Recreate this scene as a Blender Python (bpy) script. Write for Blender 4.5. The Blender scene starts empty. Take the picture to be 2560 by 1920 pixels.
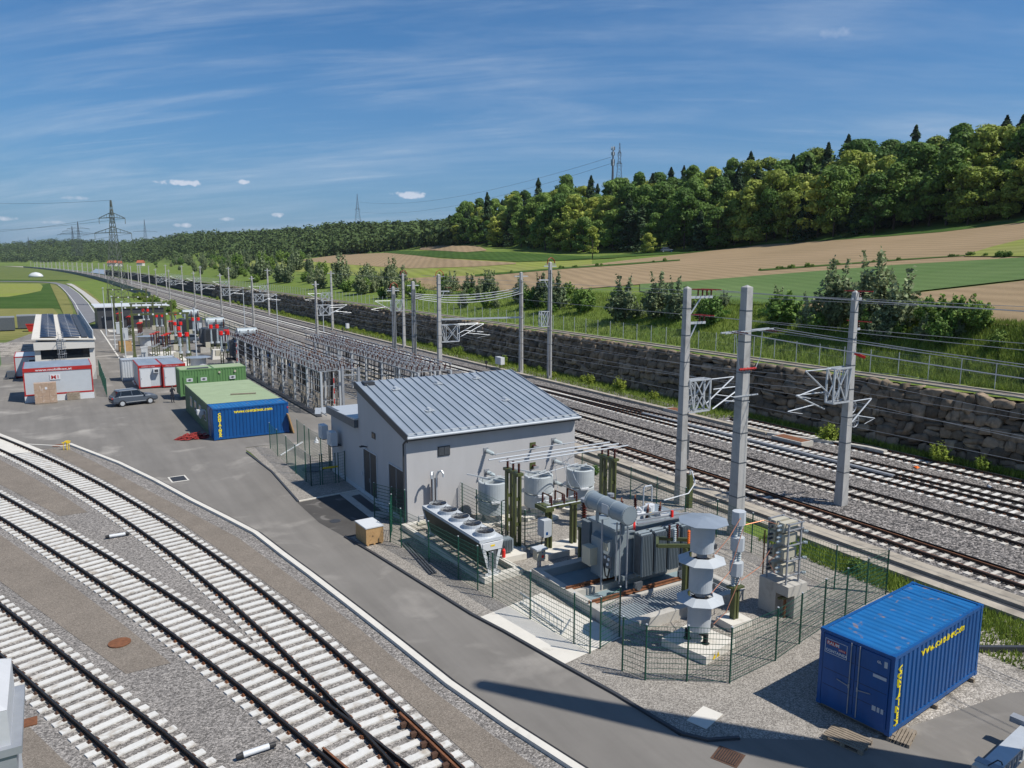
import bpy, bmesh, math, random
import numpy as np
from mathutils import Vector, Matrix
random.seed(7); rng = np.random.default_rng(7)
S = bpy.context.scene
# ------------------------------------------------------------------ camera, sky, sun
# frame: +X runs across the railway (away from the yard), +Y along it, Z up, metres
F, PITCH, ROLL, HC = 1940.0, math.radians(9.03), math.radians(.09), 14.5
RT0 = np.array([.8599, -.5105, 0]); FH = np.array([.5105, .8599, 0]); Z3 = np.array([0, 0, 1.0])
FW = FH*math.cos(PITCH) - Z3*math.sin(PITCH); UP0 = FH*math.sin(PITCH) + Z3*math.cos(PITCH)
RT = RT0*math.cos(ROLL) + UP0*math.sin(ROLL); UP = UP0*math.cos(ROLL) - RT0*math.sin(ROLL)
CAM = np.array([0, 0, HC])
cd = bpy.data.cameras.new('camera'); cam = bpy.data.objects.new('camera', cd); S.collection.objects.link(cam)
cd.sensor_width = 36; cd.lens = F/2560*36; cd.clip_end = 20000; cd.clip_start = .1
cam.matrix_world = Matrix(((RT[0], UP[0], -FW[0], 0), (RT[1], UP[1], -FW[1], 0), (RT[2], UP[2], -FW[2], HC), (0, 0, 0, 1)))
S.camera = cam
S.view_settings.view_transform = 'Standard'; S.view_settings.look = 'None'; S.view_settings.gamma = 1
S.view_settings.exposure = 0.35
SUN_EL, SUN_AZ = math.radians(54), math.radians(-51.2)
w = bpy.data.worlds.new('World'); S.world = w; w.use_nodes = True
NT = w.node_tree; NT.nodes.clear()
def wn(t, **k):
    n = NT.nodes.new(t)
    for a, b in k.items(): setattr(n, a, b)
    return n
def lk(a, b): NT.links.new(a, b)
sky = wn('ShaderNodeTexSky', sky_type='NISHITA', sun_disc=False); sky.sun_elevation = SUN_EL; sky.sun_rotation = math.pi/2 - SUN_AZ
sky.air_density = 1.15; sky.dust_density = .25; sky.ozone_density = 3.0; sky.altitude = 300
tc = wn('ShaderNodeTexCoord')
def wmath(op, a, b=None, c=None):
    n = wn('ShaderNodeMath', operation=op)
    for i, v in enumerate((a, b, c)):
        if v is None: continue
        if isinstance(v, (int, float)): n.inputs[i].default_value = v
        else: lk(v, n.inputs[i])
    return n.outputs[0]
def wdot(v):
    n = wn('ShaderNodeVectorMath', operation='DOT_PRODUCT'); lk(tc.outputs['Generated'], n.inputs[0]); n.inputs[1].default_value = v
    return n.outputs['Value']
dr, df, dz = wdot(tuple(RT0)), wdot(tuple(FH)), wdot((0, 0, 1))
den = wmath('ADD', wmath('MAXIMUM', dz, 0.0), .22)
cx, cy = wmath('DIVIDE', dr, den), wmath('DIVIDE', df, den)
def wispy(sx, sy, scale, lo, hi, off):
    cb = wn('ShaderNodeCombineXYZ'); lk(wmath('MULTIPLY', wmath('ADD', cx, off), sx), cb.inputs[0])
    lk(wmath('ADD', wmath('MULTIPLY', cy, sy), wmath('MULTIPLY', cx, .25)), cb.inputs[1])
    n = wn('ShaderNodeTexNoise'); n.inputs['Scale'].default_value = scale; n.inputs['Detail'].default_value = 7; n.inputs['Roughness'].default_value = .62; n.inputs['Distortion'].default_value = .5
    lk(cb.outputs[0], n.inputs['Vector'])
    m = wn('ShaderNodeMapRange', clamp=True); m.interpolation_type = 'SMOOTHSTEP'
    lk(n.outputs['Fac'], m.inputs[0]); m.inputs[1].default_value = lo; m.inputs[2].default_value = hi
    return m.outputs[0]
c1 = wispy(.5, 2.4, 1.3, .38, .80, 3.3); c2 = wispy(1.1, 6.0, 1.8, .45, .85, 8.1); c3 = wispy(.35, .6, 1.1, .38, .68, 1.2)
cir = wmath('MULTIPLY', wmath('ADD', wmath('MULTIPLY', c1, .75), wmath('MULTIPLY', c2, .35)), wmath('ADD', .25, c3))
cir = wmath('MINIMUM', wmath('MULTIPLY', cir, 1.0), .6)
tn = wn('ShaderNodeMix', data_type='RGBA', blend_type='MULTIPLY'); tn.inputs[0].default_value = 1; lk(sky.outputs[0], tn.inputs[6]); tn.inputs[7].default_value = (.24, .53, .765, 1)
hzf = wmath('POWER', wmath('SUBTRACT', 1.0, wmath('MINIMUM', wmath('MAXIMUM', dz, 0.0), 1.0)), 7.0)
hm = wn('ShaderNodeMix', data_type='RGBA'); lk(wmath('MULTIPLY', hzf, .8), hm.inputs[0]); lk(tn.outputs[2], hm.inputs[6]); hm.inputs[7].default_value = (1.75, 2.25, 3.6, 1)
skc = hm.outputs[2]
mx = wn('ShaderNodeMix', data_type='RGBA'); lk(cir, mx.inputs[0]); lk(skc, mx.inputs[6]); mx.inputs[7].default_value = (4.0, 4.8, 5.9, 1)
# a few small fair-weather clouds low over the hills
cn = wn('ShaderNodeTexNoise'); cn.inputs['Scale'].default_value = 95; cn.inputs['Detail'].default_value = 5; lk(tc.outputs['Generated'], cn.inputs['Vector'])
def raydir(px, py):
    d = FW*F + RT*(px-1280) + UP*(960-py); return d/np.linalg.norm(d)
cum = None
for px, py, hw, hh, st in [(452, 456, 62, 9, 1), (607, 455, 22, 7, .9), (1022, 487, 52, 11, 1), (695, 537, 26, 7, .6), (572, 548, 30, 6, .45), (462, 563, 30, 6, .5), (180, 494, 30, 7, .35), (20, 546, 26, 6, .5), (140, 556, 30, 5, .35), (2090, 82, 60, 14, .14)]:
    c = raydir(px, py); rr = np.cross(c, Z3); rr /= np.linalg.norm(rr); uu = np.cross(rr, c)
    a = wmath('MULTIPLY', wdot(tuple(rr)), F*1.02/hw); b = wmath('MULTIPLY', wdot(tuple(uu)), F*1.02/hh)
    e = wmath('SUBTRACT', 1.0, wmath('ADD', wmath('MULTIPLY', a, a), wmath('MULTIPLY', b, b)))
    e = wmath('MULTIPLY', wmath('MAXIMUM', wmath('SUBTRACT', wmath('ADD', e, wmath('MULTIPLY', cn.outputs['Fac'], 3.2)), 1.95), 0), st*1.1)
    cum = e if cum is None else wmath('ADD', cum, e)
cum = wmath('MULTIPLY', wmath('MINIMUM', cum, .55), wmath('GREATER_THAN', df, 0))
mx2 = wn('ShaderNodeMix', data_type='RGBA'); lk(cum, mx2.inputs[0]); lk(mx.outputs[2], mx2.inputs[6]); mx2.inputs[7].default_value = (7.0, 7.0, 7.6, 1)
bg = wn('ShaderNodeBackground'); bg.inputs[1].default_value = .10; lk(mx2.outputs[2], bg.inputs[0])
wo = wn('ShaderNodeOutputWorld'); lk(bg.outputs[0], wo.inputs[0])
sl = bpy.data.lights.new('sun', 'SUN'); sl.energy = 4.2; sl.angle = math.radians(.5); sl.color = (1, .95, .86)
so = bpy.data.objects.new('sun', sl); S.collection.objects.link(so)
so.rotation_euler = Vector((math.cos(SUN_EL)*math.cos(SUN_AZ), math.cos(SUN_EL)*math.sin(SUN_AZ), math.sin(SUN_EL))).to_track_quat('Z', 'Y').to_euler()

def ray(px, py): return FW*F + RT*(px-1280) + UP*(960-py)
def g(px, py, z=0.0):
    d = ray(px, py); t = (z-HC)/d[2]; return (d[0]*t, d[1]*t)

# ------------------------------------------------------------------ materials
MATS = {}
def mat(name, col, rough=.6, metal=0.0, var=.18, scale=2.0, bump=0.0, bscale=None, col2=None, island=0.0, objrand=0.0, detail=5, spec=.5, trans=0.0, dirt=None, rows=None, streak=None):
    if name in MATS: return MATS[name]
    m = bpy.data.materials.new(name); m.use_nodes = True; nt = m.node_tree; b = nt.nodes['Principled BSDF']; L = nt.links.new
    MATS[name] = m
    b.inputs['Roughness'].default_value = rough; b.inputs['Metallic'].default_value = metal; b.inputs['Specular IOR Level'].default_value = spec
    geo = nt.nodes.new('ShaderNodeNewGeometry')
    n = nt.nodes.new('ShaderNodeTexNoise'); n.inputs['Scale'].default_value = scale; n.inputs['Detail'].default_value = detail; n.inputs['Roughness'].default_value = .65
    L(geo.outputs['Position'], n.inputs['Vector'])
    r = nt.nodes.new('ShaderNodeMapRange'); L(n.outputs['Fac'], r.inputs[0]); r.inputs[1].default_value = .3; r.inputs[2].default_value = .7
    mixn = nt.nodes.new('ShaderNodeMix'); mixn.data_type = 'RGBA'; L(r.outputs[0], mixn.inputs[0])
    c2 = col2 if col2 else tuple(c*(1-var) for c in col)
    mixn.inputs[6].default_value = (*c2, 1); mixn.inputs[7].default_value = (*col, 1)
    out = mixn.outputs[2]
    if island or objrand:
        src = geo.outputs['Random Per Island'] if island else nt.nodes.new('ShaderNodeObjectInfo').outputs['Random']
        amt = island or objrand
        mr = nt.nodes.new('ShaderNodeMapRange'); L(src, mr.inputs[0]); mr.inputs[3].default_value = 1-amt; mr.inputs[4].default_value = 1+amt
        h = nt.nodes.new('ShaderNodeHueSaturation'); L(out, h.inputs['Color']); L(mr.outputs[0], h.inputs['Value'])
        out = h.outputs[0]
        if island and objrand:
            oi = nt.nodes.new('ShaderNodeObjectInfo'); m3 = nt.nodes.new('ShaderNodeMapRange'); L(oi.outputs['Random'], m3.inputs[0]); m3.inputs[3].default_value = 1-objrand; m3.inputs[4].default_value = 1+objrand
            h2 = nt.nodes.new('ShaderNodeHueSaturation'); L(out, h2.inputs['Color']); L(m3.outputs[0], h2.inputs['Value'])
            m4 = nt.nodes.new('ShaderNodeMapRange'); L(oi.outputs['Random'], m4.inputs[0]); m4.inputs[3].default_value = .525; m4.inputs[4].default_value = .49; L(m4.outputs[0], h2.inputs['Hue'])
            out = h2.outputs[0]
    if dirt:
        dc, dsc, dlo, dhi = dirt
        n2 = nt.nodes.new('ShaderNodeTexNoise'); n2.inputs['Scale'].default_value = dsc; n2.inputs['Detail'].default_value = 6; n2.inputs['Distortion'].default_value = .6; L(geo.outputs['Position'], n2.inputs['Vector'])
        r2 = nt.nodes.new('ShaderNodeMapRange'); L(n2.outputs['Fac'], r2.inputs[0]); r2.inputs[1].default_value = dlo; r2.inputs[2].default_value = dhi
        mm = nt.nodes.new('ShaderNodeMix'); mm.data_type = 'RGBA'; L(r2.outputs[0], mm.inputs[0]); L(out, mm.inputs[6]); mm.inputs[7].default_value = (*dc, 1); out = mm.outputs[2]
    def mapped(rot, sc):
        mp = nt.nodes.new('ShaderNodeMapping'); mp.inputs['Rotation'].default_value = (0, 0, rot); mp.inputs['Scale'].default_value = sc; L(geo.outputs['Position'], mp.inputs['Vector']); return mp.outputs[0]
    if rows:
        rot, per, amt = rows; wv = nt.nodes.new('ShaderNodeTexWave'); wv.inputs['Scale'].default_value = .314/per; wv.inputs['Distortion'].default_value = 2.2; wv.inputs['Detail'].default_value = 3; wv.inputs['Detail Scale'].default_value = .6; L(mapped(rot, (1, 1, 1)), wv.inputs['Vector'])
        n5 = nt.nodes.new('ShaderNodeTexNoise'); n5.inputs['Scale'].default_value = .5; n5.inputs['Detail'].default_value = 5; L(mapped(rot, (1, .12, 1)), n5.inputs['Vector']); ad = nt.nodes.new('ShaderNodeMath'); ad.operation = 'ADD'; L(wv.outputs['Fac'], ad.inputs[0]); L(n5.outputs['Fac'], ad.inputs[1])
        mr5 = nt.nodes.new('ShaderNodeMapRange'); L(ad.outputs[0], mr5.inputs[0]); mr5.inputs[1].default_value = .4; mr5.inputs[2].default_value = 1.6; mr5.inputs[3].default_value = 1-amt; mr5.inputs[4].default_value = 1+amt
        h5 = nt.nodes.new('ShaderNodeHueSaturation'); L(out, h5.inputs['Color']); L(mr5.outputs[0], h5.inputs['Value']); out = h5.outputs[0]
    if streak:
        rot, sc, amt = streak; n6 = nt.nodes.new('ShaderNodeTexNoise'); n6.inputs['Scale'].default_value = 1; n6.inputs['Detail'].default_value = 7; n6.inputs['Roughness'].default_value = .6; L(mapped(rot, sc), n6.inputs['Vector'])
        mr6 = nt.nodes.new('ShaderNodeMapRange'); L(n6.outputs['Fac'], mr6.inputs[0]); mr6.inputs[1].default_value = .3; mr6.inputs[2].default_value = .7; mr6.inputs[3].default_value = 1-amt; mr6.inputs[4].default_value = 1+amt
        h6 = nt.nodes.new('ShaderNodeHueSaturation'); L(out, h6.inputs['Color']); L(mr6.outputs[0], h6.inputs['Value']); out = h6.outputs[0]
    L(out, b.inputs['Base Color'])
    if bump:
        n3 = nt.nodes.new('ShaderNodeTexNoise'); n3.inputs['Scale'].default_value = bscale or scale*6; n3.inputs['Detail'].default_value = 4; L(geo.outputs['Position'], n3.inputs['Vector'])
        bp = nt.nodes.new('ShaderNodeBump'); bp.inputs['Strength'].default_value = 1; bp.inputs['Distance'].default_value = bump; L(n3.outputs['Fac'], bp.inputs['Height']); L(bp.outputs[0], b.inputs['Normal'])
    if trans:
        tr = nt.nodes.new('ShaderNodeBsdfTranslucent'); L(out, tr.inputs['Color']); ms = nt.nodes.new('ShaderNodeMixShader'); ms.inputs[0].default_value = trans
        L(b.outputs[0], ms.inputs[1]); L(tr.outputs[0], ms.inputs[2]); L(ms.outputs[0], nt.nodes['Material Output'].inputs['Surface'])
    return m
def gravel(name, stops, scale, bump=.03, tint=.15, tscale=.15, patch=None):
    m = bpy.data.materials.new(name); m.use_nodes = True; nt = m.node_tree; b = nt.nodes['Principled BSDF']; L = nt.links.new; MATS[name] = m
    b.inputs['Roughness'].default_value = .9; b.inputs['Specular IOR Level'].default_value = .2
    geo = nt.nodes.new('ShaderNodeNewGeometry')
    v = nt.nodes.new('ShaderNodeTexVoronoi'); v.inputs['Scale'].default_value = scale; v.inputs['Randomness'].default_value = 1; L(geo.outputs['Position'], v.inputs['Vector'])
    sp = nt.nodes.new('ShaderNodeSeparateColor'); L(v.outputs['Color'], sp.inputs[0])
    cr = nt.nodes.new('ShaderNodeValToRGB'); L(sp.outputs[0], cr.inputs[0])
    el = cr.color_ramp.elements
    while len(el) < len(stops): el.new(.5)
    for e, (p, c) in zip(el, stops): e.position = p; e.color = (*c, 1)
    n = nt.nodes.new('ShaderNodeTexNoise'); n.inputs['Scale'].default_value = tscale; n.inputs['Detail'].default_value = 8; n.inputs['Roughness'].default_value = .7; L(geo.outputs['Position'], n.inputs['Vector'])
    mr = nt.nodes.new('ShaderNodeMapRange'); L(n.outputs['Fac'], mr.inputs[0]); mr.inputs[1].default_value = .3; mr.inputs[2].default_value = .7; mr.inputs[3].default_value = 1-tint; mr.inputs[4].default_value = 1+tint
    h = nt.nodes.new('ShaderNodeHueSaturation'); L(cr.outputs[0], h.inputs['Color']); L(mr.outputs[0], h.inputs['Value'])
    out = h.outputs[0]
    if patch:
        pc, psc, plo, phi = patch
        n2 = nt.nodes.new('ShaderNodeTexNoise'); n2.inputs['Scale'].default_value = psc; n2.inputs['Detail'].default_value = 7; n2.inputs['Roughness'].default_value = .7; L(geo.outputs['Position'], n2.inputs['Vector'])
        r2 = nt.nodes.new('ShaderNodeMapRange'); L(n2.outputs['Fac'], r2.inputs[0]); r2.inputs[1].default_value = plo; r2.inputs[2].default_value = phi
        mm = nt.nodes.new('ShaderNodeMix'); mm.data_type = 'RGBA'; L(r2.outputs[0], mm.inputs[0]); L(out, mm.inputs[6]); mm.inputs[7].default_value = (*pc, 1); out = mm.outputs[2]
    L(out, b.inputs['Base Color'])
    if bump:
        bp = nt.nodes.new('ShaderNodeBump'); bp.inputs['Distance'].default_value = bump; L(v.outputs['Distance'], bp.inputs['Height']); bp.invert = True; L(bp.outputs[0], b.inputs['Normal'])
    return m
ballast = gravel('ballast', [(0, (.03, .029, .03)), (.35, (.10, .094, .09)), (.7, (.20, .185, .175)), (1, (.42, .385, .36))], 11, .05, .14, .4)
ballast_yard = gravel('ballast_yard', [(0, (.09, .083, .077)), (.4, (.185, .172, .16)), (.75, (.27, .25, .232)), (1, (.40, .37, .34))], 19, .022, .14)
fine_gravel = gravel('fine_gravel', [(0, (.14, .127, .112)), (.5, (.255, .235, .21)), (1, (.40, .37, .33))], 28, .012, .17, .5)
brown_grit = gravel('brown_grit', [(0, (.135, .116, .096)), (.5, (.185, .158, .131)), (1, (.26, .225, .188))], 34, .006, .14, .6)
dusty_gravel = gravel('dusty_gravel', [(0, (.19, .17, .15)), (.5, (.31, .285, .25)), (1, (.5, .46, .41))], 18, .02, .22, .5, patch=((.12, .11, .10), .45, .5, .62))
asphalt = mat('asphalt', (.195, .182, .166), .9, streak=(.12, (.9, .07, 1), .13), var=.17, scale=.28, bump=.004, bscale=60, spec=.25, detail=9, dirt=((.37, .345, .31), .21, .56, .78))
asphalt_new = mat('asphalt_new', (.085, .08, .076), .9, var=.25, scale=.8, bump=.004, bscale=60, spec=.2, dirt=((.16, .15, .14), .9, .62, .7))
asphalt_far = mat('asphalt_far', (.19, .19, .2), .9, var=.12, scale=.2, spec=.2)
conc = mat('concrete', (.46, .44, .40), .85, var=.14, scale=1.6, bump=.003, dirt=((.30, .28, .25), 2.2, .58, .74))
conc_lt = mat('concrete_light', (.62, .59, .53), .85, var=.1, scale=1.3, bump=.002, dirt=((.45, .42, .37), 1.5, .6, .75))
conc_mast = mat('concrete_mast', (.40, .395, .385), .8, streak=(0, (5, 5, .35), .10), var=.14, scale=1.2, bump=.003, dirt=((.26, .255, .245), .9, .56, .7))
conc_walk = mat('concrete_walk', (.40, .355, .29), .9, streak=(0, (.3, 1.2, 1), .12), var=.2, scale=.9, dirt=((.25, .22, .18), 1.1, .5, .66))
sleeper_m = mat('sleeper_concrete', (.61, .60, .57), .85, var=.12, scale=9, island=0, objrand=.05, dirt=((.36, .32, .27), 2.3, .54, .72))
sleeper_main = mat('sleeper_main', (.52, .49, .44), .85, var=.14, scale=9, objrand=.08)
rail_side = mat('rail_side', (.055, .034, .024), .75, .2, var=.4, scale=4)
rail_top = mat('rail_top', (.075, .072, .068), .38, .7, var=.3, scale=2)
rust = mat('rust', (.22, .085, .035), .85, var=.5, scale=6, bump=.002)
rust_dk = mat('rust_dark', (.10, .05, .03), .8, var=.4, scale=6)
steel = mat('galvanised_steel', (.33, .35, .38), .5, .25, var=.22, scale=5)
steel_dk = mat('dark_steel', (.15, .165, .185), .5, .5, var=.25, scale=4)
alu = mat('aluminium', (.52, .55, .58), .45, .3, var=.1, scale=4)
olive = mat('olive_paint', (.085, .10, .035), .42, 0, var=.2, scale=3)
green_p = mat('green_fence_paint', (.008, .075, .048), .4, 0, var=.15, scale=3)
reactor_g = mat('reactor_grey', (.42, .46, .48), .6, 0, var=.1, scale=2.5, dirt=((.30, .34, .36), 1.4, .62, .74))
tr_grey = mat('transformer_grey', (.235, .28, .31), .42, .1, var=.1, scale=2.5)
white_p = mat('white_paint', (.60, .62, .64), .45, 0, var=.06, scale=3)
pale = mat('pale_grey_paint', (.47, .50, .53), .5, 0, var=.08, scale=2)
beige = mat('beige_paint', (.46, .43, .34), .5, 0, var=.08, scale=2)
brown_i = mat('brown_porcelain', (.075, .018, .012), .22, 0, var=.3, scale=6)
grey_i = mat('grey_polymer', (.44, .50, .52), .45, 0, var=.1, scale=6)
black_m = mat('black_rubber', (.018, .018, .02), .6, 0, var=.3, scale=6)
cover_b = mat('cable_cover', (.26, .235, .20), .8, 0, var=.25, scale=3)
red_p = mat('red_paint', (.42, .022, .018), .45, 0, var=.2, scale=3)
red_b = mat('bright_red', (.75, .02, .015), .4, 0, var=.1, scale=3)
orange = mat('orange_paint', (.8, .16, .02), .5, var=.1)
yellow = mat('yellow_paint', (.80, .56, .02), .5, 0, var=.12, scale=4)
yellow_t = mat('yellow_lettering', (.86, .70, .01), .5, 0, var=.04, scale=4)
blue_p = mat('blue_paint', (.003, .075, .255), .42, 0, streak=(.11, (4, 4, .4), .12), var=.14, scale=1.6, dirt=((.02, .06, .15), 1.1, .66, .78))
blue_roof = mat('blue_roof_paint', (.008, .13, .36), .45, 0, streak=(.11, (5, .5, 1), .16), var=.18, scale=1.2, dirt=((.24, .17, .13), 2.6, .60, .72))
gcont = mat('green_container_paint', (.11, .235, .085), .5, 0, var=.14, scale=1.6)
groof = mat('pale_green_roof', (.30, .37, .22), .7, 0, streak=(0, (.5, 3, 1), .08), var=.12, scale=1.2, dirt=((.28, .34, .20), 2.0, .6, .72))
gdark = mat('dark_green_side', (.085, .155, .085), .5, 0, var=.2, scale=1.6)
plaster = mat('white_plaster', (.435, .43, .435), .9, 0, streak=(0, (2.2, 2.2, .25), .035), var=.05, scale=.6, bump=.002, bscale=40)
plaster_w = mat('pale_plaster', (.60, .575, .53), .9, 0, var=.08, scale=.5)
roof_m = mat('standing_seam_roof', (.27, .315, .37), .42, .15, streak=(0, (1.9, .25, .25), .10), var=.1, scale=.8, dirt=((.32, .36, .41), .5, .5, .8))
dkgrey = mat('anthracite_trim', (.045, .048, .055), .5, 0, var=.1, scale=2)
door_m = mat('door_dark', (.035, .038, .043), .5, 0, var=.12, scale=2)
glass = mat('dark_glass', (.012, .016, .02), .08, 0, var=.1, scale=2)
solar = mat('solar_cell', (.010, .018, .05), .4, 0, var=.4, scale=.5)
wood = mat('plywood', (.47, .29, .13), .75, 0, var=.28, scale=3.5, dirt=((.32, .18, .07), 7, .55, .7))
wood_gr = mat('weathered_pallet', (.27, .22, .165), .85, 0, var=.35, scale=5)
cardboard = mat('wrapped_cardboard', (.42, .30, .215), .35, 0, var=.2, scale=2.5, dirt=((.52, .43, .36), 3, .55, .7))
copper = mat('copper', (.65, .27, .15), .35, .7, var=.1)
grass = mat('grass', (.175, .215, .05), .95, 0, var=.5, scale=.16, bump=.12, bscale=3.5, detail=9, spec=.1, col2=(.085, .145, .03))
meadow = mat('meadow', (.14, .165, .05), .95, 0, scale=.03, detail=10, spec=.1, col2=(.085, .12, .032), bump=.1, bscale=1.5)
tan_f = mat('bare_field', (.30, .22, .135), .95, 0, scale=.04, rows=(.45, 3.0, .10), detail=10, spec=.05, col2=(.25, .185, .11), bump=.06, bscale=2)
tan_f2 = mat('straw_field', (.36, .31, .15), .95, 0, scale=.05, detail=9, spec=.05, col2=(.27, .23, .10))
crop_f = mat('green_crop', (.125, .18, .07), .95, 0, scale=.04, rows=(.45, 2.5, .07), detail=9, spec=.05, col2=(.08, .135, .045), bump=.08, bscale=2)
lime_f = mat('lime_crop', (.21, .215, .075), .95, 0, scale=.05, rows=(.3, 4.0, .12), detail=9, spec=.05, col2=(.20, .24, .045))
dkgr_f = mat('dark_green_crop', (.07, .115, .03), .95, 0, scale=.05, rows=(.45, 3.0, .12), detail=9, spec=.05, col2=(.035, .075, .015))
olive_f = mat('mown_field', (.21, .20, .075), .95, 0, scale=.05, rows=(1.2, 4.0, .12), detail=9, spec=.05, col2=(.15, .155, .05))
stone_m = mat('wall_stone', (.235, .178, .122), .9, 0, var=.5, scale=2.2, bump=.05, bscale=4, island=.55, detail=9, dirt=((.06, .05, .035), 1.1, .55, .72))
bark = mat('bark', (.08, .06, .045), .9, 0, var=.4, scale=3)
leaf_a = mat('leaf_broad', (.185, .29, .062), .6, var=.45, scale=.22, island=.3, objrand=.34, trans=.35, spec=.2)
leaf_y = mat('leaf_yellow', (.37, .42, .08), .6, var=.35, scale=.35, island=.3, objrand=.25, trans=.28, spec=.2)
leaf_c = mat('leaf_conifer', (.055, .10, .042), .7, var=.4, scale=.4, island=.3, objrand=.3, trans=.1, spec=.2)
leaf_o = mat('leaf_olive', (.26, .31, .16), .6, var=.35, scale=1.2, island=.35, objrand=.2, trans=.25, spec=.2)
leaf_f = mat('leaf_fresh', (.30, .38, .06), .6, var=.35, scale=2, island=.3, objrand=.15, trans=.3, spec=.2)
leaf_far = mat('leaf_far', (.115, .17, .06), .8, var=.62, scale=.035, island=.25, trans=.15, spec=.1)
car_p = mat('grey_car_paint', (.085, .105, .135), .3, .2, var=.05, scale=2)
cloth_d = mat('dark_clothing', (.018, .022, .035), .85, var=.3, scale=9)
skin = mat('skin', (.42, .24, .17), .6, var=.1, scale=9)
net_red = mat('red_netting', (.34, .035, .03), .9, var=.5, scale=5)
whitem = mat('road_marking', (.62, .62, .60), .8, var=.15, scale=2)
def alpha_mat(name, col, a, scale=None):
    m = bpy.data.materials.new(name); m.use_nodes = True; nt = m.node_tree; b = nt.nodes['Principled BSDF']; b.inputs['Base Color'].default_value = (*col, 1); b.inputs['Alpha'].default_value = a; b.inputs['Roughness'].default_value = .6
    return m
veil = alpha_mat('chain_link', (.22, .27, .22), .10)
fineveil = alpha_mat('green_mesh', (.01, .09, .06), .10)

# ------------------------------------------------------------------ mesh helpers
COL = S.collection
class M:
    def __init__(s): s.v = []; s.f = []; s.m = []
    def add(s, vs, fs, mi=0):
        o = len(s.v); s.v += [tuple(map(float, p)) for p in vs]; s.f += [tuple(o+i for i in f) for f in fs]; s.m += [mi]*len(fs); return s
    def box(s, x0, x1, y0, y1, z0, z1, mi=0):
        return s.add([(x0, y0, z0), (x1, y0, z0), (x1, y1, z0), (x0, y1, z0), (x0, y0, z1), (x1, y0, z1), (x1, y1, z1), (x0, y1, z1)],
                     [(0, 3, 2, 1), (4, 5, 6, 7), (0, 1, 5, 4), (1, 2, 6, 5), (2, 3, 7, 6), (3, 0, 4, 7)], mi)
    def cb(s, c, d, mi=0): return s.box(c[0]-d[0]/2, c[0]+d[0]/2, c[1]-d[1]/2, c[1]+d[1]/2, c[2], c[2]+d[2], mi)
    def bar(s, p, q, a, b=None, mi=0):
        b = b or a; p = Vector(p); q = Vector(q); d = (q-p).normalized(); r = Vector((0, 0, 1)) if abs(d.z) < .95 else Vector((1, 0, 0))
        x = d.cross(r).normalized(); y = x.cross(d)
        vs = [c+x*i*a/2+y*j*b/2 for c in (p, q) for i, j in ((-1, -1), (1, -1), (1, 1), (-1, 1))]
        return s.add(vs, [(0, 3, 2, 1), (4, 5, 6, 7), (0, 1, 5, 4), (1, 2, 6, 5), (2, 3, 7, 6), (3, 0, 4, 7)], mi)
    def rev(s, p, q, prof, n=10, mi=0, cap=True):
        p = Vector(p); q = Vector(q); d = q-p; L = d.length; d = d/L; r = Vector((0, 0, 1)) if abs(d.z) < .95 else Vector((1, 0, 0))
        x = d.cross(r).normalized(); y = d.cross(x); vs = []; fs = []
        for t, rad in prof:
            for k in range(n):
                a = 2*math.pi*k/n; vs.append(p+d*(t*L)+(x*math.cos(a)+y*math.sin(a))*rad)
        for i in range(len(prof)-1):
            for k in range(n): fs.append((i*n+k, i*n+(k+1) % n, (i+1)*n+(k+1) % n, (i+1)*n+k))
        if cap: fs.append(tuple(range(n-1, -1, -1))); fs.append(tuple((len(prof)-1)*n+k for k in range(n)))
        return s.add(vs, fs, mi)
    def cyl(s, p, q, r, r2=None, n=12, mi=0, cap=True): return s.rev(p, q, [(0, r), (1, r if r2 is None else r2)], n, mi, cap)
    def ins(s, p, q, r=.09, k=6, n=8, mi=0):
        prof = [(0, r*.6)]
        for i in range(k): prof += [((i+.25)/k, r*.6), ((i+.55)/k, r), ((i+.75)/k, r*.6)]
        return s.rev(p, q, prof+[(1, r*.6)], n, mi)
    def tube(s, pts, r, n=5, mi=0):
        for a, b in zip(pts[:-1], pts[1:]): s.cyl(a, b, r, n=n, mi=mi)
        return s
    def prism(s, poly, z0, z1, mi=0):
        n = len(poly)
        return s.add([(x, y, z0) for x, y in poly]+[(x, y, z1) for x, y in poly], [tuple(range(n-1, -1, -1)), tuple(range(n, 2*n))]+[(i, (i+1) % n, n+(i+1) % n, n+i) for i in range(n)], mi)
    def quad(s, a, b, c, d, mi=0): return s.add([a, b, c, d], [(0, 1, 2, 3)], mi)
    def tf(s, rz=0, t=(0, 0, 0)):
        c, q = math.cos(rz), math.sin(rz); s.v = [(x*c-y*q+t[0], x*q+y*c+t[1], z+t[2]) for x, y, z in s.v]; return s
    def mesh(s, name, mats, smooth=False):
        me = bpy.data.meshes.new(name); me.from_pydata(s.v, [], s.f)
        for m in (mats if isinstance(mats, (list, tuple)) else [mats]): me.materials.append(m)
        if any(s.m): me.polygons.foreach_set('material_index', s.m)
        if smooth: me.polygons.foreach_set('use_smooth', [True]*len(s.f))
        me.update(); return me
    def build(s, name, mats, parent=None, loc=None, smooth=False, label=None, kind=None):
        return put(name, s.mesh(name, mats, smooth), parent, loc, label=label, kind=kind)
def put(name, me, parent=None, loc=None, rz=0, label=None, cat=None, group=None, kind=None):
    o = bpy.data.objects.new(name, me); COL.objects.link(o)
    if parent is not None: o.parent = parent
    if loc is not None: o.location = loc
    if rz: o.rotation_euler = (0, 0, rz)
    return tag(o, label, cat, group, kind)
def tag(o, label=None, cat=None, group=None, kind=None):
    if label: o['label'] = label
    if cat: o['category'] = cat
    if group: o['group'] = group
    if kind: o['kind'] = kind
    return o
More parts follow.
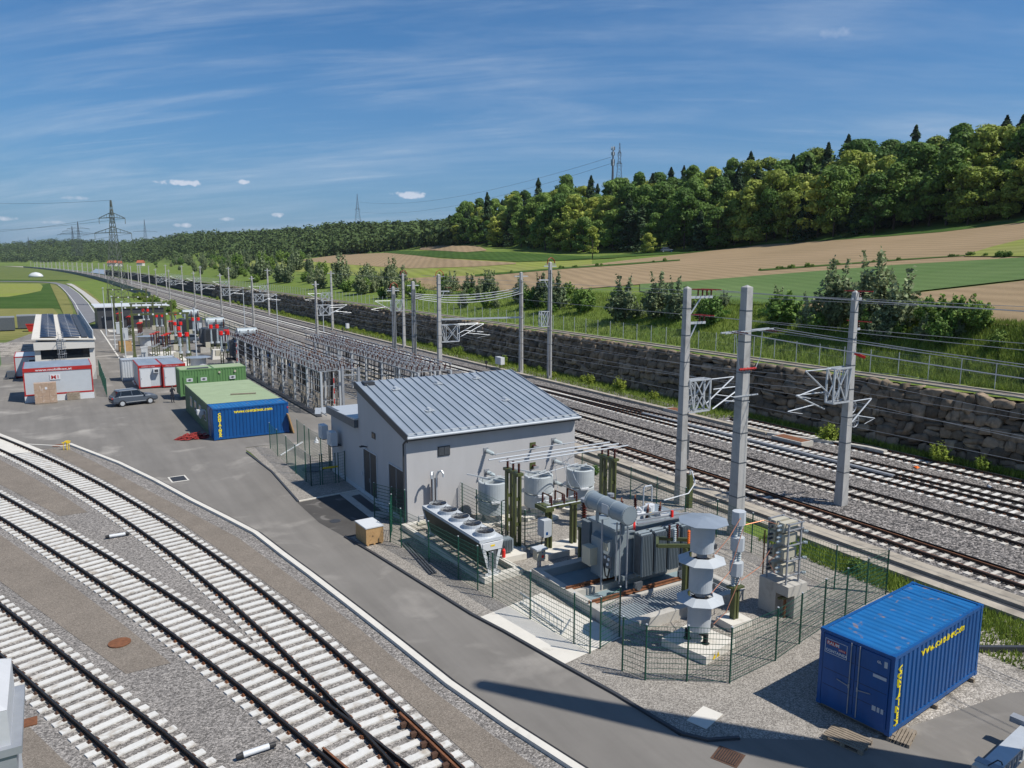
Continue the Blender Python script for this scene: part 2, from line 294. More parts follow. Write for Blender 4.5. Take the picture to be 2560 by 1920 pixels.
def thing(name, label, cat, loc=(0, 0, 0), rz=0, group=None):
    o = bpy.data.objects.new(name, None); COL.objects.link(o); o.empty_display_size = .2; o.location = loc; o.rotation_euler = (0, 0, rz)
    return tag(o, label, cat, group)
def kids(o): return [c for c in o.children]
def dup(root, loc, rz=None, label=None, group=None, scale=None):
    def rec(o, par):
        c = o.copy(); COL.objects.link(c); c.parent = par
        for ch in list(o.children): rec(ch, c)
        return c
    r = rec(root, None); r.location = loc
    if rz is not None: r.rotation_euler = (0, 0, rz)
    if scale is not None: r.scale = (scale,)*3 if isinstance(scale, (int, float)) else scale
    if label: r['label'] = label
    if group: r['group'] = group
    return r
def sheet(name, poly, z, m, kind='structure'):
    from mathutils.geometry import tessellate_polygon
    P = [Vector((x, y, 0)) for x, y in poly]; fs = []
    for t in tessellate_polygon([P]):
        a, b, c = (P[i] for i in t); fs.append(tuple(t) if (b-a).cross(c-a).z > 0 else tuple(reversed(t)))
    me = bpy.data.meshes.new(name); me.from_pydata([(p.x, p.y, z) for p in P], [], fs); me.materials.append(m); return put(name, me, kind=kind)
def strip(name, pts, w0, w1, z, m, kind='structure', zt=None):
    """ribbon along a centre polyline between side offsets w0..w1 (w positive to the +X side)"""
    b = M(); P = []
    for i, p in enumerate(pts):
        a = pts[max(0, i-1)]; c = pts[min(len(pts)-1, i+1)]; dx, dy = c[0]-a[0], c[1]-a[1]; l = math.hypot(dx, dy); nx, ny = dy/l, -dx/l
        P.append(((p[0]+nx*w0, p[1]+ny*w0), (p[0]+nx*w1, p[1]+ny*w1)))
    for (a, c), (d, e) in zip(P[:-1], P[1:]):
        if zt is None: b.quad((*a, z), (*c, z), (*e, z), (*d, z))
        else:
            b.add([(*a, z), (*c, z), (*e, z), (*d, z), (*a, zt), (*c, zt), (*e, zt), (*d, zt)], [(4, 5, 6, 7), (0, 4, 7, 3), (1, 2, 6, 5), (0, 1, 5, 4), (3, 7, 6, 2)])
    return b.build(name, m, kind=kind)
def text(body, size, m, parent, mtx, name='lettering', ext=.002, bold=.0, align='LEFT', xs=1.0, conform=None, label=None):
    cu = bpy.data.curves.new('txt', 'FONT'); cu.body = body; cu.size = size; cu.extrude = ext; cu.offset = bold; cu.align_x = align; cu.resolution_u = 2
    o = bpy.data.objects.new('txt', cu); COL.objects.link(o); dg = bpy.context.evaluated_depsgraph_get(); me = bpy.data.meshes.new_from_object(o.evaluated_get(dg)); bpy.data.objects.remove(o)
    me.transform(Matrix.Diagonal((xs, 1, 1, 1))); me.transform(mtx); me.materials.clear(); me.materials.append(m)
    if conform: conform(me)
    return put(name, me, parent, label=label)
def fx(origin, xd, yd):  # text frame: x to the right, y up
    x = Vector(xd).normalized(); y = Vector(yd).normalized(); z = x.cross(y); o = Vector(origin)
    return Matrix(((x[0], y[0], z[0], o[0]), (x[1], y[1], z[1], o[1]), (x[2], y[2], z[2], o[2]), (0, 0, 0, 1)))

# ------------------------------------------------------------------ terrain
def bend(u):
    return 0.0 if u < 450 else -((u-450)**2)/25000.0
def hor(px, py):
    d = ray(px, py); h = math.hypot(d[0], d[1]); f = d[0]*FH[0]+d[1]*FH[1]; r = d[0]*RT0[0]+d[1]*RT0[1]
    return r/f, d[2]/h          # azimuth tangent, slope
def az_dir(t):
    v = FH+RT0*t; return v/np.linalg.norm(v)
def isect(t, n0):
    """distance at which the ray of azimuth t meets the line n = n0 + bend(u)"""
    v = az_dir(t)
    for D in np.concatenate([np.arange(10, 600, 1.0), np.arange(600, 4000, 10.0)]):
        if v[0]*D > n0+bend(v[1]*D): return float(D)
    return 4000.0
ROW2 = [(3400, 980, 48), (2900, 880, 62), (2560, 820, 74), (2150, 790, 86), (1740, 752, 105), (1400, 730, 140), (1200, 726, 175), (1130, 722, 190), (1000, 706, 235), (830, 690, 290), (694, 680, 370), (560, 670, 500), (463, 665, 800), (300, 661, 1500), (0, 660, 2350), (-500, 660, 2400)]
ROW3 = [(3400, 420, 170), (2900, 500, 200), (2560, 545, 230), (2150, 590, 250), (1740, 628, 290), (1400, 634, 350), (1200, 614, 450), (1135, 612, 490), (1100, 613, 560), (1000, 625, 640), (833, 640, 750), (694, 648, 900), (463, 657, 1200), (300, 657, 1900), (0, 656, 2600), (-500, 656, 2700)]
ROW4 = [(3400, 300, 270), (2900, 390, 290), (2560, 440, 330), (2150, 480, 350), (1900, 500, 370), (1740, 520, 400), (1400, 545, 450), (1200, 572, 530), (1135, 592, 560), (1100, 581, 900), (1000, 582, 900), (833, 582, 1050), (694, 592, 1250), (463, 599, 1700), (300, 614, 2600), (150, 608, 2900), (0, 617, 3300), (-500, 617, 3300)]
def rowarr(R):
    o = []
    for x, y, D in R:
        t, s = hor(x, y); o.append((t, D, HC+s*D))
    o.sort(); a = np.array(o); return a
R2, R3, R4 = rowarr(ROW2), rowarr(ROW3), rowarr(ROW4)
def ri(R, t): return float(np.interp(t, R[:, 0], R[:, 1])), float(np.interp(t, R[:, 0], R[:, 2]))
WZ = 4.9
_cache = {}
def stations(t):
    k = round(t, 4)
    if k in _cache: return _cache[k]
    d0 = isect(t, 57.4); d1 = isect(t, 61.5)
    (a, az), (b, bz), (c, cz) = ri(R2, t), ri(R3, t), ri(R4, t)
    d1 = min(d1, a*.97); d0 = min(d0, d1*.97); zz = WZ if d0 < 1000 else 0.5
    st = [(d0, zz), (d1, zz+.15), (a, az), (b, bz), (c, cz), (c*1.5, cz-25)]
    _cache[k] = st; return st
def hz(t, D):
    st = stations(t); return float(np.interp(D, [p[0] for p in st], [p[1] for p in st]))
def hpt(t, D, dz=0):
    v = az_dir(t); return (v[0]*D, v[1]*D, hz(t, D)+dz)
def hit(px, py, dz=.0):
    t, s = hor(px, py); st = stations(t); Ds = np.linspace(st[0][0], st[4][0], 500)
    f = np.interp(Ds, [p[0] for p in st], [p[1] for p in st])-(HC+s*Ds)
    k = np.where(f > 0)[0]; D = Ds[k[0]] if len(k) else Ds[-1]
    if len(k) and k[0] > 0:
        i = k[0]; D = Ds[i-1]+(Ds[i]-Ds[i-1])*(-f[i-1])/(f[i]-f[i-1])
    v = az_dir(t); return (v[0]*D, v[1]*D, float(np.interp(D, [p[0] for p in st], [p[1] for p in st]))+dz)
def grid_mesh(name, P, m, kind):
    nr, nc = len(P), len(P[0]); b = M(); b.v = [tuple(p) for r in P for p in r]
    b.f = [(i*nc+j, i*nc+j+1, (i+1)*nc+j+1, (i+1)*nc+j) for i in range(nr-1) for j in range(nc-1)]; b.m = [0]*len(b.f)
    return b.build(name, m, kind=kind, smooth=True)
ts = [hor(x, 652)[0] for x in range(-700, 3500, 14)]
rows = [[] for _ in range(31)]
for t in ts:
    st = stations(t); j = 0
    for k, nseg in zip(range(5), (1, 7, 10, 9, 3)):
        for q in range(nseg):
            D = st[k][0]+(st[k+1][0]-st[k][0])*q/nseg; rows[j].append(hpt(t, D)); j += 1
    rows[j].append(hpt(t, st[5][0]))
hill = grid_mesh('hillside', rows, grass, 'structure')
ground = sheet('ground', [(-3500, -300), (200, -300), (59, -200), (59, 450)]+[(59+bend(u), u) for u in range(500, 3600, 150)]+[(-3500, 3600)], -.03, meadow)
def patch(name, x0, x1, top, bot, m, dz=.25, nx=None, ny=10):
    nx = nx or max(4, int(abs(x1-x0)/16)); P = []
    tx, ty = zip(*top); bx, by = zip(*bot)
    for j in range(ny+1):
        r = []
        for i in range(nx+1):
            x = x0+(x1-x0)*i/nx; a = np.interp(x, tx, ty); b = np.interp(x, bx, by); r.append(hit(x, b+(a-b)*j/ny, .04+dz*.16))
        P.append(r)
    return grid_mesh(name, P, m, 'structure')
U = [(1100, 616), (1270, 634), (1440, 640), (1534, 642), (1740, 629), (1900, 612), (2200, 592.5), (2350, 580.5), (2560, 555), (3300, 470)]
HG = [(1000, 693), (1187, 690), (1418, 671), (1679, 655), (1900, 677), (2262, 651), (2413, 640), (2560, 628), (3300, 560)]
patch('meadow_field', 560, 1480, [(560, 662), (694, 652), (833, 645), (995, 631), (1130, 617), (1300, 636), (1480, 645)], [(560, 666), (640, 672), (1000, 697), (1187, 693), (1480, 668)], lime_f, .25)
patch('bare_field', 1000, 3300, [(1000, 697), (1187, 689), (1418, 670), (1560, 652), (1740, 632), (1900, 613), (2200, 593.5), (2350, 581.5), (2560, 556), (3300, 471)], [(1000, 716), (1100, 727), (1280, 731), (1400, 728), (1600, 712), (1800, 700), (1900, 692), (2231, 666), (2560, 647), (3300, 600)], tan_f, .5)
patch('green_crop_field', 1600, 3300, [(1600, 712), (1687, 708), (1802, 699), (1900, 691), (2231, 665), (2560, 646), (3300, 600)], [(1600, 730), (1740, 751), (1840, 764), (1990, 764), (2256, 738), (2293, 731), (2560, 701), (3300, 640)], crop_f, .8)
patch('ploughed_field', 1990, 3300, [(1990, 766), (2256, 741), (2293, 734), (2560, 704), (3300, 643)], [(1990, 776), (2100, 786), (2250, 800), (2461, 814), (2560, 819), (3300, 950)], tan_f, .45)
patch('lime_crop_field', 2412, 3000, [(2412, 641), (2480, 620), (2560, 600), (3000, 500)], [(2412, 644), (2560, 645), (3000, 612)], lime_f, 1.3)
patch('straw_field', 752, 1290, [(752, 650), (850, 637), (980, 632), (1100, 647), (1290, 658)], [(752, 652), (900, 664), (1020, 672), (1180, 668), (1290, 661)], tan_f, .8)
patch('dark_meadow', 960, 1540, [(960, 627), (1100, 628), (1273, 631), (1440, 641), (1540, 644)], [(960, 632), (1100, 645), (1297, 656), (1433, 652), (1540, 646)], dkgr_f, 1.2)
patch('small_bare_field', 1050, 1216, [(1050, 620), (1100, 615), (1195, 616), (1216, 626)], [(1050, 625), (1100, 628), (1166, 632), (1216, 628)], tan_f, 1.8)
patch('field_margin', 1500, 3300, [(1500, 641), (1740, 625), (1900, 610), (2200, 586), (2350, 575), (2560, 548), (3300, 460)], [(1500, 647), (1740, 632), (1900, 614), (2200, 594), (2350, 582), (2560, 557), (3300, 472)], dkgr_f, .9, ny=4)
patch('hedge_strip', 1187, 1700, [(1187, 688), (1418, 669), (1560, 660), (1700, 650)], [(1187, 693), (1418, 673), (1560, 664), (1700, 653)], dkgr_f, 1.0, ny=3)
patch('grass_strip', 1900, 2420, [(1900, 675.5), (2262, 649.5), (2420, 640)], [(1900, 679.5), (2262, 652.5), (2420, 642)], dkgr_f, 1.0, ny=3)
patch('mown_meadow', 500, 900, [(500, 664), (640, 652), (780, 647), (900, 643)], [(500, 667), (640, 668), (780, 676), (900, 668)], lime_f, .5)

# ---- valley floor on the left (flat, traced on the ground)
def gp(pts, z=0.0): return [g(x, y, z) for x, y in pts]
def flat(name, pts, z, m): return sheet(name, gp(pts, z), z, m)
flat('mown_field', [(-200, 800), (-200, 771), (133, 771), (175, 815), (150, 850), (-200, 850)], .0, olive_f)
flat('dark_crop_field', [(-200, 735), (-200, 757.5), (60, 757), (135, 757), (150, 771), (-200, 772)], .02, dkgr_f)
flat('crop_tongue', [(-200, 745), (20, 742), (70, 733), (100, 725), (106, 712), (125, 708), (140, 745), (155, 780), (150, 772), (60, 757), (-200, 757)], .05, dkgr_f)
flat('ripe_field', [(-200, 707), (100, 709), (107, 716), (102, 727), (70, 734), (20, 742), (-200, 744)], .08, lime_f)
flat('verge', [(125, 710), (140, 712), (165, 735), (182, 775), (186, 815), (172, 815), (150, 765)], .11, olive_f)
flat('slope_meadow', [(160, 706), (240, 700), (330, 724), (430, 757), (560, 800), (380, 800), (262, 762), (215, 728), (183, 711)], .03, grass)
flat('verge_right', [(181, 710), (186, 710), (220, 728), (266, 765), (262, 770), (240, 762), (205, 728)], .14, olive_f)
road_c = [(-200, 705.5), (0, 704), (90, 705), (122, 707), (140, 710), (152, 718), (165, 732), (180, 755), (192, 782), (205, 815)]
road_r = [(205, 815), (245, 800), (232, 770), (205, 740), (182, 722), (165, 712), (140, 706), (90, 703.2), (0, 702.5), (-200, 703.5)]
flat('far_road', road_c+road_r[1:], .16, asphalt_far)
flat('far_cycle_path', [(245, 797), (252, 790), (262, 770), (238, 748), (210, 728), (185, 712), (178, 709), (165, 709), (180, 716), (205, 735), (232, 762), (243, 780)], .18, conc)
for a, b in [([(146, 712), (158, 722), (172, 737), (188, 758), (200, 782)], 1.0), ([(172, 716), (196, 733), (220, 757), (238, 784)], 1.0)]:
    strip('road_marking_line', gp(a, .2), -.11, .11, .2, whitem)
flat('track_field', [(-200, 699.5), (60, 699), (170, 700), (172, 702), (60, 702.5), (-200, 702.5)], .2, dkgr_f)
flat('yard_gravel_left', [(-200, 862), (-200, 905), (60, 889), (106, 870), (100, 852), (40, 856)], .012, dusty_gravel)

# ---- yard surfaces
asp = [(-7, 69.4), (-.1, 69.1), (.5, 69.61), (3.44, 61.06), (6.51, 49.12), (8.54, 41.26), (9.3, 34.3), (10.26, 28.13), (10.85, 22.5), (11.53, 19.38), (12.3, 15.2), (13.6, 8), (14.5, 0), (34, 0), (34, 9.5), (27, 12.4),
       (20.3, 13.2), (17.17, 15.26), (16.26, 15.61), (15.7, 16.24), (15.42, 19.05), (14.94, 21.72), (14.42, 24.89), (14.02, 26.83), (12.88, 35.38), (12.5, 38.4), (12.0, 45.8), (12.34, 53.4), (12.03, 59.9), (12.3, 61.6), (32.8, 61.6), (32.8, 215), (12, 215), (8, 196), (-2, 190), (-8, 160), (-60, 175), (-60, 100), (-20, 80)]
sheet('asphalt_yard', asp, .002, asphalt)
sheet('substation_gravel', [(15.2, 14.5), (20, 12.0), (33, 8.5), (33, 62), (12.1, 61.5), (12.3, 59.9), (12.34, 53.4), (12.1, 45.9), (12.6, 38.3), (12.9, 35.4), (14.05, 26.8), (14.45, 24.9), (15.0, 21.7), (15.45, 19.05), (15.75, 16.3)], -.008, fine_gravel)
sheet('bare_earth', [(20.4, 13.15), (27.05, 12.35), (34, 9.3), (40, 8), (33, 16), (28, 16), (26, 14)], .006, dusty_gravel)
sheet('asphalt_patch', [(11.95, 45.6), (14.7, 45.95), (14.75, 40.2), (14.2, 38.3), (12.5, 38.3), (12.0, 41.3)], .006, asphalt_new)
sheet('paved_strip', [(14.7, 45.95), (16.0, 46.1), (16.0, 40.4), (14.75, 40.2)], .008, conc)
sheet('door_mat_grate', [(15.2, 45.2), (15.8, 45.3), (15.8, 41.6), (15.2, 41.6)], .013, dkgrey)
sheet('concrete_apron', [(14.22, 26.5), (17.66, 27.2), (18.25, 22.2), (14.98, 21.6)], .01, conc_lt)
sheet('brown_grit_strip_edge', [(-1.2, 68.9), (.25, 68.6), (2.3, 61.2), (5.4, 49.4), (7.6, 41.2), (8.7, 34.3), (9.6, 28.1), (10.2, 22.5), (10.7, 19.4), (11.6, 14), (12.6, 6), (11.7, 6), (10.2, 14), (9.55, 19.4), (9.0, 24), (8.2, 30.5), (7.0, 37), (5.2, 46), (2.5, 56)], -.004, brown_grit)
# ballast bed under yard tracks
sheet('yard_ballast', [(-40, -8), (16, -8), (14.3, 0), (13.5, 8), (12.2, 15.2), (11.4, 19.38), (10.7, 22.5), (10.1, 28.13), (9.15, 34.3), (8.35, 41.26), (6.35, 49.12), (3.2, 61), (.3, 69.2), (-4, 75), (-40, 110)], -.016, ballast_yard)

# ---- track centre lines
def cub(c): return lambda u: c[0]*u**3+c[1]*u**2+c[2]*u+c[3]
L1, Q1 = cub([4.088540284063088e-06, -0.0030184609297613505, 0.012637307564876108, 8.283285584739504]), cub([-4.997124294585776e-08, -0.002376856945292204, -0.015487037250574435, 10.227694916232391])
L2, Q2 = cub([1.438671055677711e-05, -0.0030936279144571227, -0.14217539070466864, 10.01985074189203]), cub([3.1259795982009194e-05, -0.0052105551110603575, -0.0557746682718008, 10.506847273065251])
y1 = lambda u: (L1(u)+Q1(u))/2 if u > 19 else (L1(19)+Q1(19))/2+(19-u)*.105
y2 = lambda u: ((L2(u)+Q2(u))/2 if u > 19 else (L2(19)+Q2(19))/2+(19-u)*.225) if u < 56 else (L2(56)+Q2(56))/2-(u-56)*.355
y3 = lambda u: -.87-(u-30)*(.358 if u > 26 else .362) if u >= 24 else -.87+6*.36+(24-u)*.33
def kurve(fn, u0, u1, st=1.0):
    n = max(2, int((u1-u0)/st)); return [(fn(u0+(u1-u0)*i/n), u0+(u1-u0)*i/n) for i in range(n+1)]
sheet('brown_grit_patch_far', [(x(u)+o, u) for x, o, us in ((y1, -1.75, range(50, 70, 2)), (y2, 1.75, range(74, 49, -2))) for u in us], -.006, brown_grit)
sheet('brown_grit_patch_mid', [(x(u)+o, u) for x, o, us in ((y2, -1.7, range(29, 82, 3)), (y3, 1.8, range(80, 28, -3))) for u in us], -.006, brown_grit)
sheet('brown_grit_patch_near', [(y3(u)-1.8, u) for u in range(18, 60, 3)]+[(-14, 57), (-14, 6), (0, 6)], -.006, brown_grit)
cr = kurve(y1, 68.2, 96, 2)
sheet('crossing_slab', [(p[0]+1.5, p[1]) for p in cr[::-1]]+[(p[0]-1.5, p[1]) for p in cr], .035, conc_lt)
def rail_mesh(pts, off, z0, h=.15, gap=None):
    b = M(); P = []
    for i, p in enumerate(pts):
        a = pts[max(0, i-1)]; c = pts[min(len(pts)-1, i+1)]; dx, dy = c[0]-a[0], c[1]-a[1]; l = math.hypot(dx, dy); P.append((p[0]+dy/l*off, p[1]-dx/l*off, dy/l, -dx/l))
    prof = [(-.07, 0), (-.07, .018), (-.012, .035), (-.012, h-.045), (-.036, h-.035), (-.036, h-.004), (-.030, h), (.030, h), (.036, h-.004), (.036, h-.035), (.012, h-.045), (.012, .035), (.07, .018), (.07, 0)]
    k = len(prof); vs = []
    for x, y, nx, ny in P: vs += [(x+nx*a, y+ny*a, z0+zz) for a, zz in prof]
    fs = []; mi = []
    for i in range(len(P)-1):
        for j in range(k-1): fs.append((i*k+j, i*k+j+1, (i+1)*k+j+1, (i+1)*k+j)); mi.append(1 if j == 6 else 0)
    b.v = vs; b.f = fs; b.m = mi; b.f += [tuple(range(k)), tuple((len(P)-1)*k+j for j in range(k-1, -1, -1))]; b.m += [0, 0]
    return b
def sleeper_mesh(L, W, yard, clip):
    b = M(); h = .06
    if yard: b.box(-L/2, L/2, -W/2, W/2, -.12, .0)
    else:
        b.box(-L/2, -.45, -W/2, W/2, -.12, .0); b.box(.45, L/2, -W/2, W/2, -.12, .0); b.box(-.45, .45, -W*.38, W*.38, -.12, -.012)
    for s in (-.7535, .7535):
        b.box(s-.17, s+.17, -.09, .09, .0, .012, 1 if clip else 2)
        for q in (-.11, .11): b.box(s+q-.025, s+q+.025, -.07, .07, .012, .05, 1 if clip else 2); b.cyl((s+q, 0, .05), (s+q, 0, .075), .018, n=6, mi=1 if clip else 2)
    return b.mesh('sleeper', [sleeper_m if yard else sleeper_main, rust, rust_dk])
sm_y = sleeper_mesh(2.42, .26, True, False); sm_yr = sleeper_mesh(2.42, .26, True, True); sm_m = sleeper_mesh(2.5, .27, False, False); sm_mr = sleeper_mesh(2.55, .27, True, True)
def track(label, fn, u0, u1, z, me, me2=None, u2=0, sp=.6, uvis=None, curve=1.0, ext=None, group='railway tracks'):
    c = (fn(u0), u0); t = thing('railway_track', label, 'railway track', (c[0], c[1], 0), 0, group)
    pts = kurve(fn, u0, u1, curve); loc = [(x-c[0], y-c[1]) for x, y in pts]
    for o in (-.7535, .7535): rail_mesh(loc, o, z+.012).build('rail', [rail_side, rail_top], t)
    us = []; u = u0+.3; acc = 0
    while u < u1:
        us.append(u); d = fn(u+.5)-fn(u-.5); u += sp/math.sqrt(1+d*d)
    uvis = uvis if uvis is not None else u0
    seen = [q for q in us if q >= uvis][:100]; ss = set(seen); rest = [q for q in us if q not in ss]
    def pose(u):
        d = fn(u+.5)-fn(u-.5); return (fn(u)-c[0], u-c[1], z), -math.atan2(d, 1)
    for q in seen:
        l, r = pose(q); mm = me2 if (me2 and q < u2) else me; L = ext(q) if ext else None
        o = put('sleeper', mm, t, l, r)
        if L: o.scale = (L[0], 1, 1); o.location = (l[0]+L[1], l[1], l[2])
    if rest:
        b = M(); base = [tuple(v.co) for v in me.vertices][:8 if me in (sm_y, sm_yr, sm_mr) else 24]
        nb = len(base)//8
        for q in rest:
            l, r = pose(q); co, si = math.cos(r), math.sin(r)
            for k in range(nb):
                vs = [(x*co-y*si+l[0], x*si+y*co+l[1], zz+l[2]) for x, y, zz in base[k*8:k*8+8]]
                b.add(vs, [(4, 5, 6, 7), (0, 1, 5, 4), (1, 2, 6, 5), (2, 3, 7, 6), (3, 0, 4, 7)])
        b.build('sleeper_row', me.materials[0], t, kind='stuff')
    return t
track('curved yard track nearest the road, running out of the concrete crossing slab', y1, 6, 96, .03, sm_y, sm_yr, 34.5, uvis=13)
def far_cut(u): return u
track('middle curved yard track joining the road-side track at a switch', y2, 6, 84, .036, sm_y, sm_yr, 31, uvis=14)
track('straight yard track in the bottom left corner beside the concrete mast', y3, 8, 70, .03, sm_y, uvis=15)
# guard rail and frog at the switch
gr = thing('guard_rail', 'raised rusty guard rail on chairs inside the rail nearest the road', 'guard rail', (0, 0, 0))
gp_ = [(y1(u)+.60, u) for u in np.arange(12, 21.6, .5)]; b = M()
rail_mesh(gp_, 0, .06, .17).build('check_rail', [rust, rust], gr)
for u in np.arange(12.3, 21.5, .62): M().box(y1(u)+.36, y1(u)+.58, u-.07, u+.07, .03, .17).build('chair', rust_dk, gr)
gr2 = thing('guard_rail', 'short rusty guard rail inside the left rail of the middle track', 'guard rail', (0, 0, 0))
rail_mesh([(y2(u)-.62, u) for u in np.arange(12, 21.2, .5)], 0, .05, .16).build('check_rail', [rust_dk, rust], gr2)
fr = thing('rail_frog', 'dark crossing frog with wing rails where the two yard tracks cross', 'rail frog', (0, 0, 0))
rail_mesh([(y1(u)-.67, u) for u in np.arange(14.5, 19.2, .4)], 0, .045, .15).build('wing_rail', [rust_dk, rail_top], fr)
rail_mesh([(y2(u)+.83, u) for u in np.arange(13.5, 18.2, .4)], 0, .045, .15).build('wing_rail', [rust_dk, rail_top], fr)
# kerb between yard tracks and road
kb = [(.5, 69.61), (3.44, 61.06), (5.1, 55), (6.51, 49.12), (7.7, 44.6), (8.54, 41.26), (9.0, 37.5), (9.45, 34.3), (10.05, 29.5), (10.5, 25.7), (10.85, 22.5), (11.4, 19.38), (12.3, 15.2), (13.6, 8), (14.5, 0)]
strip('kerb', kb, -.12, .14, -.02, conc_lt, zt=.12)
strip('kerb_base', kb, -.75, .5, -.013, ballast_yard)
strip('kerb_edge_slab', kb, -.30, -.125, -.02, black_m, zt=.02)
dk = [(12.03, 59.86), (12.34, 53.37), (12.05, 45.7)]; strip('dark_kerb', dk, -.05, .07, -.02, dkgrey, zt=.07)
dk = [(12.5, 38.4), (12.95, 35.38), (14.02, 26.83), (14.42, 24.89), (14.94, 21.72), (15.42, 19.05), (15.63, 17.27), (15.8, 16.24), (16.26, 15.61), (17.17, 15.2)]; strip('dark_kerb', dk, -.06, .06, -.02, dkgrey, zt=.08)
strip('pale_kerb', [(12.05, 45.8), (14.75, 46.05), (16.0, 46.2)], -.05, .05, -.02, conc_lt, zt=.05)
strip('timber_edging', [(27.2, 15.6), (29.5, 14.2), (34, 11.5)], -.08, .08, -.02, dkgrey, zt=.22)
strip('pale_kerb', [(-4.5, 77), (-3.1, 72), (-.1, 69.4), (.45, 69.6)], -.08, .08, -.02, conc_lt, zt=.05)
strip('yard_edge_line', [(7.9, 100), (8.2, 117), (8.7, 183)], -.12, .12, .0, conc_lt, zt=.06)

# ---- main line
ML = lambda off: (lambda u: off+bend(u))
strip('main_ballast', kurve(lambda u: 44.6+bend(u), -30, 1500, 20), -9.1, 9.4, .02, ballast)
strip('ballast_shoulder', kurve(lambda u: 54.6+bend(u), -30, 52, 10), -1.6, .85, .015, ballast)
strip('walkway', kurve(lambda u: 34.7+bend(u), -30, 560, 20), -.45, .55, -.02, conc_walk, zt=.16)
strip('cable_trough', kurve(lambda u: 33.9+bend(u), -30, 420, 20), -.34, .34, -.02, dkgrey, zt=.02)
strip('low_wall', kurve(lambda u: 33.2+bend(u), -30, 420, 20), -.3, .3, -.02, conc_walk, zt=.22)
strip('wall_side_kerb', kurve(lambda u: 51.2+bend(u), 44, 560, 20), -.28, .28, -.02, conc_walk, zt=.26)
strip('wall_side_kerb', [(51.2, 44), (53.4, 38.5), (53.9, 36.5), (53.9, 35)], -.22, .22, -.02, conc, zt=.26)
strip('grass_verge', kurve(lambda u: 53.9+bend(u), -30, 600, 20), -2.4, 3.0, -.004, grass)
sheet('verge_soil', [(54.0, 38), (55.4, 52), (57, 52), (57, 36), (57, -20), (55.4, -20), (55.4, 38)], .018, grass)
strip('substation_edge_grass', kurve(lambda u: 32.2, 10, 30, 3), -.8, .75, -.002, grass)
def mt(label, off, u0, u1, **k): return track(label, ML(off), u0, u1, .06, sm_m, curve=8, uvis=12, sp=.62, **k)
mt('main line track nearest the substation, with a guard rail inside each rail', 37.15, -10, 560)
mt('second main line track from the substation, passing just beyond the lone mast', 42.7, -10, 900)
t3 = track('third main line track from the substation, on long switch sleepers', ML(47.35), -10, 560, .05, sm_mr, curve=8, uvis=12, sp=.62)
div = lambda u: 47.35+(0 if u > 92 else ((92-u)**2)*.00062 if u > 40 else (52**2)*.00062+(40-u)*.0645)
track('branch track diverging from the third main line track towards the stone wall', div, -10, 91, .052, sm_mr, curve=3, uvis=28, sp=.62)
track('dead-end siding starting on the ballast at the foot of the stone wall', lambda u: 53.75-(u-50)*.001, -10, 50, .05, sm_mr, curve=8, uvis=12, sp=.62)
for o in (.55, -.55):
    b = rail_mesh(kurve(ML(37.15+o), -10, 47, 6), 0, .05, .13); b.build('guard_rail', [rust_dk, rust], None); ob = COL.objects[-1]
    tag(ob, ('left' if o < 0 else 'right')+' brown guard rail laid between the rails of the nearest main line track', 'guard rail')
b = M(); b.bar((48.1, 30.5, .2), (47.7, 56, .2), .3, .12); tag(b.build('switch_cover', steel), 'long grey metal cover lying along the third main line track', 'track cover')

# ---- retaining wall of boulders and the berm above it
wallT = thing('stone_retaining_wall', 'long dark dry-stone retaining wall of stacked boulders beside the main line', 'stone wall', (56, 0, 0))
b = M()
us = list(range(-20, 900, 20))
for a, c in zip(us[:-1], us[1:]):
    b.quad((.75+bend(a), a, -.1), (.75+bend(c), c, -.1), (1.9+bend(c), c, WZ-.1), (1.9+bend(a), a, WZ-.1)); b.quad((1.9+bend(a), a, WZ-.1), (1.9+bend(c), c, WZ-.1), (2.6+bend(c), c, WZ-.05), (2.6+bend(a), a, WZ-.05))
b.build('earth_backing', mat('wall_backing', (.05, .04, .03), .95, var=.5, scale=1.5, bump=.1, bscale=2), wallT)
bm = bmesh.new(); bmesh.ops.create_icosphere(bm, subdivisions=2, radius=1); V0 = np.array([v.co[:] for v in bm.verts]); F0 = np.array([[v.index for v in f.verts] for f in bm.faces]); bm.free()
bm = bmesh.new(); bmesh.ops.create_icosphere(bm, subdivisions=1, radius=1); V1 = np.array([v.co[:] for v in bm.verts]); F1 = np.array([[v.index for v in f.verts] for f in bm.faces]); bm.free()
def blocky(V, p=.36):
    Wv = np.sign(V)*np.abs(V)**p; Wv = Wv/np.abs(Wv).max(); Wv = Wv*(1+rng.uniform(-.16, .16, (len(V), 1)))+rng.uniform(-.07, .07, V.shape)
    q = rng.uniform(-.3, .3); Wv = Wv.copy(); Wv[:, 1] += Wv[:, 2]*q; Wv[:, 2] += Wv[:, 1]*rng.uniform(-.22, .22); return Wv
T0 = [blocky(V0) for _ in range(14)]; T1 = [blocky(V1) for _ in range(8)]
vs = []; fs = []; off = 0
def stone(cx, cy, cz, ax, ay, az, near):
    global off
    T = (T0 if near else T1)[rng.integers(len(T0) if near else len(T1))]; Fc = F0 if near else F1
    s = rng.choice([-1, 1], 3); P = T*s*np.array([ax, ay, az]); P[:, 0] += P[:, 2]*.25
    r = rng.uniform(-.18, .18); c_, s_ = math.cos(r), math.sin(r); y = P[:, 1]*c_-P[:, 2]*s_; z = P[:, 1]*s_+P[:, 2]*c_; P[:, 1] = y; P[:, 2] = z
    vs.append(P+np.array([cx, cy, cz])); fs.append((Fc if s.prod() > 0 else Fc[:, ::-1])+off); off += len(P)
z = 0.0
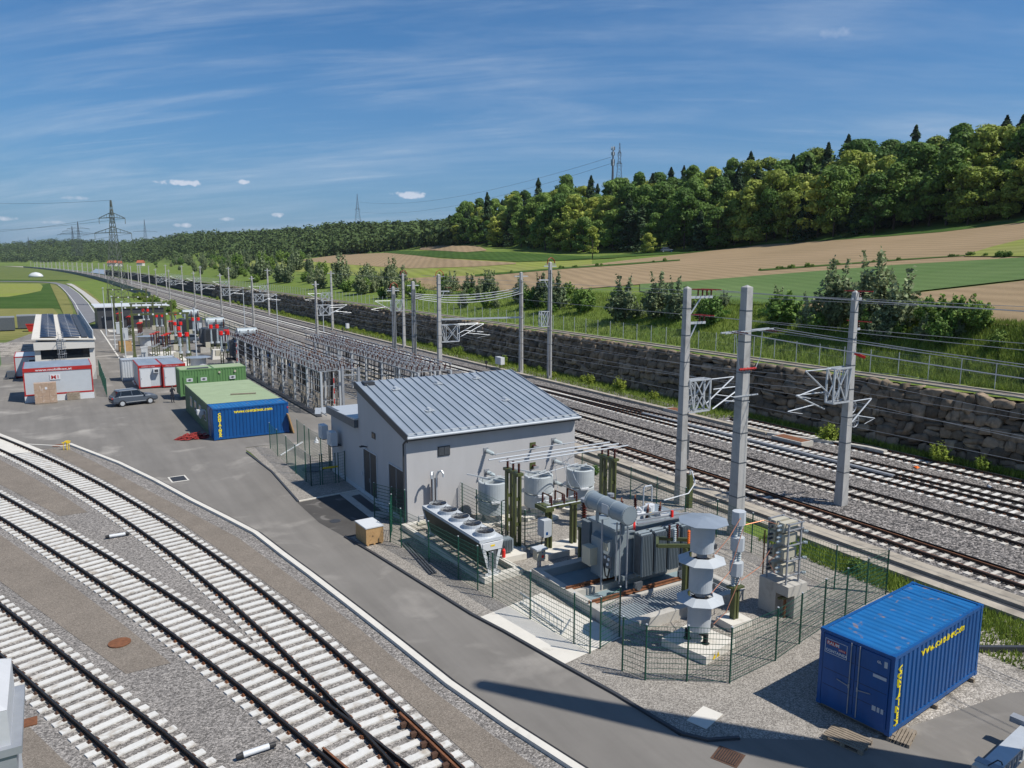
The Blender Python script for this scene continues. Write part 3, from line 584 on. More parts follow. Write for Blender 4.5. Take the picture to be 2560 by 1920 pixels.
while z < WZ-.15:
    hh = rng.uniform(.5, .92); hh = min(hh, WZ+.08-z); u = -12.0
    while u < 330:
        k = 1 if u < 130 else 1.6; L = rng.uniform(.5, 1.7)*k; v = rng.uniform(.8, 1.15)
        if L > 1.1 and rng.random() < .35 and hh > .6:
            for q in (0, 1): stone(.55+(z+hh*(.25+.5*q))*.235+rng.uniform(-.06, .08), u+L/2, z+hh*(.25+.5*q), .4, L*.52, hh*.27, u < 130)
        else: stone(.5+(z+hh/2)*.235+rng.uniform(-.1, .12), u+L/2, z+hh/2+rng.uniform(-.08, .08), .42, L*.53, hh*.54*v, u < 130)
        u += L
    z += hh*.94
me = bpy.data.meshes.new('boulders'); VV = np.concatenate(vs); FF = np.concatenate(fs)
me.vertices.add(len(VV)); me.vertices.foreach_set('co', VV.ravel()); me.loops.add(FF.size); me.loops.foreach_set('vertex_index', FF.ravel().astype(np.int32)); me.polygons.add(len(FF)); me.polygons.foreach_set('loop_start', np.arange(0, FF.size, 3)); me.update(calc_edges=True); me.materials.append(stone_m)
put('boulder_face', me, wallT)
strip('berm_kerb', kurve(lambda u: 58.6+bend(u), -25, 700, 10), -.13, .13, WZ-.1, conc_walk, zt=WZ+.14)
strip('berm_kerb', kurve(lambda u: 59.7+bend(u), -25, 700, 10), -.13, .13, WZ-.1, conc_walk, zt=WZ+.2)
strip('berm_path', kurve(lambda u: 59.15+bend(u), -25, 700, 10), -.4, .4, WZ-.1, brown_grit, zt=WZ+.1)
fn = thing('wire_mesh_fence', 'long grey wire mesh fence on steel posts along the top of the stone wall', 'fence', (60.6, 0, WZ))
pm = M().cyl((0, 0, 0), (0, 0, 2.0), .035, n=6).mesh('post', alu)
allu = [18+i*2.6 for i in range(180)]
for u in allu[:100]: put('post', pm, fn, (bend(u), u, .1))
b = M()
for u in allu[100:]: b.cyl((bend(u), u, .1), (bend(u), u, 2.1), .045, n=4)
b.build('far_post', alu, fn, kind='stuff')
b = M(); vb = M()
for a, c in zip(allu[:-1], allu[1:]):
    for zz in (1.15, 2.0): b.bar((bend(a), a, zz), (bend(c), c, zz), .005)
    vb.quad((bend(a), a, .15), (bend(c), c, .15), (bend(c), c, 2.0), (bend(a), a, 2.0))
b.build('line_wire', alu, fn); vb.build('mesh_panel', veil, fn)
nb = thing('noise_barrier', 'long grey noise barrier along the left edge of the distant railway curve', 'noise barrier', (0, 0, 0)); b = M()
us = list(range(328, 1800, 24)); off_ = lambda u: 33.6+bend(u)
for a, c in zip(us[:-1], us[1:]): b.quad((off_(a), a, -.2), (off_(c), c, -.2), (off_(c), c, 2.3), (off_(a), a, 2.3)); b.bar((off_(a), a, 0), (off_(a), a, 2.4), .25)
b.build('panel', mat('barrier_grey', (.20, .21, .205), .8, var=.2, scale=.3), nb)
strip('far_ballast', kurve(lambda u: 44.6+bend(u), 1400, 3200, 40), -12, 10, .3, conc_walk)

# ------------------------------------------------------------------ substation building
bt = thing('substation_building', 'white rendered building with grey standing-seam roof in the middle of the yard', 'building', (16.07, 38.33, 0))
LB, YB, YA = 11.2, 7.65, 13.2
b = M(); b.add([(0, 0, -.1), (LB, 0, -.1), (LB, YB, -.1), (0, YB, -.1), (0, 0, 5.10), (LB, 0, 5.10), (LB, YB, 6.78), (0, YB, 6.78)],
      [(0, 1, 5, 4), (1, 2, 6, 5), (2, 3, 7, 6), (3, 0, 4, 7), (4, 5, 6, 7), (0, 3, 2, 1)])
b.box(0.002, LB-.002, YB+.002, YA, -.1, 4.3); b.build('wall', plaster, bt)
sl_ = (6.78-5.10)/YB
def rz_(y): return 5.12+sl_*y
rt_ = M(); y0, y1_ = -.38, 8.0
rt_.add([(-.06, y0, rz_(y0)), (LB+.06, y0, rz_(y0)), (LB+.06, y1_, rz_(y1_)), (-.06, y1_, rz_(y1_)), (-.06, y0, rz_(y0)+.1), (LB+.06, y0, rz_(y0)+.1), (LB+.06, y1_, rz_(y1_)+.1), (-.06, y1_, rz_(y1_)+.1)],
        [(0, 3, 2, 1), (4, 5, 6, 7), (0, 1, 5, 4), (1, 2, 6, 5), (2, 3, 7, 6), (3, 0, 4, 7)])
N_S = 21
for i in range(N_S+1):
    x = -.04+(LB+.08)*i/N_S; rt_.bar((x, y0+.02, rz_(y0)+.135), (x, y1_-.05, rz_(y1_)+.135), .035, .075)
ro = rt_.build('roof', roof_m, bt)
b = M()
for x in (-.08, LB+.08):
    q = -.0
    b.add([(x-.02, y0, rz_(y0)-.26), (x+.02, y0, rz_(y0)-.26), (x+.02, y1_, rz_(y1_)-.26), (x-.02, y1_, rz_(y1_)-.26), (x-.02, y0, rz_(y0)+.12), (x+.02, y0, rz_(y0)+.12), (x+.02, y1_, rz_(y1_)+.12), (x-.02, y1_, rz_(y1_)+.12)],
          [(0, 3, 2, 1), (4, 5, 6, 7), (0, 1, 5, 4), (1, 2, 6, 5), (2, 3, 7, 6), (3, 0, 4, 7)])
b.box(-.06, LB+.06, y0-.002, y0+.36, 4.86, 4.99); b.build('fascia', dkgrey, bt)
b = M().tube([(-.12, y0-.08, 5.04), (LB+.12, y0-.08, 5.04)], .075, 10); b.build('gutter', alu, bt)
b = M()
for i in range(N_S): b.box(.02+(LB+.08)*i/N_S, .10+(LB+.08)*i/N_S+.26, y0+.12, y0+.15, rz_(y0)+.12, rz_(y0)+.19)
b.bar((-.04, y0+.16, rz_(y0)+.2), (LB+.04, y0+.16, rz_(y0)+.2), .035); b.build('snow_guard', alu, ro)
b = M().tube([(-.08, y0-.06, 5.0), (-.1, -.02, 4.75), (-.12, .12, 4.6), (-.14, .14, .05)], .055, 8); b.build('downpipe', dkgrey, bt)
for x, y in [(2.0, 6.2), (5.0, 6.55), (8.0, 6.9), (2.6, 2.6), (8.0, 3.0)]:
    v = M().box(-.28, .28, -.22, .22, 0, .035); v.rev((0, -.2, .05), (0, .22, .06), [(0, .13), (1, .13)], 12); v.build('roof_vent', pale, ro, (x, y, rz_(y)+.11))
M().box(.35, 1.0, 7.2, 7.85, rz_(7.2)+.12, rz_(7.2)+.32).build('roof_hatch', dkgrey, ro)
b = M().add([(-.25, YB-.02, 4.62), (LB+.2, YB-.02, 4.62), (LB+.2, YA+.25, 4.42), (-.25, YA+.25, 4.42), (-.25, YB-.02, 4.72), (LB+.2, YB-.02, 4.72), (LB+.2, YA+.25, 4.52), (-.25, YA+.25, 4.52)], [(0, 3, 2, 1), (4, 5, 6, 7), (0, 1, 5, 4), (1, 2, 6, 5), (2, 3, 7, 6), (3, 0, 4, 7)])
b.build('annex_roof', alu, bt)
M().box(-.27, -.02, YB+.01, YA+.22, 4.12, 4.60).build('annex_fascia', steel_dk, bt)
def door(y0_, y1__, zt):
    d = M(); d.box(-.012, .05, y0_, y1__, .02, zt, 0); d.box(-.03, -.012, (y0_+y1__)/2-.01, (y0_+y1__)/2+.01, .05, zt-.05, 1)
    for q in (y0_-.06, y1__): d.box(-.05, .03, q, q+.06, 0, zt+.06, 1)
    d.box(-.05, .03, y0_, y1__, zt, zt+.06, 1); o = d.build('door', [door_m, pale], bt)
    M().box(-.08, -.03, (y0_+y1__)/2+.08, (y0_+y1__)/2+.12, 1.05, 1.3).build('handle', steel, o)
door(4.55, 6.75, 2.98); door(.45, 2.55, 2.98)
for y0_, y1__, z0_, z1_ in ((4.65, 5.24, 3.95, 4.33),):
    o = M().box(-.03, .02, y0_, y1__, z0_, z1_).build('window', dkgrey, bt); M().box(-.045, -.03, y0_+.06, y1__-.06, z0_+.06, z1_-.06).build('pane', glass, o)
o = M().box(1.88, 2.62, -.05, .0, 3.72, 4.26).build('louvre_window', dkgrey, bt); b = M()
for i in range(9):
    for a in (1.93, 2.27): b.box(a, a+.30, -.075, -.05, 3.77+i*.052, 3.80+i*.052)
b.build('louvre_blade', steel_dk, o)
M().cyl((-.02, 6.1, 3.2), (-.4, 6.1, 3.32), .04).box(-.5, -.2, 6.0, 6.2, 3.24, 3.3).build('wall_lamp', dkgrey, bt)
M().box(-.05, 0, 7.05, 7.2, 1.2, 1.4).build('switch_box', pale, bt)
M().box(-.03, 0, .03, YA-.03, 0, .28).build('plinth', pale, bt)
for i, (y, zz) in enumerate(((11.4, 2.75), (13.35, 2.85))):
    a = thing('air_conditioner', ('white air conditioner box on the shaded gable wall, nearer the doors', 'white air conditioner box at the far corner of the gable wall')[i], 'air conditioner', (15.55, 38.33+y, zz-.45))
    M().box(-.22, .2, -.45, .45, 0, .92).build('casing', white_p, a); f = M().cyl((-.225, -.1, .46), (-.245, -.1, .46), .36, n=20)
    f.build('fan_grille', pale, a); M().box(-.2, .5, -.4, .4, -.06, -.02).build('bracket', dkgrey, a)
b = M().box(-.3, .3, -.22, .22, -.03, .03); b.tf(0, (0, 0, 0)); fl = thing('floodlight', 'square floodlights on a bracket at the far low corner of the building', 'floodlight', (16.0, 52.2, 4.1))
M().bar((0, 0, -.3), (-.5, .4, .1), .06).build('bracket', steel, fl)
for q in (0, .45): M().add([(-.75+q, .35, -.15), (-.4+q, .15, -.15), (-.3+q, .35, .25), (-.65+q, .55, .25), (-.72+q, .40, -.2), (-.37+q, .2, -.2), (-.27+q, .4, .2), (-.62+q, .6, .2)], [(0, 1, 2, 3), (4, 7, 6, 5), (0, 4, 5, 1), (1, 5, 6, 2), (2, 6, 7, 3), (3, 7, 4, 0)]).build('lamp_head', alu, fl)

# wall bushings, brackets, pipes
def bushing(x, z, label):
    t = thing('wall_bushing', label, 'bushing', (x, 38.33, z), group='bushings through the front wall')
    M().box(-.16, .16, -.03, 0, -.16, .16).cyl((0, -.03, 0), (0, -.12, 0), .09, n=8).build('flange', steel, t)
    b = M(); b.rev((0, -.1, 0), (.12, -.75, -.08), [(0, .06)]+[p for i in range(7) for p in ((.08+i*.12, .075), (.12+i*.12, .125), (.15+i*.12, .075))]+[(1, .05)], 8); b.build('insulator', grey_i, t)
    M().cyl((.12, -.75, -.08), (.16, -.98, -.10), .035, n=6).build('terminal', alu, t)
for x, z, l in [(21.0, 3.68, 'upper left grey bushing sticking out of the front wall'), (21.05, 2.4, 'lower left grey bushing sticking out of the front wall'), (25.7, 3.72, 'upper right grey bushing sticking out of the front wall'), (25.75, 2.45, 'middle right grey bushing sticking out of the front wall'), (25.8, 1.1, 'lowest right grey bushing on the front wall behind the right coil')]: bushing(x, z, l)
for z, l in ((3.57, 'upper olive wall plate with a brown insulator between the bushings'), (2.33, 'lower olive wall plate with a brown insulator between the bushings')):
    t = thing('wall_bracket', l, 'wall bracket', (24.2, 38.33, z)); M().box(-.2, .2, -.03, 0, -.2, .2).build('plate', olive, t)
    M().ins((0, -.03, 0), (0, -.42, 0), .1, 3).build('insulator', brown_i, t); M().box(-.2, .12, -.5, -.42, -.07, .07).build('clamp', steel, t)
pp = thing('vent_pipes', 'pair of hooked stainless pipes rising along the front wall behind the cooler', 'pipes', (17.55, 37.9, 0))
for i, x in enumerate((-.1, .1)):
    M().tube([(x, 0, .2), (x, 0, 2.75), (x*1.8+.02, -.08, 3.0), (x*3, -.22, 3.05), (x*3.6, -.34, 2.9), (x*3.6, -.36, 2.72)], .06, 8).build('pipe', alu, pp)
M().box(-.2, .2, .05, .10, .3, 2.6).build('cover', mat('pipe_cover', (.25, .19, .17), .6), pp)

# ------------------------------------------------------------------ green mesh fences
fpost = M().cyl((0, 0, 0), (0, 0, 2.06), .033, n=8, mi=0).cyl((0, 0, 2.06), (0, 0, 2.09), .036, n=8, mi=1).mesh('post', [green_p, pale])
def mesh_fence(label, pts, z=0.0, h=2.0, dv=.1, group=None, sub=True):
    t = thing('mesh_fence', label, 'fence', (pts[0][0], pts[0][1], z), group=group); P = [(x-pts[0][0], y-pts[0][1]) for x, y in pts]
    for a in P: put('post', fpost, t, (a[0], a[1], 0))
    for (x0, y0), (x1, y1__) in zip(P[:-1], P[1:]):
        L = math.hypot(x1-x0, y1__-y0); 
        if L < .2: continue
        dx, dy = (x1-x0)/L, (y1__-y0)/L; b = M(); n = int(L/dv)
        for i in range(n+1):
            s = L*i/n; b.bar((x0+dx*s, y0+dy*s, .06), (x0+dx*s, y0+dy*s, h), .006)
        for k in range(11): b.bar((x0, y0, .06+k*(h-.06)/10), (x1, y1__, .06+k*(h-.06)/10), .014)
        b.build('mesh_panel', green_p, t)
    return t
mesh_fence('green mesh fence along the road side of the coolers, ending at the concrete apron', [(14.3, 36.5), (14.5, 35.5), (14.9, 33.0), (15.2, 30.4), (15.4, 28.9), (15.6, 27.9), (15.9, 25.3), (16.25, 22.7), (16.35, 21.8)])
mesh_fence('short green mesh fence between the building corner and the road beside the plywood crate', [(14.3, 36.5), (15.0, 38.0)])
mesh_fence('open green mesh gate leaf standing across the concrete apron', [(16.9, 21.9), (18.1, 22.25)])
mesh_fence('green mesh fence curving round the front of the three-tier tower to the blue container', [(16.6, 20.2), (16.9, 19.3), (18.1, 18.5), (19.3, 17.65), (21.9, 17.9), (23.7, 18.3), (25.6, 18.7), (27.3, 18.95), (29.0, 19.2), (30.7, 19.4)])
mesh_fence('green mesh fence along the railway side of the transformer compound', [(30.7, 19.4), (29.2, 20.9), (29.3, 23.4), (29.4, 25.9), (29.5, 28.4), (29.6, 30.9), (29.7, 33.4), (29.8, 35.9), (29.8, 38.4), (29.8, 41)], dv=.14)
ig = [g(1118.7, 1267.6), g(1156, 1293.6), g(1191.7, 1312.8), g(1254, 1347), g(1312, 1372)]
mesh_fence('green mesh fence between the coolers and the three grey coils', ig+[(21.3, 31.9)], dv=.14)
mesh_fence('green mesh fence along the road left of the building', [(13.9, 60.3), (13.8, 57.6), (13.8, 55), (13.65, 52.1), (13.7, 49.8), (13.7, 48.6)], dv=.14)
mesh_fence('green mesh fence with gate posts across the path in front of the building doors', [(13.7, 48.6), (14.3, 48.6), (14.45, 48.6), (15.3, 48.5), (15.5, 48.5), (16.0, 48.7)], dv=.14)
mesh_fence('green mesh fence running back from the building to the left blue container', [(16.1, 60.5), (16.0, 58.1), (15.95, 56.7), (16.1, 54.3), (16.2, 52.7), (16.0, 51.7)], dv=.14)
# railing-like gate by the near gable corner
t = thing('mesh_fence', 'green barred fence panel standing out from the near corner of the building', 'fence', (15.0, 40.6, 0)); put('post', fpost, t); put('post', fpost, t, (.55, -1.3, 0)); put('post', fpost, t, (.95, -2.2, 0))
for a, c in (((0, 0), (.55, -1.3)), ((.55, -1.3), (.95, -2.2))):
    b = M()
    for k in range(11): b.bar((*a, .1+k*.19), (*c, .1+k*.19), .025)
    n = 12
    for i in range(n): b.bar((a[0]+(c[0]-a[0])*i/n, a[1]+(c[1]-a[1])*i/n, .06), (a[0]+(c[0]-a[0])*i/n, a[1]+(c[1]-a[1])*i/n, 2), .006)
    b.build('mesh_panel', green_p, t)
# far perimeter fence below the railway
mesh_fence('long green mesh fence between the far switchyard and the railway embankment', [(31.5, 62+i*5.0) for i in range(28)], dv=.5)
mesh_fence('dark green mesh fence running away beside the white building with the solar roof', [(4.5, 92.6), (4.55, 97), (4.6, 101.6), (4.7, 106), (4.72, 110.7)], dv=.07)
b = M()
for i in range(3): b.box(14.35+i*.14, 14.43+i*.14, 31.6, 36.0, 0.01, .07)
tag(b.tf(0, (-14.6, -34, 0)).build('steel_profile', steel_dk, loc=(14.75, 33.9, 0)), 'dark steel profiles lying on the gravel beside the fence near the plywood crate', 'steel profile'); COL.objects[-1].rotation_euler = (0, 0, -.1)

# ------------------------------------------------------------------ cooler with five fans
ck = thing('cooler_plinth', 'long concrete frame plinth under the five-fan cooler', 'concrete plinth', (16.75, 33.7, 0), .045)
for i, d in enumerate(((-1.0, -.75, -4.4, 4.4), (.85, 1.1, -4.4, 4.4), (-.75, .85, -4.4, -4.0), (-.75, .85, 4.0, 4.4))): M().box(d[0], d[1], d[2], d[3], 0, .28).build('beam', conc_lt if i != 9 else conc, ck)
cl = thing('cooling_unit', 'V-shaped white cooler with five round fans on top, in front of the building', 'cooler', (16.35, 32.45, .28), .02)
hw = 2.95
b = M()
for s in (-1, 1):
    b.add([(s*.14, -hw, .25), (s*.14, hw, .25), (s*.58, hw, 1.62), (s*.58, -hw, 1.62), (s*.07, -hw, .25), (s*.07, hw, .25), (s*.51, hw, 1.62), (s*.51, -hw, 1.62)], [(0, 1, 2, 3), (4, 7, 6, 5), (0, 4, 5, 1), (1, 5, 6, 2), (2, 6, 7, 3), (3, 7, 4, 0)])
b.build('coil', mat('cooler_coil', (.075, .08, .06), .6, .3, var=.3, scale=6), cl)
M().box(-.62, .62, -hw-.05, hw+.05, 1.62, 1.76).build('top_plate', pale, cl)
for s in (-1, 1):
    M().prism([(-.12, 0), (-.05, 0), (-.05, .0001), (-.12, .0001)], 0, .001).build('foot_shim', white_p, cl) if False else None
    e = M(); y = s*(hw+.07)
    e.add([(-.60, y, 1.62), (-.44, y, 1.62), (-.02, y, .1), (-.18, y, .1), (-.60, y+s*.05, 1.62), (-.44, y+s*.05, 1.62), (-.02, y+s*.05, .1), (-.18, y+s*.05, .1)], [(0, 1, 2, 3), (4, 7, 6, 5), (0, 4, 5, 1), (1, 5, 6, 2), (2, 6, 7, 3), (3, 7, 4, 0)])
    e.add([(.60, y, 1.62), (.44, y, 1.62), (.02, y, .1), (.18, y, .1), (.60, y+s*.05, 1.62), (.44, y+s*.05, 1.62), (.02, y+s*.05, .1), (.18, y+s*.05, .1)], [(0, 1, 2, 3), (4, 7, 6, 5), (0, 4, 5, 1), (1, 5, 6, 2), (2, 6, 7, 3), (3, 7, 4, 0)])
    e.box(-.35, .35, y-.02, y+s*.03, .0, .16); e.build('end_frame', white_p, cl)
M().box(-.5, .5, -hw-.15, -hw-.06, 1.25, 1.6).build('control_panel', white_p, cl); M().box(-.1, .12, -hw-.16, -hw-.152, 1.42, 1.5).build('yellow_label', yellow, cl)
b = M()
for i in range(6): b.box(-.2, -.14, -hw-.2, -hw-.12, .5+i*.12, .56+i*.12); b.cyl((-.12+i*.06, -hw-.14, .35), (-.12+i*.06, -hw-.14, 1.2), .018, n=5)
b.build('valve_pipes', steel, cl)
b = M()
for s in (-.5, .5): b.box(s-.05, s+.05, -hw, hw, .0, .08)
for i in range(8): b.box(-.5, .5, -hw+i*.83, -hw+i*.83+.12, .02, .075)
b.build('base_frame', steel, cl)
for i in range(5):
    y = -2.4+i*1.2; fo = M().rev((0, y, 1.76), (0, y, 1.96), [(0, .53), (.25, .47), (1, .46), (1, .43), (.1, .43)], 24, 0, cap=False).build('fan_ring', pale, cl)
    b = M().cyl((0, y, 1.74), (0, y, 1.765), .43, n=20).build('fan_well', black_m, fo); b = M()
    for k in range(7):
        a = k*2*math.pi/7; c_, s_ = math.cos(a), math.sin(a); c2, s2 = math.cos(a+.5), math.sin(a+.5)
        b.quad((.1*c_, y+.1*s_, 1.86), (.40*c_, y+.40*s_, 1.88), (.40*c2, y+.40*s2, 1.80), (.1*c2, y+.1*s2, 1.80))
    b.cyl((0, y, 1.79), (0, y, 1.9), .1, n=10); b.build('fan_blades', dkgrey, fo); b = M()
    for r in (.12, .2, .28, .36, .43): b.tube([(r*math.cos(a), y+r*math.sin(a), 1.97) for a in np.linspace(0, 2*math.pi, 19)], .005, 3)
    for a in (0, math.pi/2, math.pi, 3*math.pi/2): b.tube([(.05*math.cos(a), y+.05*math.sin(a), 1.99), (.4*math.cos(a), y+.4*math.sin(a), 2.02), (.47*math.cos(a), y+.47*math.sin(a), 1.8)], .012, 4)
    b.build('fan_guard', dkgrey, fo)
pt = thing('pump_set', 'brass and white pump with pipes on the far end of the cooler plinth', 'pump', (16.6, 37.1, .28))
M().cyl((-.5, 0, .18), (.1, 0, .18), .12, n=10).build('pump_body', beige, pt); M().cyl((.1, 0, .18), (.35, 0, .18), .16, n=12).build('motor', wood, pt); M().tube([(.3, 0, .2), (.5, -.2, .45), (.2, -.9, .5)], .05, 6).build('pipe', white_p, pt); M().tube([(-.4, 0, .3), (-.4, 0, .6), (-.1, 0, .62)], .04, 6).build('pipe', steel, pt)

# ------------------------------------------------------------------ three grey coils
def coil(x, y, label):
    t = thing('reactor_coil', label, 'reactor coil', (x, y, 0), group='grey air-core coils')
    for a in (.6, 2.7, 4.8): M().cyl((.55*math.cos(a), .55*math.sin(a), .18), (.55*math.cos(a), .55*math.sin(a), .62), .07, n=8).cyl((.55*math.cos(a), .55*math.sin(a), .18), (.55*math.cos(a), .55*math.sin(a), .26), .13, n=8).build('foot_insulator', steel, t)
    for z0, z1, nm in ((.62, 1.36, 'lower_winding'), (1.44, 2.42, 'upper_winding')):
        M().rev((0, 0, z0), (0, 0, z1), [(0, .62), (0, .80), (.03, .83), (.97, .83), (1, .80), (1, .68), (0, .66)], 36, 0, cap=False).build(nm, reactor_g, t, smooth=False)
    for a in (.2, 2.3, 4.4):
        c_, s_ = math.cos(a), math.sin(a); M().box(-.16, .16, -.26, .26, 0, .1).tf(a, (.84*c_, .84*s_, 1.35)).build('spacer_plate', white_p, t)
    b = M()
    for a in (.5, 2.07): b.bar((-.86*math.cos(a), -.86*math.sin(a), 2.46), (.86*math.cos(a), .86*math.sin(a), 2.46), .04, .1)
    b.build('spider_beam', reactor_g, t); M().bar((-.2, .2, 2.5), (-1.25, .75, 2.78), .07).build('terminal_arm', alu, t)
coil(20.45, 36.5, 'left grey coil, partly hidden behind the tall olive posts'); coil(23.3, 36.25, 'middle of the three grey coils in front of the building'); coil(26.2, 36.2, 'right grey coil, near the corner of the building')
for i, x in enumerate((20.45, 23.3, 26.2)):
    t = thing('coil_foundation', ('left', 'middle', 'right')[i]+' cross-shaped concrete foundation under a grey coil', 'concrete foundation', (x, 36.3, 0), .35); M().box(-.3, .3, -1.3, 1.3, 0, .18).box(-1.3, -.302, -.3, .3, 0, .176).box(.302, 1.3, -.3, .3, 0, .176).build('slab', conc_lt, t)

# ------------------------------------------------------------------ olive portals with busbars
def portal(x, label, ys, top):
    t = thing('busbar_portal', label, 'portal', (x, ys[0], 0)); 
    for y in ys:
        b = M(); yy = y-ys[0]
        for s in (-.14, .14): b.box(s-.045, s+.045, yy-.12, yy+.12, .2, top)
        for z in (.25, 1.3, 2.6, top-.1): b.box(-.12, .12, yy-.05, yy+.05, z, z+.16)
        b.build('post', olive, t); M().box(-.35, .35, yy-.3, yy+.3, 0, .2).build('footing', conc_lt, t)
    M().box(-.16, .16, min(ys)-ys[0]-.35, max(ys)-ys[0]+.35, top, top+.14).build('crossbeam', olive, t)
    for y in (32.0, 32.55, 33.1): M().ins((0, y-ys[0], top+.14), (0, y-ys[0], 4.56), .085, 7).build('insulator', brown_i, t)
    return t
portal(19.4, 'tall pair of olive posts with brown insulators left of the middle coil', (32.15, 32.95), 3.95); portal(25.4, 'tall pair of olive posts with insulators near the right corner of the building', (32.15, 32.95), 3.9)
for y, l, x0, x1 in ((32.0, 'nearest of the three long aluminium busbars on the olive posts', 18.9, 26.3), (32.55, 'middle long aluminium busbar on the olive posts', 18.6, 26.1), (33.1, 'long aluminium busbar on the olive posts nearest the building', 18.3, 25.9)):
    tag(M().tube([(x0, y, 4.64), (x1, y, 4.64)], .04, 8).build('busbar', alu), l, 'busbar')
for p, q, l in (((21.15, 37.4, 3.62), (25.5, 35.6, 4.2), 'upper thin aluminium tube from the left wall bushing to the right'), ((21.3, 34.2, 3.0), (25.3, 35.2, 3.05), 'lower aluminium tube above the middle coil'), ((21.2, 37.4, 2.35), (22.8, 36.6, 2.1), 'short tube from the lower left bushing to the middle coil')):
    tag(M().tube([p, q], .03, 6).build('busbar', alu), l, 'busbar')
for i, (p, m_, q) in enumerate((((21.5, 32, 4.6), (21.6, 31.8, 3.0), (21.2, 31.2, 2.75)), ((22.3, 32.55, 4.6), (22.6, 32.3, 3.1), (22.1, 31.1, 2.9)), ((22.8, 33.1, 4.6), (23.3, 32.6, 3.0), (22.7, 31.1, 2.9)), ((23.6, 33.1, 4.6), (23.9, 34.6, 3.2), (26, 36, 2.5)), ((23.0, 32.0, 4.6), (23.1, 34.6, 3.2), (23.2, 36, 2.5)))):
    tag(M().tube([p, tuple((a+b_+c)/3 for a, b_, c in zip(p, m_, m_)), m_, q], .014, 4).build('jumper_cable', alu), ('first', 'second', 'third', 'fourth', 'fifth')[i]+' sagging jumper cable under the busbars, counted from the left', 'cable')

# disconnector stand
t = thing('disconnector', 'olive stand with brown insulators and tilted contact arms right of the grey coils', 'disconnector', (20.5, 30.95, 0))
M().box(-.7, 1.95, -.75, .6, 0, .3).build('foundation', conc_lt, t)
for x in (0, 1.5):
    b = M()
    for s in (-.11, .11): b.box(x+s-.04, x+s+.04, -.12, .12, .3, 2.35)
    b.build('post', olive, t)
M().box(-.5, .0, -.5, .5, 2.35, 2.55).box(0.002, 1.9, -.14, .14, 2.35, 2.5).build('crossbeam', olive, t)
for y in (-.42, .42): M().tube([(-.4, y, 2.6), (2.0, y, 2.6)], .03, 6).build('tube', alu, t)
for i in range(3):
    x = -.1+i*.75
    for q in (-.4, .4): M().ins((x, q, 2.6), (x, q, 3.05), .07, 6).build('insulator', brown_i, t)
    M().ins((x+.2, .05, 2.6), (x+.3, .2, 2.95), .06, 4).build('drive_insulator', brown_i, t)
    M().bar((x, -.42, 3.08), (x, .42, 3.08), .05).build('contact_arm', rust_dk, t)
t = thing('control_cabinet', 'pale grey control cabinet hung on the left olive post of the disconnector', 'cabinet', (20.05, 30.6, 1.15)); M().box(-.24, .22, -.3, .28, 0, .85).build('case', pale, t); M().box(-.12, 0, -.306, -.3, .12, .27).build('blue_mark', blue_p, t)
for x in (-.1, .1): M().tube([(x, .05, 0), (x-.04, .1, -.7), (x, .1, -1.12)], .03, 5).build('conduit', black_m, t)
t = thing('control_box', 'small sloped-roof control box on a pedestal beside the transformer pit', 'control box', (18.62, 28.9, 0)); M().box(-.07, -.02, -.05, .05, 0, .85).box(.05, .1, -.05, .05, 0, .85).build('pedestal', steel, t)
M().box(-.2, .26, -.16, .2, .8, 1.28).build('case', beige, t); M().box(-.26, .34, -.24, .26, 1.28, 1.36).build('roof', pale, t); M().cyl((.1, -.165, 1.15), (.1, -.18, 1.15), .03, n=8).build('blue_lamp', blue_p, t); M().box(.05, .17, -.175, -.16, .9, 1.02).build('red_sign', red_b, t)
t = thing('current_transformer', 'three dark insulators on an olive frame with beige box behind the transformer', 'instrument transformers', (21.4, 28.95, 0))
for x in (-.4, 1.5): M().box(x-.07, x+.07, -.07, .07, .3, 1.75).build('post', olive, t)
M().box(-.5, 1.6, -.1, .1, 1.75, 1.9).build('crossbeam', olive, t); M().box(-.4, .6, -.4, .25, 1.902, 2.12).build('tray', beige, t); M().box(-.3, .25, -.42, -.12, .95, 1.7).build('beige_box', beige, t); M().cyl((-.02, -.425, 1.25), (-.02, -.44, 1.25), .07, n=10).build('gauge', black_m, t)
for x in (-.2, .7, 1.4): M().ins((x, 0, 2.12 if x < .6 else 1.9), (x, 0, 3.15), .16, 8, 10).build('insulator', brown_i, t); M().cyl((x, 0, 3.15), (x, 0, 3.3), .17, n=8).build('cap', steel, t)

# ------------------------------------------------------------------ transformer in its pit
pit = thing('transformer_pit', 'concrete basin with blue-grey floor and rails under the big transformer', 'concrete basin', (18.2, 22.2, 0))
for d in ((0, 6.8, 6.2, 6.65), (0, .35, .35, 6.2), (6.45, 6.8, .0, 6.2), (0, 6.45, 0, .35)): M().box(d[0], d[1], d[2], d[3], -.02, .45 if d[0] else .44).build('rim', conc, pit)
M().box(.35, 6.45, .35, 6.2, -.02, .06).build('floor', mat('pit_floor', (.20, .27, .30), .7, var=.15, scale=1), pit)
for y in (2.3, 3.95):
    rail_mesh([(.05, y), (6.4, y)], 0, .40, .16).build('rail', [rust, rust], pit); b = M()
    M().box(.36, 6.44, y-.25, y+.25, .06, .36).build('rail_beam', conc, pit)
b = M()
for i in range(40): b.box(.4+i*.15, .46+i*.15, .5, 2.0, .30, .33)
b.build('grating', steel, pit)
tf = thing('power_transformer', 'large grey power transformer with radiators and a ribbed conservator drum', 'transformer', (20.4, 24.75, .56))
M().box(.0, 3.7, .75, 2.45, .25, 2.35).box(-.15, 3.85, .62, 2.55, 2.35, 2.45).box(.3, 3.4, .55, 2.6, .05, .25).build('tank', tr_grey, tf)
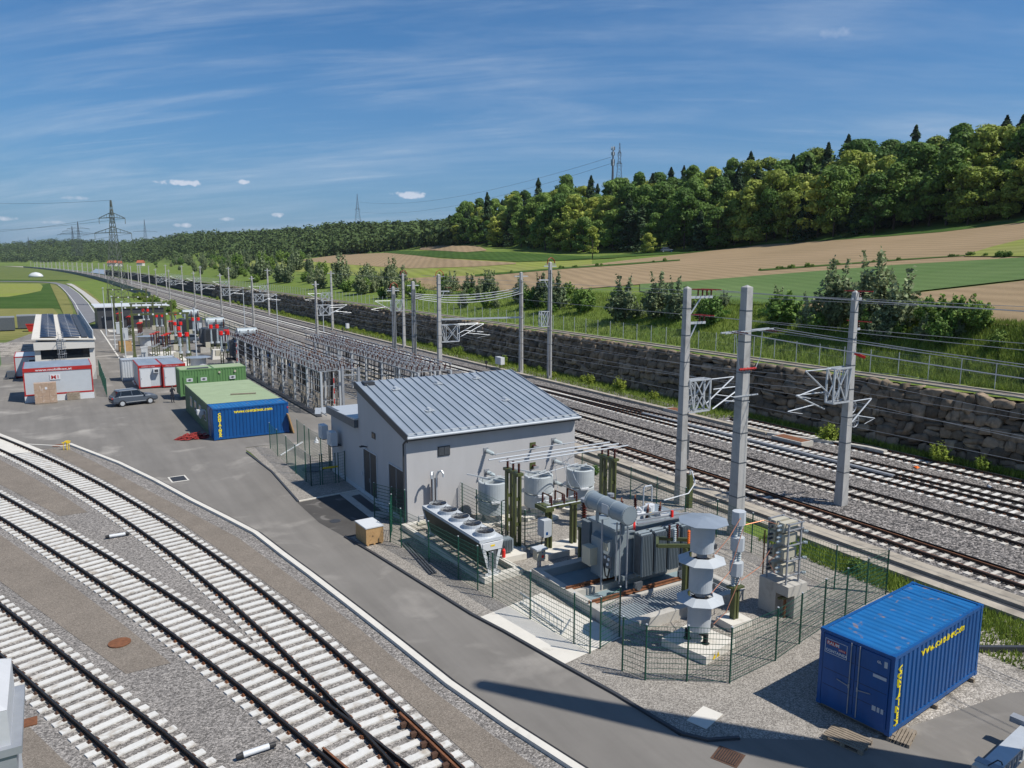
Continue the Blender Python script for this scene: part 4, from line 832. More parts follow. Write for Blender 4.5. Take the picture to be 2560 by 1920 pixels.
M().prism([(-.45, 1.0), (0, .9), (0, 2.2), (-.45, 1.9)], .15, 1.9).build('tank_end', tr_grey, tf)
for x in (.5, 3.1):
    for y in (-.45+.0, 1.2): M().cyl((x, y+.45+.0, -.0), (x, y+.55, -.0), .13, n=12).build('wheel', steel_dk, tf) if False else None
def radiator(x0, x1, y0, y1__, parent):
    b = M(); n = int((x1-x0)/.078)
    for i in range(n): xx = x0+(x1-x0)*(i+.5)/n; b.box(xx-.008, xx+.008, y0, y1__, .3, 2.15)
    b.box(x0+.01, x1-.01, y0+.14, y1__-.1, .36, 2.08, 1); b.cyl((x0, (y0+y1__)/2, 2.2), (x1, (y0+y1__)/2, 2.2), .06, n=8); b.cyl((x0, (y0+y1__)/2, .28), (x1, (y0+y1__)/2, .28), .06, n=8)  # dark core: shade of the gaps between fins is put into its colour
    for y in (y0+.15, y1__-.1): b.cyl((x0, y, 2.17), (x1, y, 2.17), .045, n=8)
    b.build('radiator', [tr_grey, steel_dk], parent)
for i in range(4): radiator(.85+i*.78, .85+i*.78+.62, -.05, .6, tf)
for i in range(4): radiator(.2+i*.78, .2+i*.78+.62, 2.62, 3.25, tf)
b = M()
for y in range(12): b.box(.02, .06, 1.95+.0+y*.0, 1.96, 0, .001)
radl = M()
for i in range(22): radl.box(-.02, .16, 2.63+i*.029, 2.64+i*.029, .3, 2.15)
radl.build('radiator_fins', tr_grey, tf)
co = M().rev((-.15, -.35, 3.35), (-.15, 2.35, 3.35), [(0, .37), (.01, .43), (.035, .43), (.04, .39), (.33, .39), (.335, .415), (.36, .39), (.64, .39), (.645, .415), (.67, .39), (.955, .39), (.96, .43), (.985, .43), (1, .37)], 28).build('conservator', tr_grey, tf)
b = M()
for a in np.linspace(0, 2*math.pi, 25)[:-1]: b.cyl((-.15+.4*math.cos(a), -.37, 3.35+.4*math.sin(a)), (-.15+.4*math.cos(a), -.29, 3.35+.4*math.sin(a)), .016, n=5)
b.build('flange_bolts', steel_dk, co); M().box(-.57, -.55, .6, 1.05, 3.2, 3.6).build('name_plate', pale, co)
for y in (.1, 1.9): M().box(-.2, -.08, y-.05, y+.05, 2.4, 2.95).bar((-.15, y, 2.5), (.5, y, 2.45), .08).build('conservator_bracket', tr_grey, tf)
M().box(-.85, -.45, 1.45, 2.05, .65, 1.45).build('control_cabinet', beige, tf)
for i, (x, y, z0, z1, r) in enumerate(((-.62, .9, -.3, 2.9, .045), (-.3, .3, .3, 2.9, .035), (-.25, .12, .2, 2.85, .03), (-.12, -.2, .1, 2.85, .035))): M().tube([(x, y, z0), (x, y, z1)], r, 7).build('pipe', steel, tf)
M().tube([(-.5, .9, .9), (-.52, .75, .4), (-.5, .6, .35), (-.5, .5, .8)], .035, 6).build('cable', black_m, tf)
M().box(-.5, -.46, .4, .95, .75, 1.35).build('gauge_plate', steel_dk, tf)
for y, z in ((.55, 1.2), (.8, 1.22), (.62, .95)): M().cyl((-.5, y, z), (-.54, y, z), .07, n=12).build('gauge', white_p, tf)
M().box(-.5, -.46, .7, 1.1, 1.5, 1.85).build('rating_plate', beige, tf)
for i in range(4): M().ins((.55+i*.72, 1.05, 2.45), (.55+i*.72, .98, 2.95), .085, 6).build('bushing', brown_i, tf); M().cyl((.55+i*.72, .98, 2.95), (.55+i*.72, .96, 3.15), .03, n=6).build('terminal', copper, tf)
for i in range(3): M().ins((.7+i*.8, 2.2, 2.45), (.7+i*.8, 2.25, 3.05), .1, 7).build('bushing', brown_i, tf); M().cyl((.7+i*.8, 2.25, 3.05), (.7+i*.8, 2.25, 3.2), .035, n=6).build('terminal', copper, tf)
for i in range(3):
    M().tube([(1.2+i*.55, 1.7, 2.45), (1.2+i*.55, 1.7, 2.75), (1.4+i*.55, 1.6, 2.85), (1.55+i*.55, 1.55, 2.7), (1.55+i*.55, 1.55, 2.45)], .05, 7).build('vent_pipe', white_p, tf)
M().box(.6, 1.1, .7, .95, 2.45, 2.62).box(1.5, 2.3, 1.2, 1.8, 2.45, 2.58).box(2.6, 3.1, .8, 1.3, 2.45, 2.6).cyl((2.9, 1.9, 2.45), (2.9, 1.9, 2.75), .22, n=14).build('cover_fittings', white_p, tf)
M().tube([(2.5, 1.9, 2.45), (2.5, 1.9, 3.5), (2.55, 1.9, 3.65), (2.95, 1.9, 3.65), (3.0, 1.9, 3.5), (3.0, 1.9, 2.9)], .035, 7).build('ladder_handrail', alu, tf)
for y, z in ((.2, 2.55), (.45, 2.6), (.75, 2.72)): M().bar((1.0, y+.3, z), (3.9, y-.05, z), .07).build('cable_tray', steel, tf)
M().cyl((.55, .25, 2.62), (.62, .2, 2.62), .2, n=16).build('red_valve_wheel', red_b, tf); M().box(2.9, 3.0, .4, .5, 2.45, 2.85).build('red_marker', red_b, tf); M().box(2.1, 2.4, 1.0, 1.2, 2.62, 2.66).build('yellow_label', yellow, tf)
for x in (.5, 3.0):
    for y in (-.25+.0, 1.4): M().box(x-.2, x+.2, y-.06+.0, y+.06, -.0, .25).cyl((x, y-.07, .02), (x, y+.07, .02), .14, n=12).build('wheel_set', steel_dk, tf)
# olive frame beside the radiators with insulators
t = thing('terminal_frame', 'olive post with a triangular frame carrying an orange and brown insulators beside the radiators', 'insulator stand', (21.95, 22.7, 0)); M().box(-.4, .4, -.35, .35, 0, .4).build('footing', conc, t)
for s in (-.1, .1): M().box(s-.045, s+.045, -.11, .11, .4, 2.75).build('post', olive, t)
M().bar((.3, -.2, 2.85), (-1.1, .6, 2.85), .12, .14).bar((.6, .4, 2.85), (-.5, 1.3, 2.85), .12, .14).bar((-1.1, .6, 2.85), (-.5, 1.3, 2.85), .12, .14).bar((.3, -.2, 2.85), (.9, .5, 2.85), .12, .14).build('frame', olive, t)
for x, y, m_ in ((-.2, .9, brown_i), (.1, .75, brown_i), (.05, .0, orange), (-.3, .45, grey_i)): M().ins((x, y, 2.92), (x, y, 3.5), .075, 7).build('insulator', m_, t)
for i, (x, y) in enumerate(((31.8, 32.9),)):
    t = thing('cable_post', 'olive cable post with a small insulator and white cable beside the concrete mast', 'cable post', (x, y, 0)); M().box(-.14, .14, -.14, .14, 0, 2.0).build('post', olive, t); M().ins((0, 0, 2.0), (0, 0, 2.3), .06, 4).build('insulator', grey_i, t)
tag(M().tube([(31.8, 32.9, 2.3), (30.5, 31.4, 2.75), (28.8, 29.4, 2.8), (27, 28, 2.9), (24.3, 26.8, 3.3)], .03, 6).build('white_cable', white_p), 'thick white cable arching from the olive cable post to the transformer', 'cable')

# ------------------------------------------------------------------ three-tier tower
t = thing('tower_plinth', 'white square concrete plinth with two warning triangles under the three-tier tower', 'concrete plinth', (20.2, 20.12, 0), .22)
M().box(-.98, .98, -.98, .98, 0, .32).build('slab', conc_lt, t)
tw_m = mat('tower_paint', (.43, .46, .49), .5, 0, var=.08, scale=2, dirt=((.34, .37, .40), 1.6, .6, .75))
tw = thing('coil_tower', 'tall white three-tier cylindrical tower with octagonal skirts', 'coil tower', (20.2, 20.12, .32), .1)
for a in (.3, 2.4, 4.5): M().ins((.42*math.cos(a), .42*math.sin(a), .03), (.42*math.cos(a), .42*math.sin(a), .42), .11, 6, 10).cyl((.42*math.cos(a), .42*math.sin(a), 0), (.42*math.cos(a), .42*math.sin(a), .03), .15, n=8).build('foot_insulator', black_m, tw)
def oct_skirt(z, h, r0, r1, nm, m_):
    b = M(); V_ = []
    for r, zz in ((r0, z+h), (r1, z), (r1, z-.02), (r0, z+h-.02)):
        V_ += [(r*math.cos(a), r*math.sin(a), zz) for a in (np.arange(8)+.5)*math.pi/4]
    fs_ = [(i*8+k, i*8+(k+1) % 8, (i+1)*8+(k+1) % 8, (i+1)*8+k) for i in range(3) for k in range(8)]; b.add(V_, fs_)
    if r0 < .2: b.add([V_[k] for k in range(8)], [tuple(range(7, -1, -1))])
    b.build(nm, m_, tw)
for z0, z1 in ((.42, 1.52), (1.98, 3.05), (3.52, 4.55)):
    M().rev((0, 0, z0), (0, 0, z1), [(0, .38), (0, .44), (1, .44), (1, .38)], 30).build('cylinder', tw_m, tw, smooth=False); M().box(.2, .32, -.43, -.34, z0+.12, z0+.3).build('label_plate', dkgrey, tw)
    M().cyl((0, 0, z1), (0, 0, z1+.1), .38, n=20).build('gap_ring', black_m, tw)
oct_skirt(1.62, .18, .50, .92, 'skirt', tw_m); oct_skirt(3.16, .18, .50, .92, 'skirt', tw_m); oct_skirt(4.68, .12, .12, .95, 'cap', roof_m)
for z in (1.62, 3.16): M().cyl((0, 0, z+.12), (0, 0, z+.36), .2, n=12).build('spacer', steel, tw)
for x in (-.45, -.2):
    o = M().add([(x-.11, -.985, .06), (x+.11, -.985, .06), (x, -.985, .26)], [(0, 1, 2)]).add([(x-.11, -.995, .06), (x, -.995, .26), (x+.11, -.995, .06)], [(0, 1, 2)]).build('warning_sign', yellow, None)
    o.location = (0, 0, 0); o.parent = [k for k in COL.objects if k.name.startswith('tower_plinth')][0]
# surge stack
t = thing('surge_arrester_stack', 'slim stack of pale drums and insulators on an olive post right of the three-tier tower', 'arrester stack', (22.7, 20.7, 0)); M().box(-.55, .55, -.45, .45, 0, .3).build('footing', conc_lt, t)
M().box(-.13, -.03, -.12, .12, .3, 1.6).box(.03, .13, -.12, .12, .3, 1.6).box(-.3, .3, -.2, .2, 1.6, 1.68).build('post', olive, t)
for z in (1.68, 2.72, 3.76):
    for x in (-.13, .13): M().ins((x, .02, z), (x, .02, z+.42), .1, 5, 10).build('insulator', grey_i, t)
for z in (2.14, 3.18, 4.24): M().cyl((0, 0, z), (0, 0, z+.54), .27, n=8).build('drum', pale, t)
# capacitor rack on block
t = thing('concrete_block', 'tall concrete block with a recess, carrying the capacitor rack', 'concrete block', (24.82, 19.85, 0)); M().box(0, 1.15, .62, 1.5, 0, 1.43).box(.4, 1.15, 0, .618, 0, 1.43).box(0, .398, 0, .618, 1.0, 1.428).build('block', conc, t)
M().cyl((.2, .3, 0), (.2, .3, 1.0), .06, n=8).build('brown_pipe', rust, t); M().box(-.1, .38, .12, .2, .88, .96).box(-.1, .38, .36, .44, .8, .88).build('olive_bars', olive, t)
t = thing('capacitor_rack', 'galvanised rack of cream capacitor cans standing on the concrete block', 'capacitor rack', (24.95, 20.05, 1.43))
for x in (0, .75):
    for y in (.05, 1.05): M().bar((x, y, 0), (x, y, 2.55), .06).build('post', steel, t)
for z in (.35, 1.0, 1.65, 2.3, 2.55):
    b = M()
    for y in (.05, 1.05): b.bar((-.05, y, z), (.9, y, z), .05)
    for x in (0, .75): b.bar((x, 0, z), (x, 1.1, z), .05)
    b.build('shelf_frame', steel, t)
for i, z in enumerate((.42, 1.07, 1.72, 2.2)):
    for j, y in enumerate((.18, .62)):
        o = M().box(-.12, .68, y, y+.28, z, z+.38).build('capacitor_can', beige, t)
        for q in (.1, .28): M().ins((-.12, y+.14, z+q), (-.36, y+.14, z+q), .06, 3, 8).build('bushing', dkgrey if j else grey_i, o)
    M().ins((.9, .05, z-.05), (1.02, -.08, z-.05), .09, 3, 8).build('support_insulator', grey_i, t)
M().tube([(-.3, 1.0, .2), (-.3, 1.0, 2.1)], .03, 6).build('brown_rod', rust, t); M().tube([(-.38, .3, .5), (-.45, .6, .9), (-.38, .3, 1.3)], .015, 4).build('jumper', copper, t)
for i, (p, m_, q) in enumerate((((20.55, 19.9, 2.15), (21.7, 20.1, 2.7), (22.8, 20.55, 4.1)), ((20.55, 19.9, 3.6), (21.8, 20.3, 4.0), (22.6, 20.5, 4.6)), ((20.6, 19.9, .8), (21.7, 20.2, 1.0), (22.75, 20.5, 2.1)), ((22.9, 20.6, 1.9), (23.8, 20.5, 2.3), (24.7, 20.6, 3.1)), ((22.9, 20.6, 4.2), (23.8, 20.4, 4.3), (24.7, 20.5, 3.95)))):
    tag(M().tube([p, m_, q], .016, 5).build('copper_jumper', copper), ('first', 'second', 'third', 'fourth', 'fifth')[i]+' copper jumper from the left between the tower, the arrester stack and the rack', 'cable')
# small yard things
wc = thing('plywood_crate', 'plywood crate with a white lid standing at the edge of the road', 'crate', (13.0, 36.5, 0), .05); M().box(0, .95, 0, 1.4, .08, .92).build('box', wood, wc); M().box(-.03, .98, -.03, 1.43, .92, .98).build('lid', white_p, wc)
M().box(.35, .37, -.003, 0, .42, .54).box(.30, .42, -.003, 0, .47, .49).box(-.003, 0, .5, .52, .3, .36).build('mark', black_m, wc)
for x in (.05, .4, .8): M().box(x, x+.1, 0, 1.4, 0, .08).build('skid', wood, wc)
t = thing('aluminium_ladder', 'aluminium ladder lying on edge on the concrete apron', 'ladder', (16.33, 25.1, 0), .015)
for z in (.08, .5): M().bar((0, -1.55, z), (0, 1.65, z), .03, .07).build('stile', alu, t)
for i in range(11): M().cyl((0, -1.4+i*.28, .08), (0, -1.4+i*.28, .5), .016, n=5).build('rung', alu, t)
M().bar((-.12, -1.55, .0), (.3, -1.6, .58), .05).build('stabiliser', alu, t)
t = thing('fire_extinguisher', 'red fire extinguisher on the low concrete wall behind the cooler', 'fire extinguisher', (17.95, 31.0, .3)); M().rev((0, 0, 0), (0, 0, .45), [(0, .07), (.05, .09), (.8, .09), (1, .03)], 12).build('cylinder', red_b, t); M().tube([(0, 0, .45), (.05, 0, .55), (.1, 0, .4)], .015, 5).build('valve', black_m, t)
tag(M().box(-.2, 1.2, -1.0, .2, 0, .3).build('low_wall_slab', conc_lt, loc=(18.0, 31.9, 0)), 'low concrete slab behind the cooler with the extinguisher on it', 'concrete slab')
t = thing('service_transformer', 'small grey finned transformer behind the last fan of the cooler', 'transformer', (18.3, 31.6, .3)); M().box(-.3, .3, -.25, .25, .05, .75).build('tank', tr_grey, t)
b = M()
for i in range(7): b.box(.3, .42, -.24+i*.075, -.22+i*.075, .1, .7); b.box(-.28+i*.09, -.26+i*.09, -.37, -.25, .1, .7)
b.build('fins', tr_grey, t)
for x in (-.2, 0, .2): M().ins((x, .1, .75), (x, .1, 1.05), .05, 4).build('bushing', black_m, t)
tag(M().box(-.55, .55, -.35, .35, 0, .018).build('drain_slab', conc_lt, loc=g(1762, 1794)+(.0,)), 'white rectangular gully cover in the gravel by the road bend', 'gully cover')
o = COL.objects[-1]; o.rotation_euler = (0, 0, .3)
def grate(name, label, c, w, h, rz, mframe, cat='drain cover'):
    t = thing(name, label, cat, (c[0], c[1], .004), rz); M().box(-w/2, w/2, -h/2, h/2, 0, .006).build('frame', mframe, t); b = M()
    n = 9
    for i in range(n): b.box(-w*.4, w*.4, -h*.4+i*h*.8/n, -h*.4+i*h*.8/n+h*.05, .0065, .02)
    b.build('grating', rust_dk if mframe is rust_dk else dkgrey, t); M().box(-w*.41, w*.41, -h*.41, h*.41, .006, .0075).build('opening', black_m, t)
grate('drain_grate', 'square drain grate with a pale concrete frame in the asphalt beside the yard tracks', g(446, 1197), 1.1, 1.5, .05, conc_lt); grate('drain_grate', 'rusty round-cornered drain grate in the road at the bottom edge', g(1820, 1892), .75, .8, .4, rust_dk)
def disc(label, c, r, m_, z=.01): t = tag(M().cyl((0, 0, 0), (0, 0, .03), r, n=28).build('manhole_cover', m_, loc=(c[0], c[1], z)), label, 'manhole cover')
disc('rusty orange manhole cover in the brown grit between the yard tracks', g(299, 1608), .40, rust); disc('rusty manhole cover in the asphalt beside the yellow hydrants', g(146, 1114), .42, rust, -.005); disc('dark manhole cover in the new asphalt patch before the doors', g(838, 1303), .3, dkgrey, -.01)
tag(M().box(-.3, .3, -.25, .25, 0, .03).build('rusty_plate', rust, loc=g(66, 1808)+(0.0,)), 'rusty steel plate on the grit behind the foreground mast', 'steel plate')
def marker(c, rz, label, L=1.15):
    t = thing('track_marker', label, 'track marker', (c[0], c[1], .06), rz); M().cyl((-L*.33, 0, .06), (L*.33, 0, .06), .085, n=14).build('tube', white_p, t)
    for s in (-1, 1): M().cyl((s*L*.33, 0, .06), (s*L*.5, 0, .05), .088, .075, n=10).build('end_cap', black_m, t)
marker(g(294, 1343), .0, 'white tube marker with black ends between the two curved tracks, the farther one'); marker(g(641, 1885), .05, 'white tube marker with black ends lying on the ballast at the bottom edge'); marker(g(2475, 1222), .9, 'white tube marker lying between the rails near the stone wall', .7)
hy = thing('yellow_hydrants', 'cluster of yellow hydrant posts on the grit beside the crossing slab', 'hydrants', (.2, 67.9, 0))
for i, (x, y) in enumerate(((-.15, 0), (.05, .1), (.22, -.05), (.1, -.15))): M().cyl((x, y, 0), (x, y, .62), .025, n=6).cyl((x, y, .5), (x+.08, y, .62), .05, n=6).box(x-.12, x+.12, y-.02, y+.02, .55+.05*i, .6+.05*i).build('standpipe', yellow, hy)
tag(M().add([(0, 0, 0), (.5, .1, 0), (.45, .4, .05), (.1, .35, .08), (.2, .15, .16)], [(0, 1, 4), (1, 2, 4), (2, 3, 4), (3, 0, 4)]).build('orange_bag', orange, loc=(51.7, 31.1, .05)), 'orange scrap lying on the ballast between the tracks by the wall', 'scrap')
t = thing('cable_pit', 'concrete cable pit with a brown lid beside the far tracks', 'cable pit', (50.6, 41, 0)); M().box(-.7, .7, -1.5, 1.5, 0, .42).build('box', conc, t); M().box(-.55, .55, -1.35, 1.35, .42, .44).build('lid', rust, t)
t = thing('cable_pit', 'flat concrete cable pit with a brown lid by the kerb, the farther one', 'cable pit', (51.4, 55, 0)); M().box(-.6, .6, -1.6, 1.6, 0, .3).build('box', conc, t); M().box(-.5, .5, -1.3, 1.3, .3, .32).build('lid', rust, t)
for x, y, w_, l in ((48.9+2.4, 89.6, 2, 'pair of pale equipment boxes on posts beside the track, behind the substation roof'), (52.0, 154, 1, 'single pale equipment box on a post beside the far track')):
    t = thing('trackside_box', l, 'equipment box', (x, y, 0)); M().cyl((0, 0, 0), (0, 0, .9), .06, n=6).build('post', dkgrey, t)
    for i in range(w_): M().box(-.3, .3, -.75+i*.78, -.02+i*.78, .8, 1.75).build('case', white_p, t)

# ------------------------------------------------------------------ containers
def corr(L, axis_pts, depth=.036, pitch=.28):
    """corrugation offsets along a length: list of (s, d)"""
    o = [(0, 0)]; s = .06
    while s+pitch < L-.04: o += [(s+.07, 0), (s+.11, -depth), (s+.18, -depth), (s+.22, 0)]; s += pitch
    return o+[(L, 0)]
def cdepth(s, L, depth=.036, pitch=.28):
    c = corr(L, None, depth, pitch); return float(np.interp(s, [a for a, _ in c], [b for _, b in c]))
def container(name, label, cat, loc, rz, L, W, H, m_side, m_roof, m_frame, doors=None, group=None, roofseams=True, corrug=True, z_leg=0):
    t = thing(name, label, cat, loc, rz, group)
    def wall(nm, axis, c, sgn, a0, a1, m_):
        b = M(); pr = corr(a1-a0, None) if corrug else [(0, 0), (a1-a0, 0)]
        for (s0, d0), (s1, d1) in zip(pr[:-1], pr[1:]):
            P = []
            for s_, d_ in ((s0, d0), (s1, d1)):
                P.append((a0+s_, c+sgn*(d_-.02)) if axis == 'x' else (c+sgn*(d_-.02), a0+s_))
            (xa, ya), (xb, yb) = P; q = [(xa, ya, .15), (xb, yb, .15), (xb, yb, H-.1), (xa, ya, H-.1)]
            b.quad(*(q if (sgn < 0) == (axis == 'x') else q[::-1]))
        return b.build(nm, m_, t)
    wall('side_wall', 'x', 0, -1, .1, L-.1, m_side); wall('side_wall', 'x', W, 1, .1, L-.1, m_side); wall('end_wall', 'y', L, 1, .1, W-.1, m_side)
    if doors is None: wall('end_wall', 'y', 0, -1, .1, W-.1, m_side)
    f = M()
    for x in (0, L-.12):
        for y in (0, W-.12): f.box(x, x+.12, y, y+.12, .0, H)
    for y in (0, W-.1): f.box(.122, L-.122, y+.002, y+.098, H-.12, H-.004).box(.122, L-.122, y+.002, y+.098, .02, .17)
    for x in (0, L-.1): f.box(x+.002, x+.098, .122, W-.122, H-.12, H-.004).box(x+.002, x+.098, .122, W-.122, .02, .17)
    for x in (-.01, L-.17):
        for y in (-.01, W-.15):
            for z in (-.01, H-.11): f.box(x, x+.18, y, y+.16, z, z+.12)
    f.build('frame', m_frame, t)
    r = M(); r.box(.1, L-.1, .1, W-.1, H-.06, H-.035)
    if roofseams:
        n = int(L/.29)
        for i in range(n):
            x = .14+i*(L-.28)/n; r.add([(x, .14, H-.035), (x+.06, .14, H-.008), (x+.15, .14, H-.008), (x+.21, .14, H-.035), (x, W-.14, H-.035), (x+.06, W-.14, H-.008), (x+.15, W-.14, H-.008), (x+.21, W-.14, H-.035)], [(0, 1, 5, 4), (1, 2, 6, 5), (2, 3, 7, 6), (0, 3, 2, 1), (4, 5, 6, 7)])
    r.build('roof', m_roof, t)
    if doors:
        for i in (0, 1):
            y0_ = .13+i*(W-.26)/2; y1__ = y0_+(W-.26)/2-.02; d = M().box(-.03, .02, y0_, y1__, .16, H-.13, 0)
            for z in (.75, 1.3, 1.85): d.box(-.034, -.03, y0_+.03, y1__-.03, z, z+.012, 1)
            o = d.build('door', [m_side, black_m], t); yr = y1__-.13 if i == 0 else y0_+.13
            M().cyl((-.055, yr, .12), (-.055, yr, H-.08), .018, n=6).build('lock_rod', steel, o)
            M().bar((-.06, yr, 1.05), (-.06, yr+(-.42 if i == 0 else .42), 1.12), .025).cyl((-.07, yr, 1.0), (-.07, yr, 1.15), .03, n=6).build('handle', steel, o)
    return t
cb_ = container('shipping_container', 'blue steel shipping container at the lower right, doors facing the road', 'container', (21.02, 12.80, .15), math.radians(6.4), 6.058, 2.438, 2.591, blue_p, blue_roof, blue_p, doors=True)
def bake_corr(me, L, x_of, y_axis_sign, c):
    bm = bmesh.new(); bm.from_mesh(me)
    for s_, d_ in corr(L-.2, None)[1:-1]:
        bmesh.ops.bisect_plane(bm, geom=bm.verts[:]+bm.edges[:]+bm.faces[:], plane_co=(s_+.1, 0, 0), plane_no=(1, 0, 0))
    for v in bm.verts: v.co.y += -(cdepth(v.co.x-.1, L-.2)*-1)*-1 if False else -cdepth(v.co.x-.1, L-.2)
    bm.to_mesh(me); bm.free()
cf = lambda me: bake_corr(me, 6.058, None, 0, 0)
text('www.containex.com', .36, yellow_t, cb_, fx((1.75, .012, 2.06), (1, 0, 0), (0, 0, 1)), 'web_address', bold=.008, xs=1.02, conform=cf)
for i, ch in enumerate('CONTAINEX'): text(ch, .29, yellow_t, cb_, fx((.46, .012, 1.98-i*.222), (1, 0, 0), (0, 0, 1)), 'letter_'+ch.lower(), bold=.012, align='CENTER', xs=1.2, conform=cf)
M().box(-.036, -.0345, W0-.0, W0+.0001, 0, .1) if False else None
Wc = 2.438
# sign on the left door (seen left = far +y side)
sg = M().box(-.040, -.0345, Wc-.95, Wc-.20, 1.86, 2.34).build('sign_board', blue_p, cb_)
b = M()
for d in ((Wc-.95, Wc-.20, 2.325, 2.34), (Wc-.95, Wc-.20, 1.86, 1.875), (Wc-.95, Wc-.935, 1.875, 2.325), (Wc-.215, Wc-.20, 1.875, 2.325)): b.box(-.043, -.040, d[0], d[1], d[2], d[3])
b.build('sign_border', white_p, sg); M().box(-.042, -.040, Wc-.66, Wc-.25, 2.15, 2.29).build('red_field', red_p, sg); M().box(-.042, -.040, Wc-.92, Wc-.66, 2.06, 2.135).build('red_field', red_p, sg)
dm = lambda y, z: fx((-.0435, y, z), (0, -1, 0), (0, 0, 1))
text('RAUM', .15, white_p, sg, dm(Wc-.27, 2.165), 'sign_word', bold=.003); text('sofort', .085, white_p, sg, dm(Wc-.67, 2.075), 'sign_word'); text('CONTAINEX', .125, white_p, sg, dm(Wc-.23, 1.92), 'sign_word', bold=.003)
text('GL', .11, white_p, cb_, dm(.52, 2.22), 'door_letters', bold=.003); M().box(-.036, -.033, .20, .30, 2.14, 2.34).box(-.036, -.033, .2, .62, 1.72, 1.82).box(-.036, -.033, .22, .3, .62, .78).box(-.036, -.033, .34, .42, .62, .78).box(-.036, -.033, .46, .58, .62, .78).build('door_plates', pale, cb_)
for x in (.2, 2.9, 5.6):
    M().box(x, x+.1, -.1, 2.5, -.15, -.012).build('timber', wood_gr, cb_)
def pallet(label, loc, rz, tilt=None):
    t = thing('wooden_pallet', label, 'pallet', loc, rz)
    for i in range(7): M().box(0, 1.2, i*.117, i*.117+.09, .12, .145).build('deck_board', wood_gr, t)
    for y in (0, .35, .7): M().box(0, 1.2, y, y+.1, 0, .02).build('base_board', wood_gr, t)
    b = M()
    for x in (0, .53, 1.06):
        for y in (0, .35, .7): b.box(x, x+.14, y, y+.1, .02, .119)
    b.build('blocks', wood_gr, t)
    if tilt: t.rotation_euler = tilt
    return t
pallet('weathered pallet lying half in shadow in front of the blue container doors', (20.45, 12.95, 0), math.radians(104)); pallet('pallet end poking out from under the near corner of the blue container', (21.2, 12.25, 0), math.radians(20)).scale = (.8, .8, .8)
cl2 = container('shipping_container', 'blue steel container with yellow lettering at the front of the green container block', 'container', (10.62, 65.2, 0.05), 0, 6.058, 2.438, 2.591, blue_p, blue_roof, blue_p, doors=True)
text('www.containex.com', .38, yellow_t, cl2, fx((1.65, .012, 2.08), (1, 0, 0), (0, 0, 1)), 'web_address', bold=.01, xs=.98, conform=cf)
for i, ch in enumerate('CONTAINEX'): text(ch, .29, yellow_t, cl2, fx((.5, .012, 2.0-i*.222), (1, 0, 0), (0, 0, 1)), 'letter_'+ch.lower(), bold=.014, align='CENTER', xs=1.15, conform=cf)
M().box(5.96, 6.03, -.012, -.008, 2.1, 2.25).build('red_mark', red_b, cl2)
for i in range(5):
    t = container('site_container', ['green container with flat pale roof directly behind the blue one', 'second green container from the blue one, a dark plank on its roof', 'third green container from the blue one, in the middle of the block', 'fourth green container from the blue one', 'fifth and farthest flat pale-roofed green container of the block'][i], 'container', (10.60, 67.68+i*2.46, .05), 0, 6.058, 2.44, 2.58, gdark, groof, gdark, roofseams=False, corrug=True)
    M().box(.02, 6.04, .02, 2.42, 2.56, 2.60).build('roof_skin', groof, t)
    if i < 4:
        w_ = M().box(-.03, .02, .7, 1.7, 1.0, 1.9).build('window', pale, t); M().box(-.035, -.03, .78, 1.62, 1.08, 1.82).build('pane', glass, w_)
tag(M().bar((0, 0, 0), (2.1, -.5, 0), .16, .08).build('plank', wood_gr, loc=(13.2, 71.3, 2.73)), 'dark grey plank lying across the pale green container roofs', 'plank')
t = thing('vent_box', 'white extractor box hanging on the shaded end wall of the green container block', 'vent box', (10.4, 69.5, 1.5)); M().box(-.35, .15, -.3, .3, 0, .4).build('casing', white_p, t); M().add([(-.3, -.2, 0), (.1, -.2, 0), (-.1, -.1, -.4), (-.3, .2, 0), (.1, .2, 0), (-.1, .1, -.4)], [(0, 1, 2), (3, 5, 4), (0, 3, 4, 1), (1, 4, 5, 2), (0, 2, 5, 3)]).build('hood', white_p, t)
logo_m = white_p
for i in range(2):
    t = container('workshop_container', ('green workshop container with two door panels behind the pale roofs', 'green workshop container on the right, with round lamps, behind the pale roofs')[i], 'container', (11.0+i*3.35, 86.2, .45), 0, 3.33, 2.9, 2.75, gcont, groof, gcont, roofseams=False)
    M().box(.1, 3.23, .1, 2.8, 2.72, 2.78).build('roof_skin', groof, t)
    for x in ((.35, 1.75) if i == 0 else (1.3,)):
        if i == 0: M().box(x, x+1.05, -.06, -.01, .3, 2.1).build('door', gcont, t)
        lg = M().box(x+.3, x+.9, -.075, -.062, 1.5, 1.85).build('logo_plate', white_p, t); b = M().add([(x+.36, -.08, 1.675), (x+.6, -.08, 1.56), (x+.84, -.08, 1.675), (x+.6, -.08, 1.79)], [(0, 1, 2, 3)]); b.build('logo_diamond', dkgrey, lg)
    if i: [M().cyl((x, -.02, 2.3), (x, -.07, 2.3), .12, n=12).build('round_lamp', beige, t) for x in (.6, 2.2)]
    else: M().box(.8, 2.9, .1, .4, 2.78, 2.9).build('roof_duct', steel_dk, t)
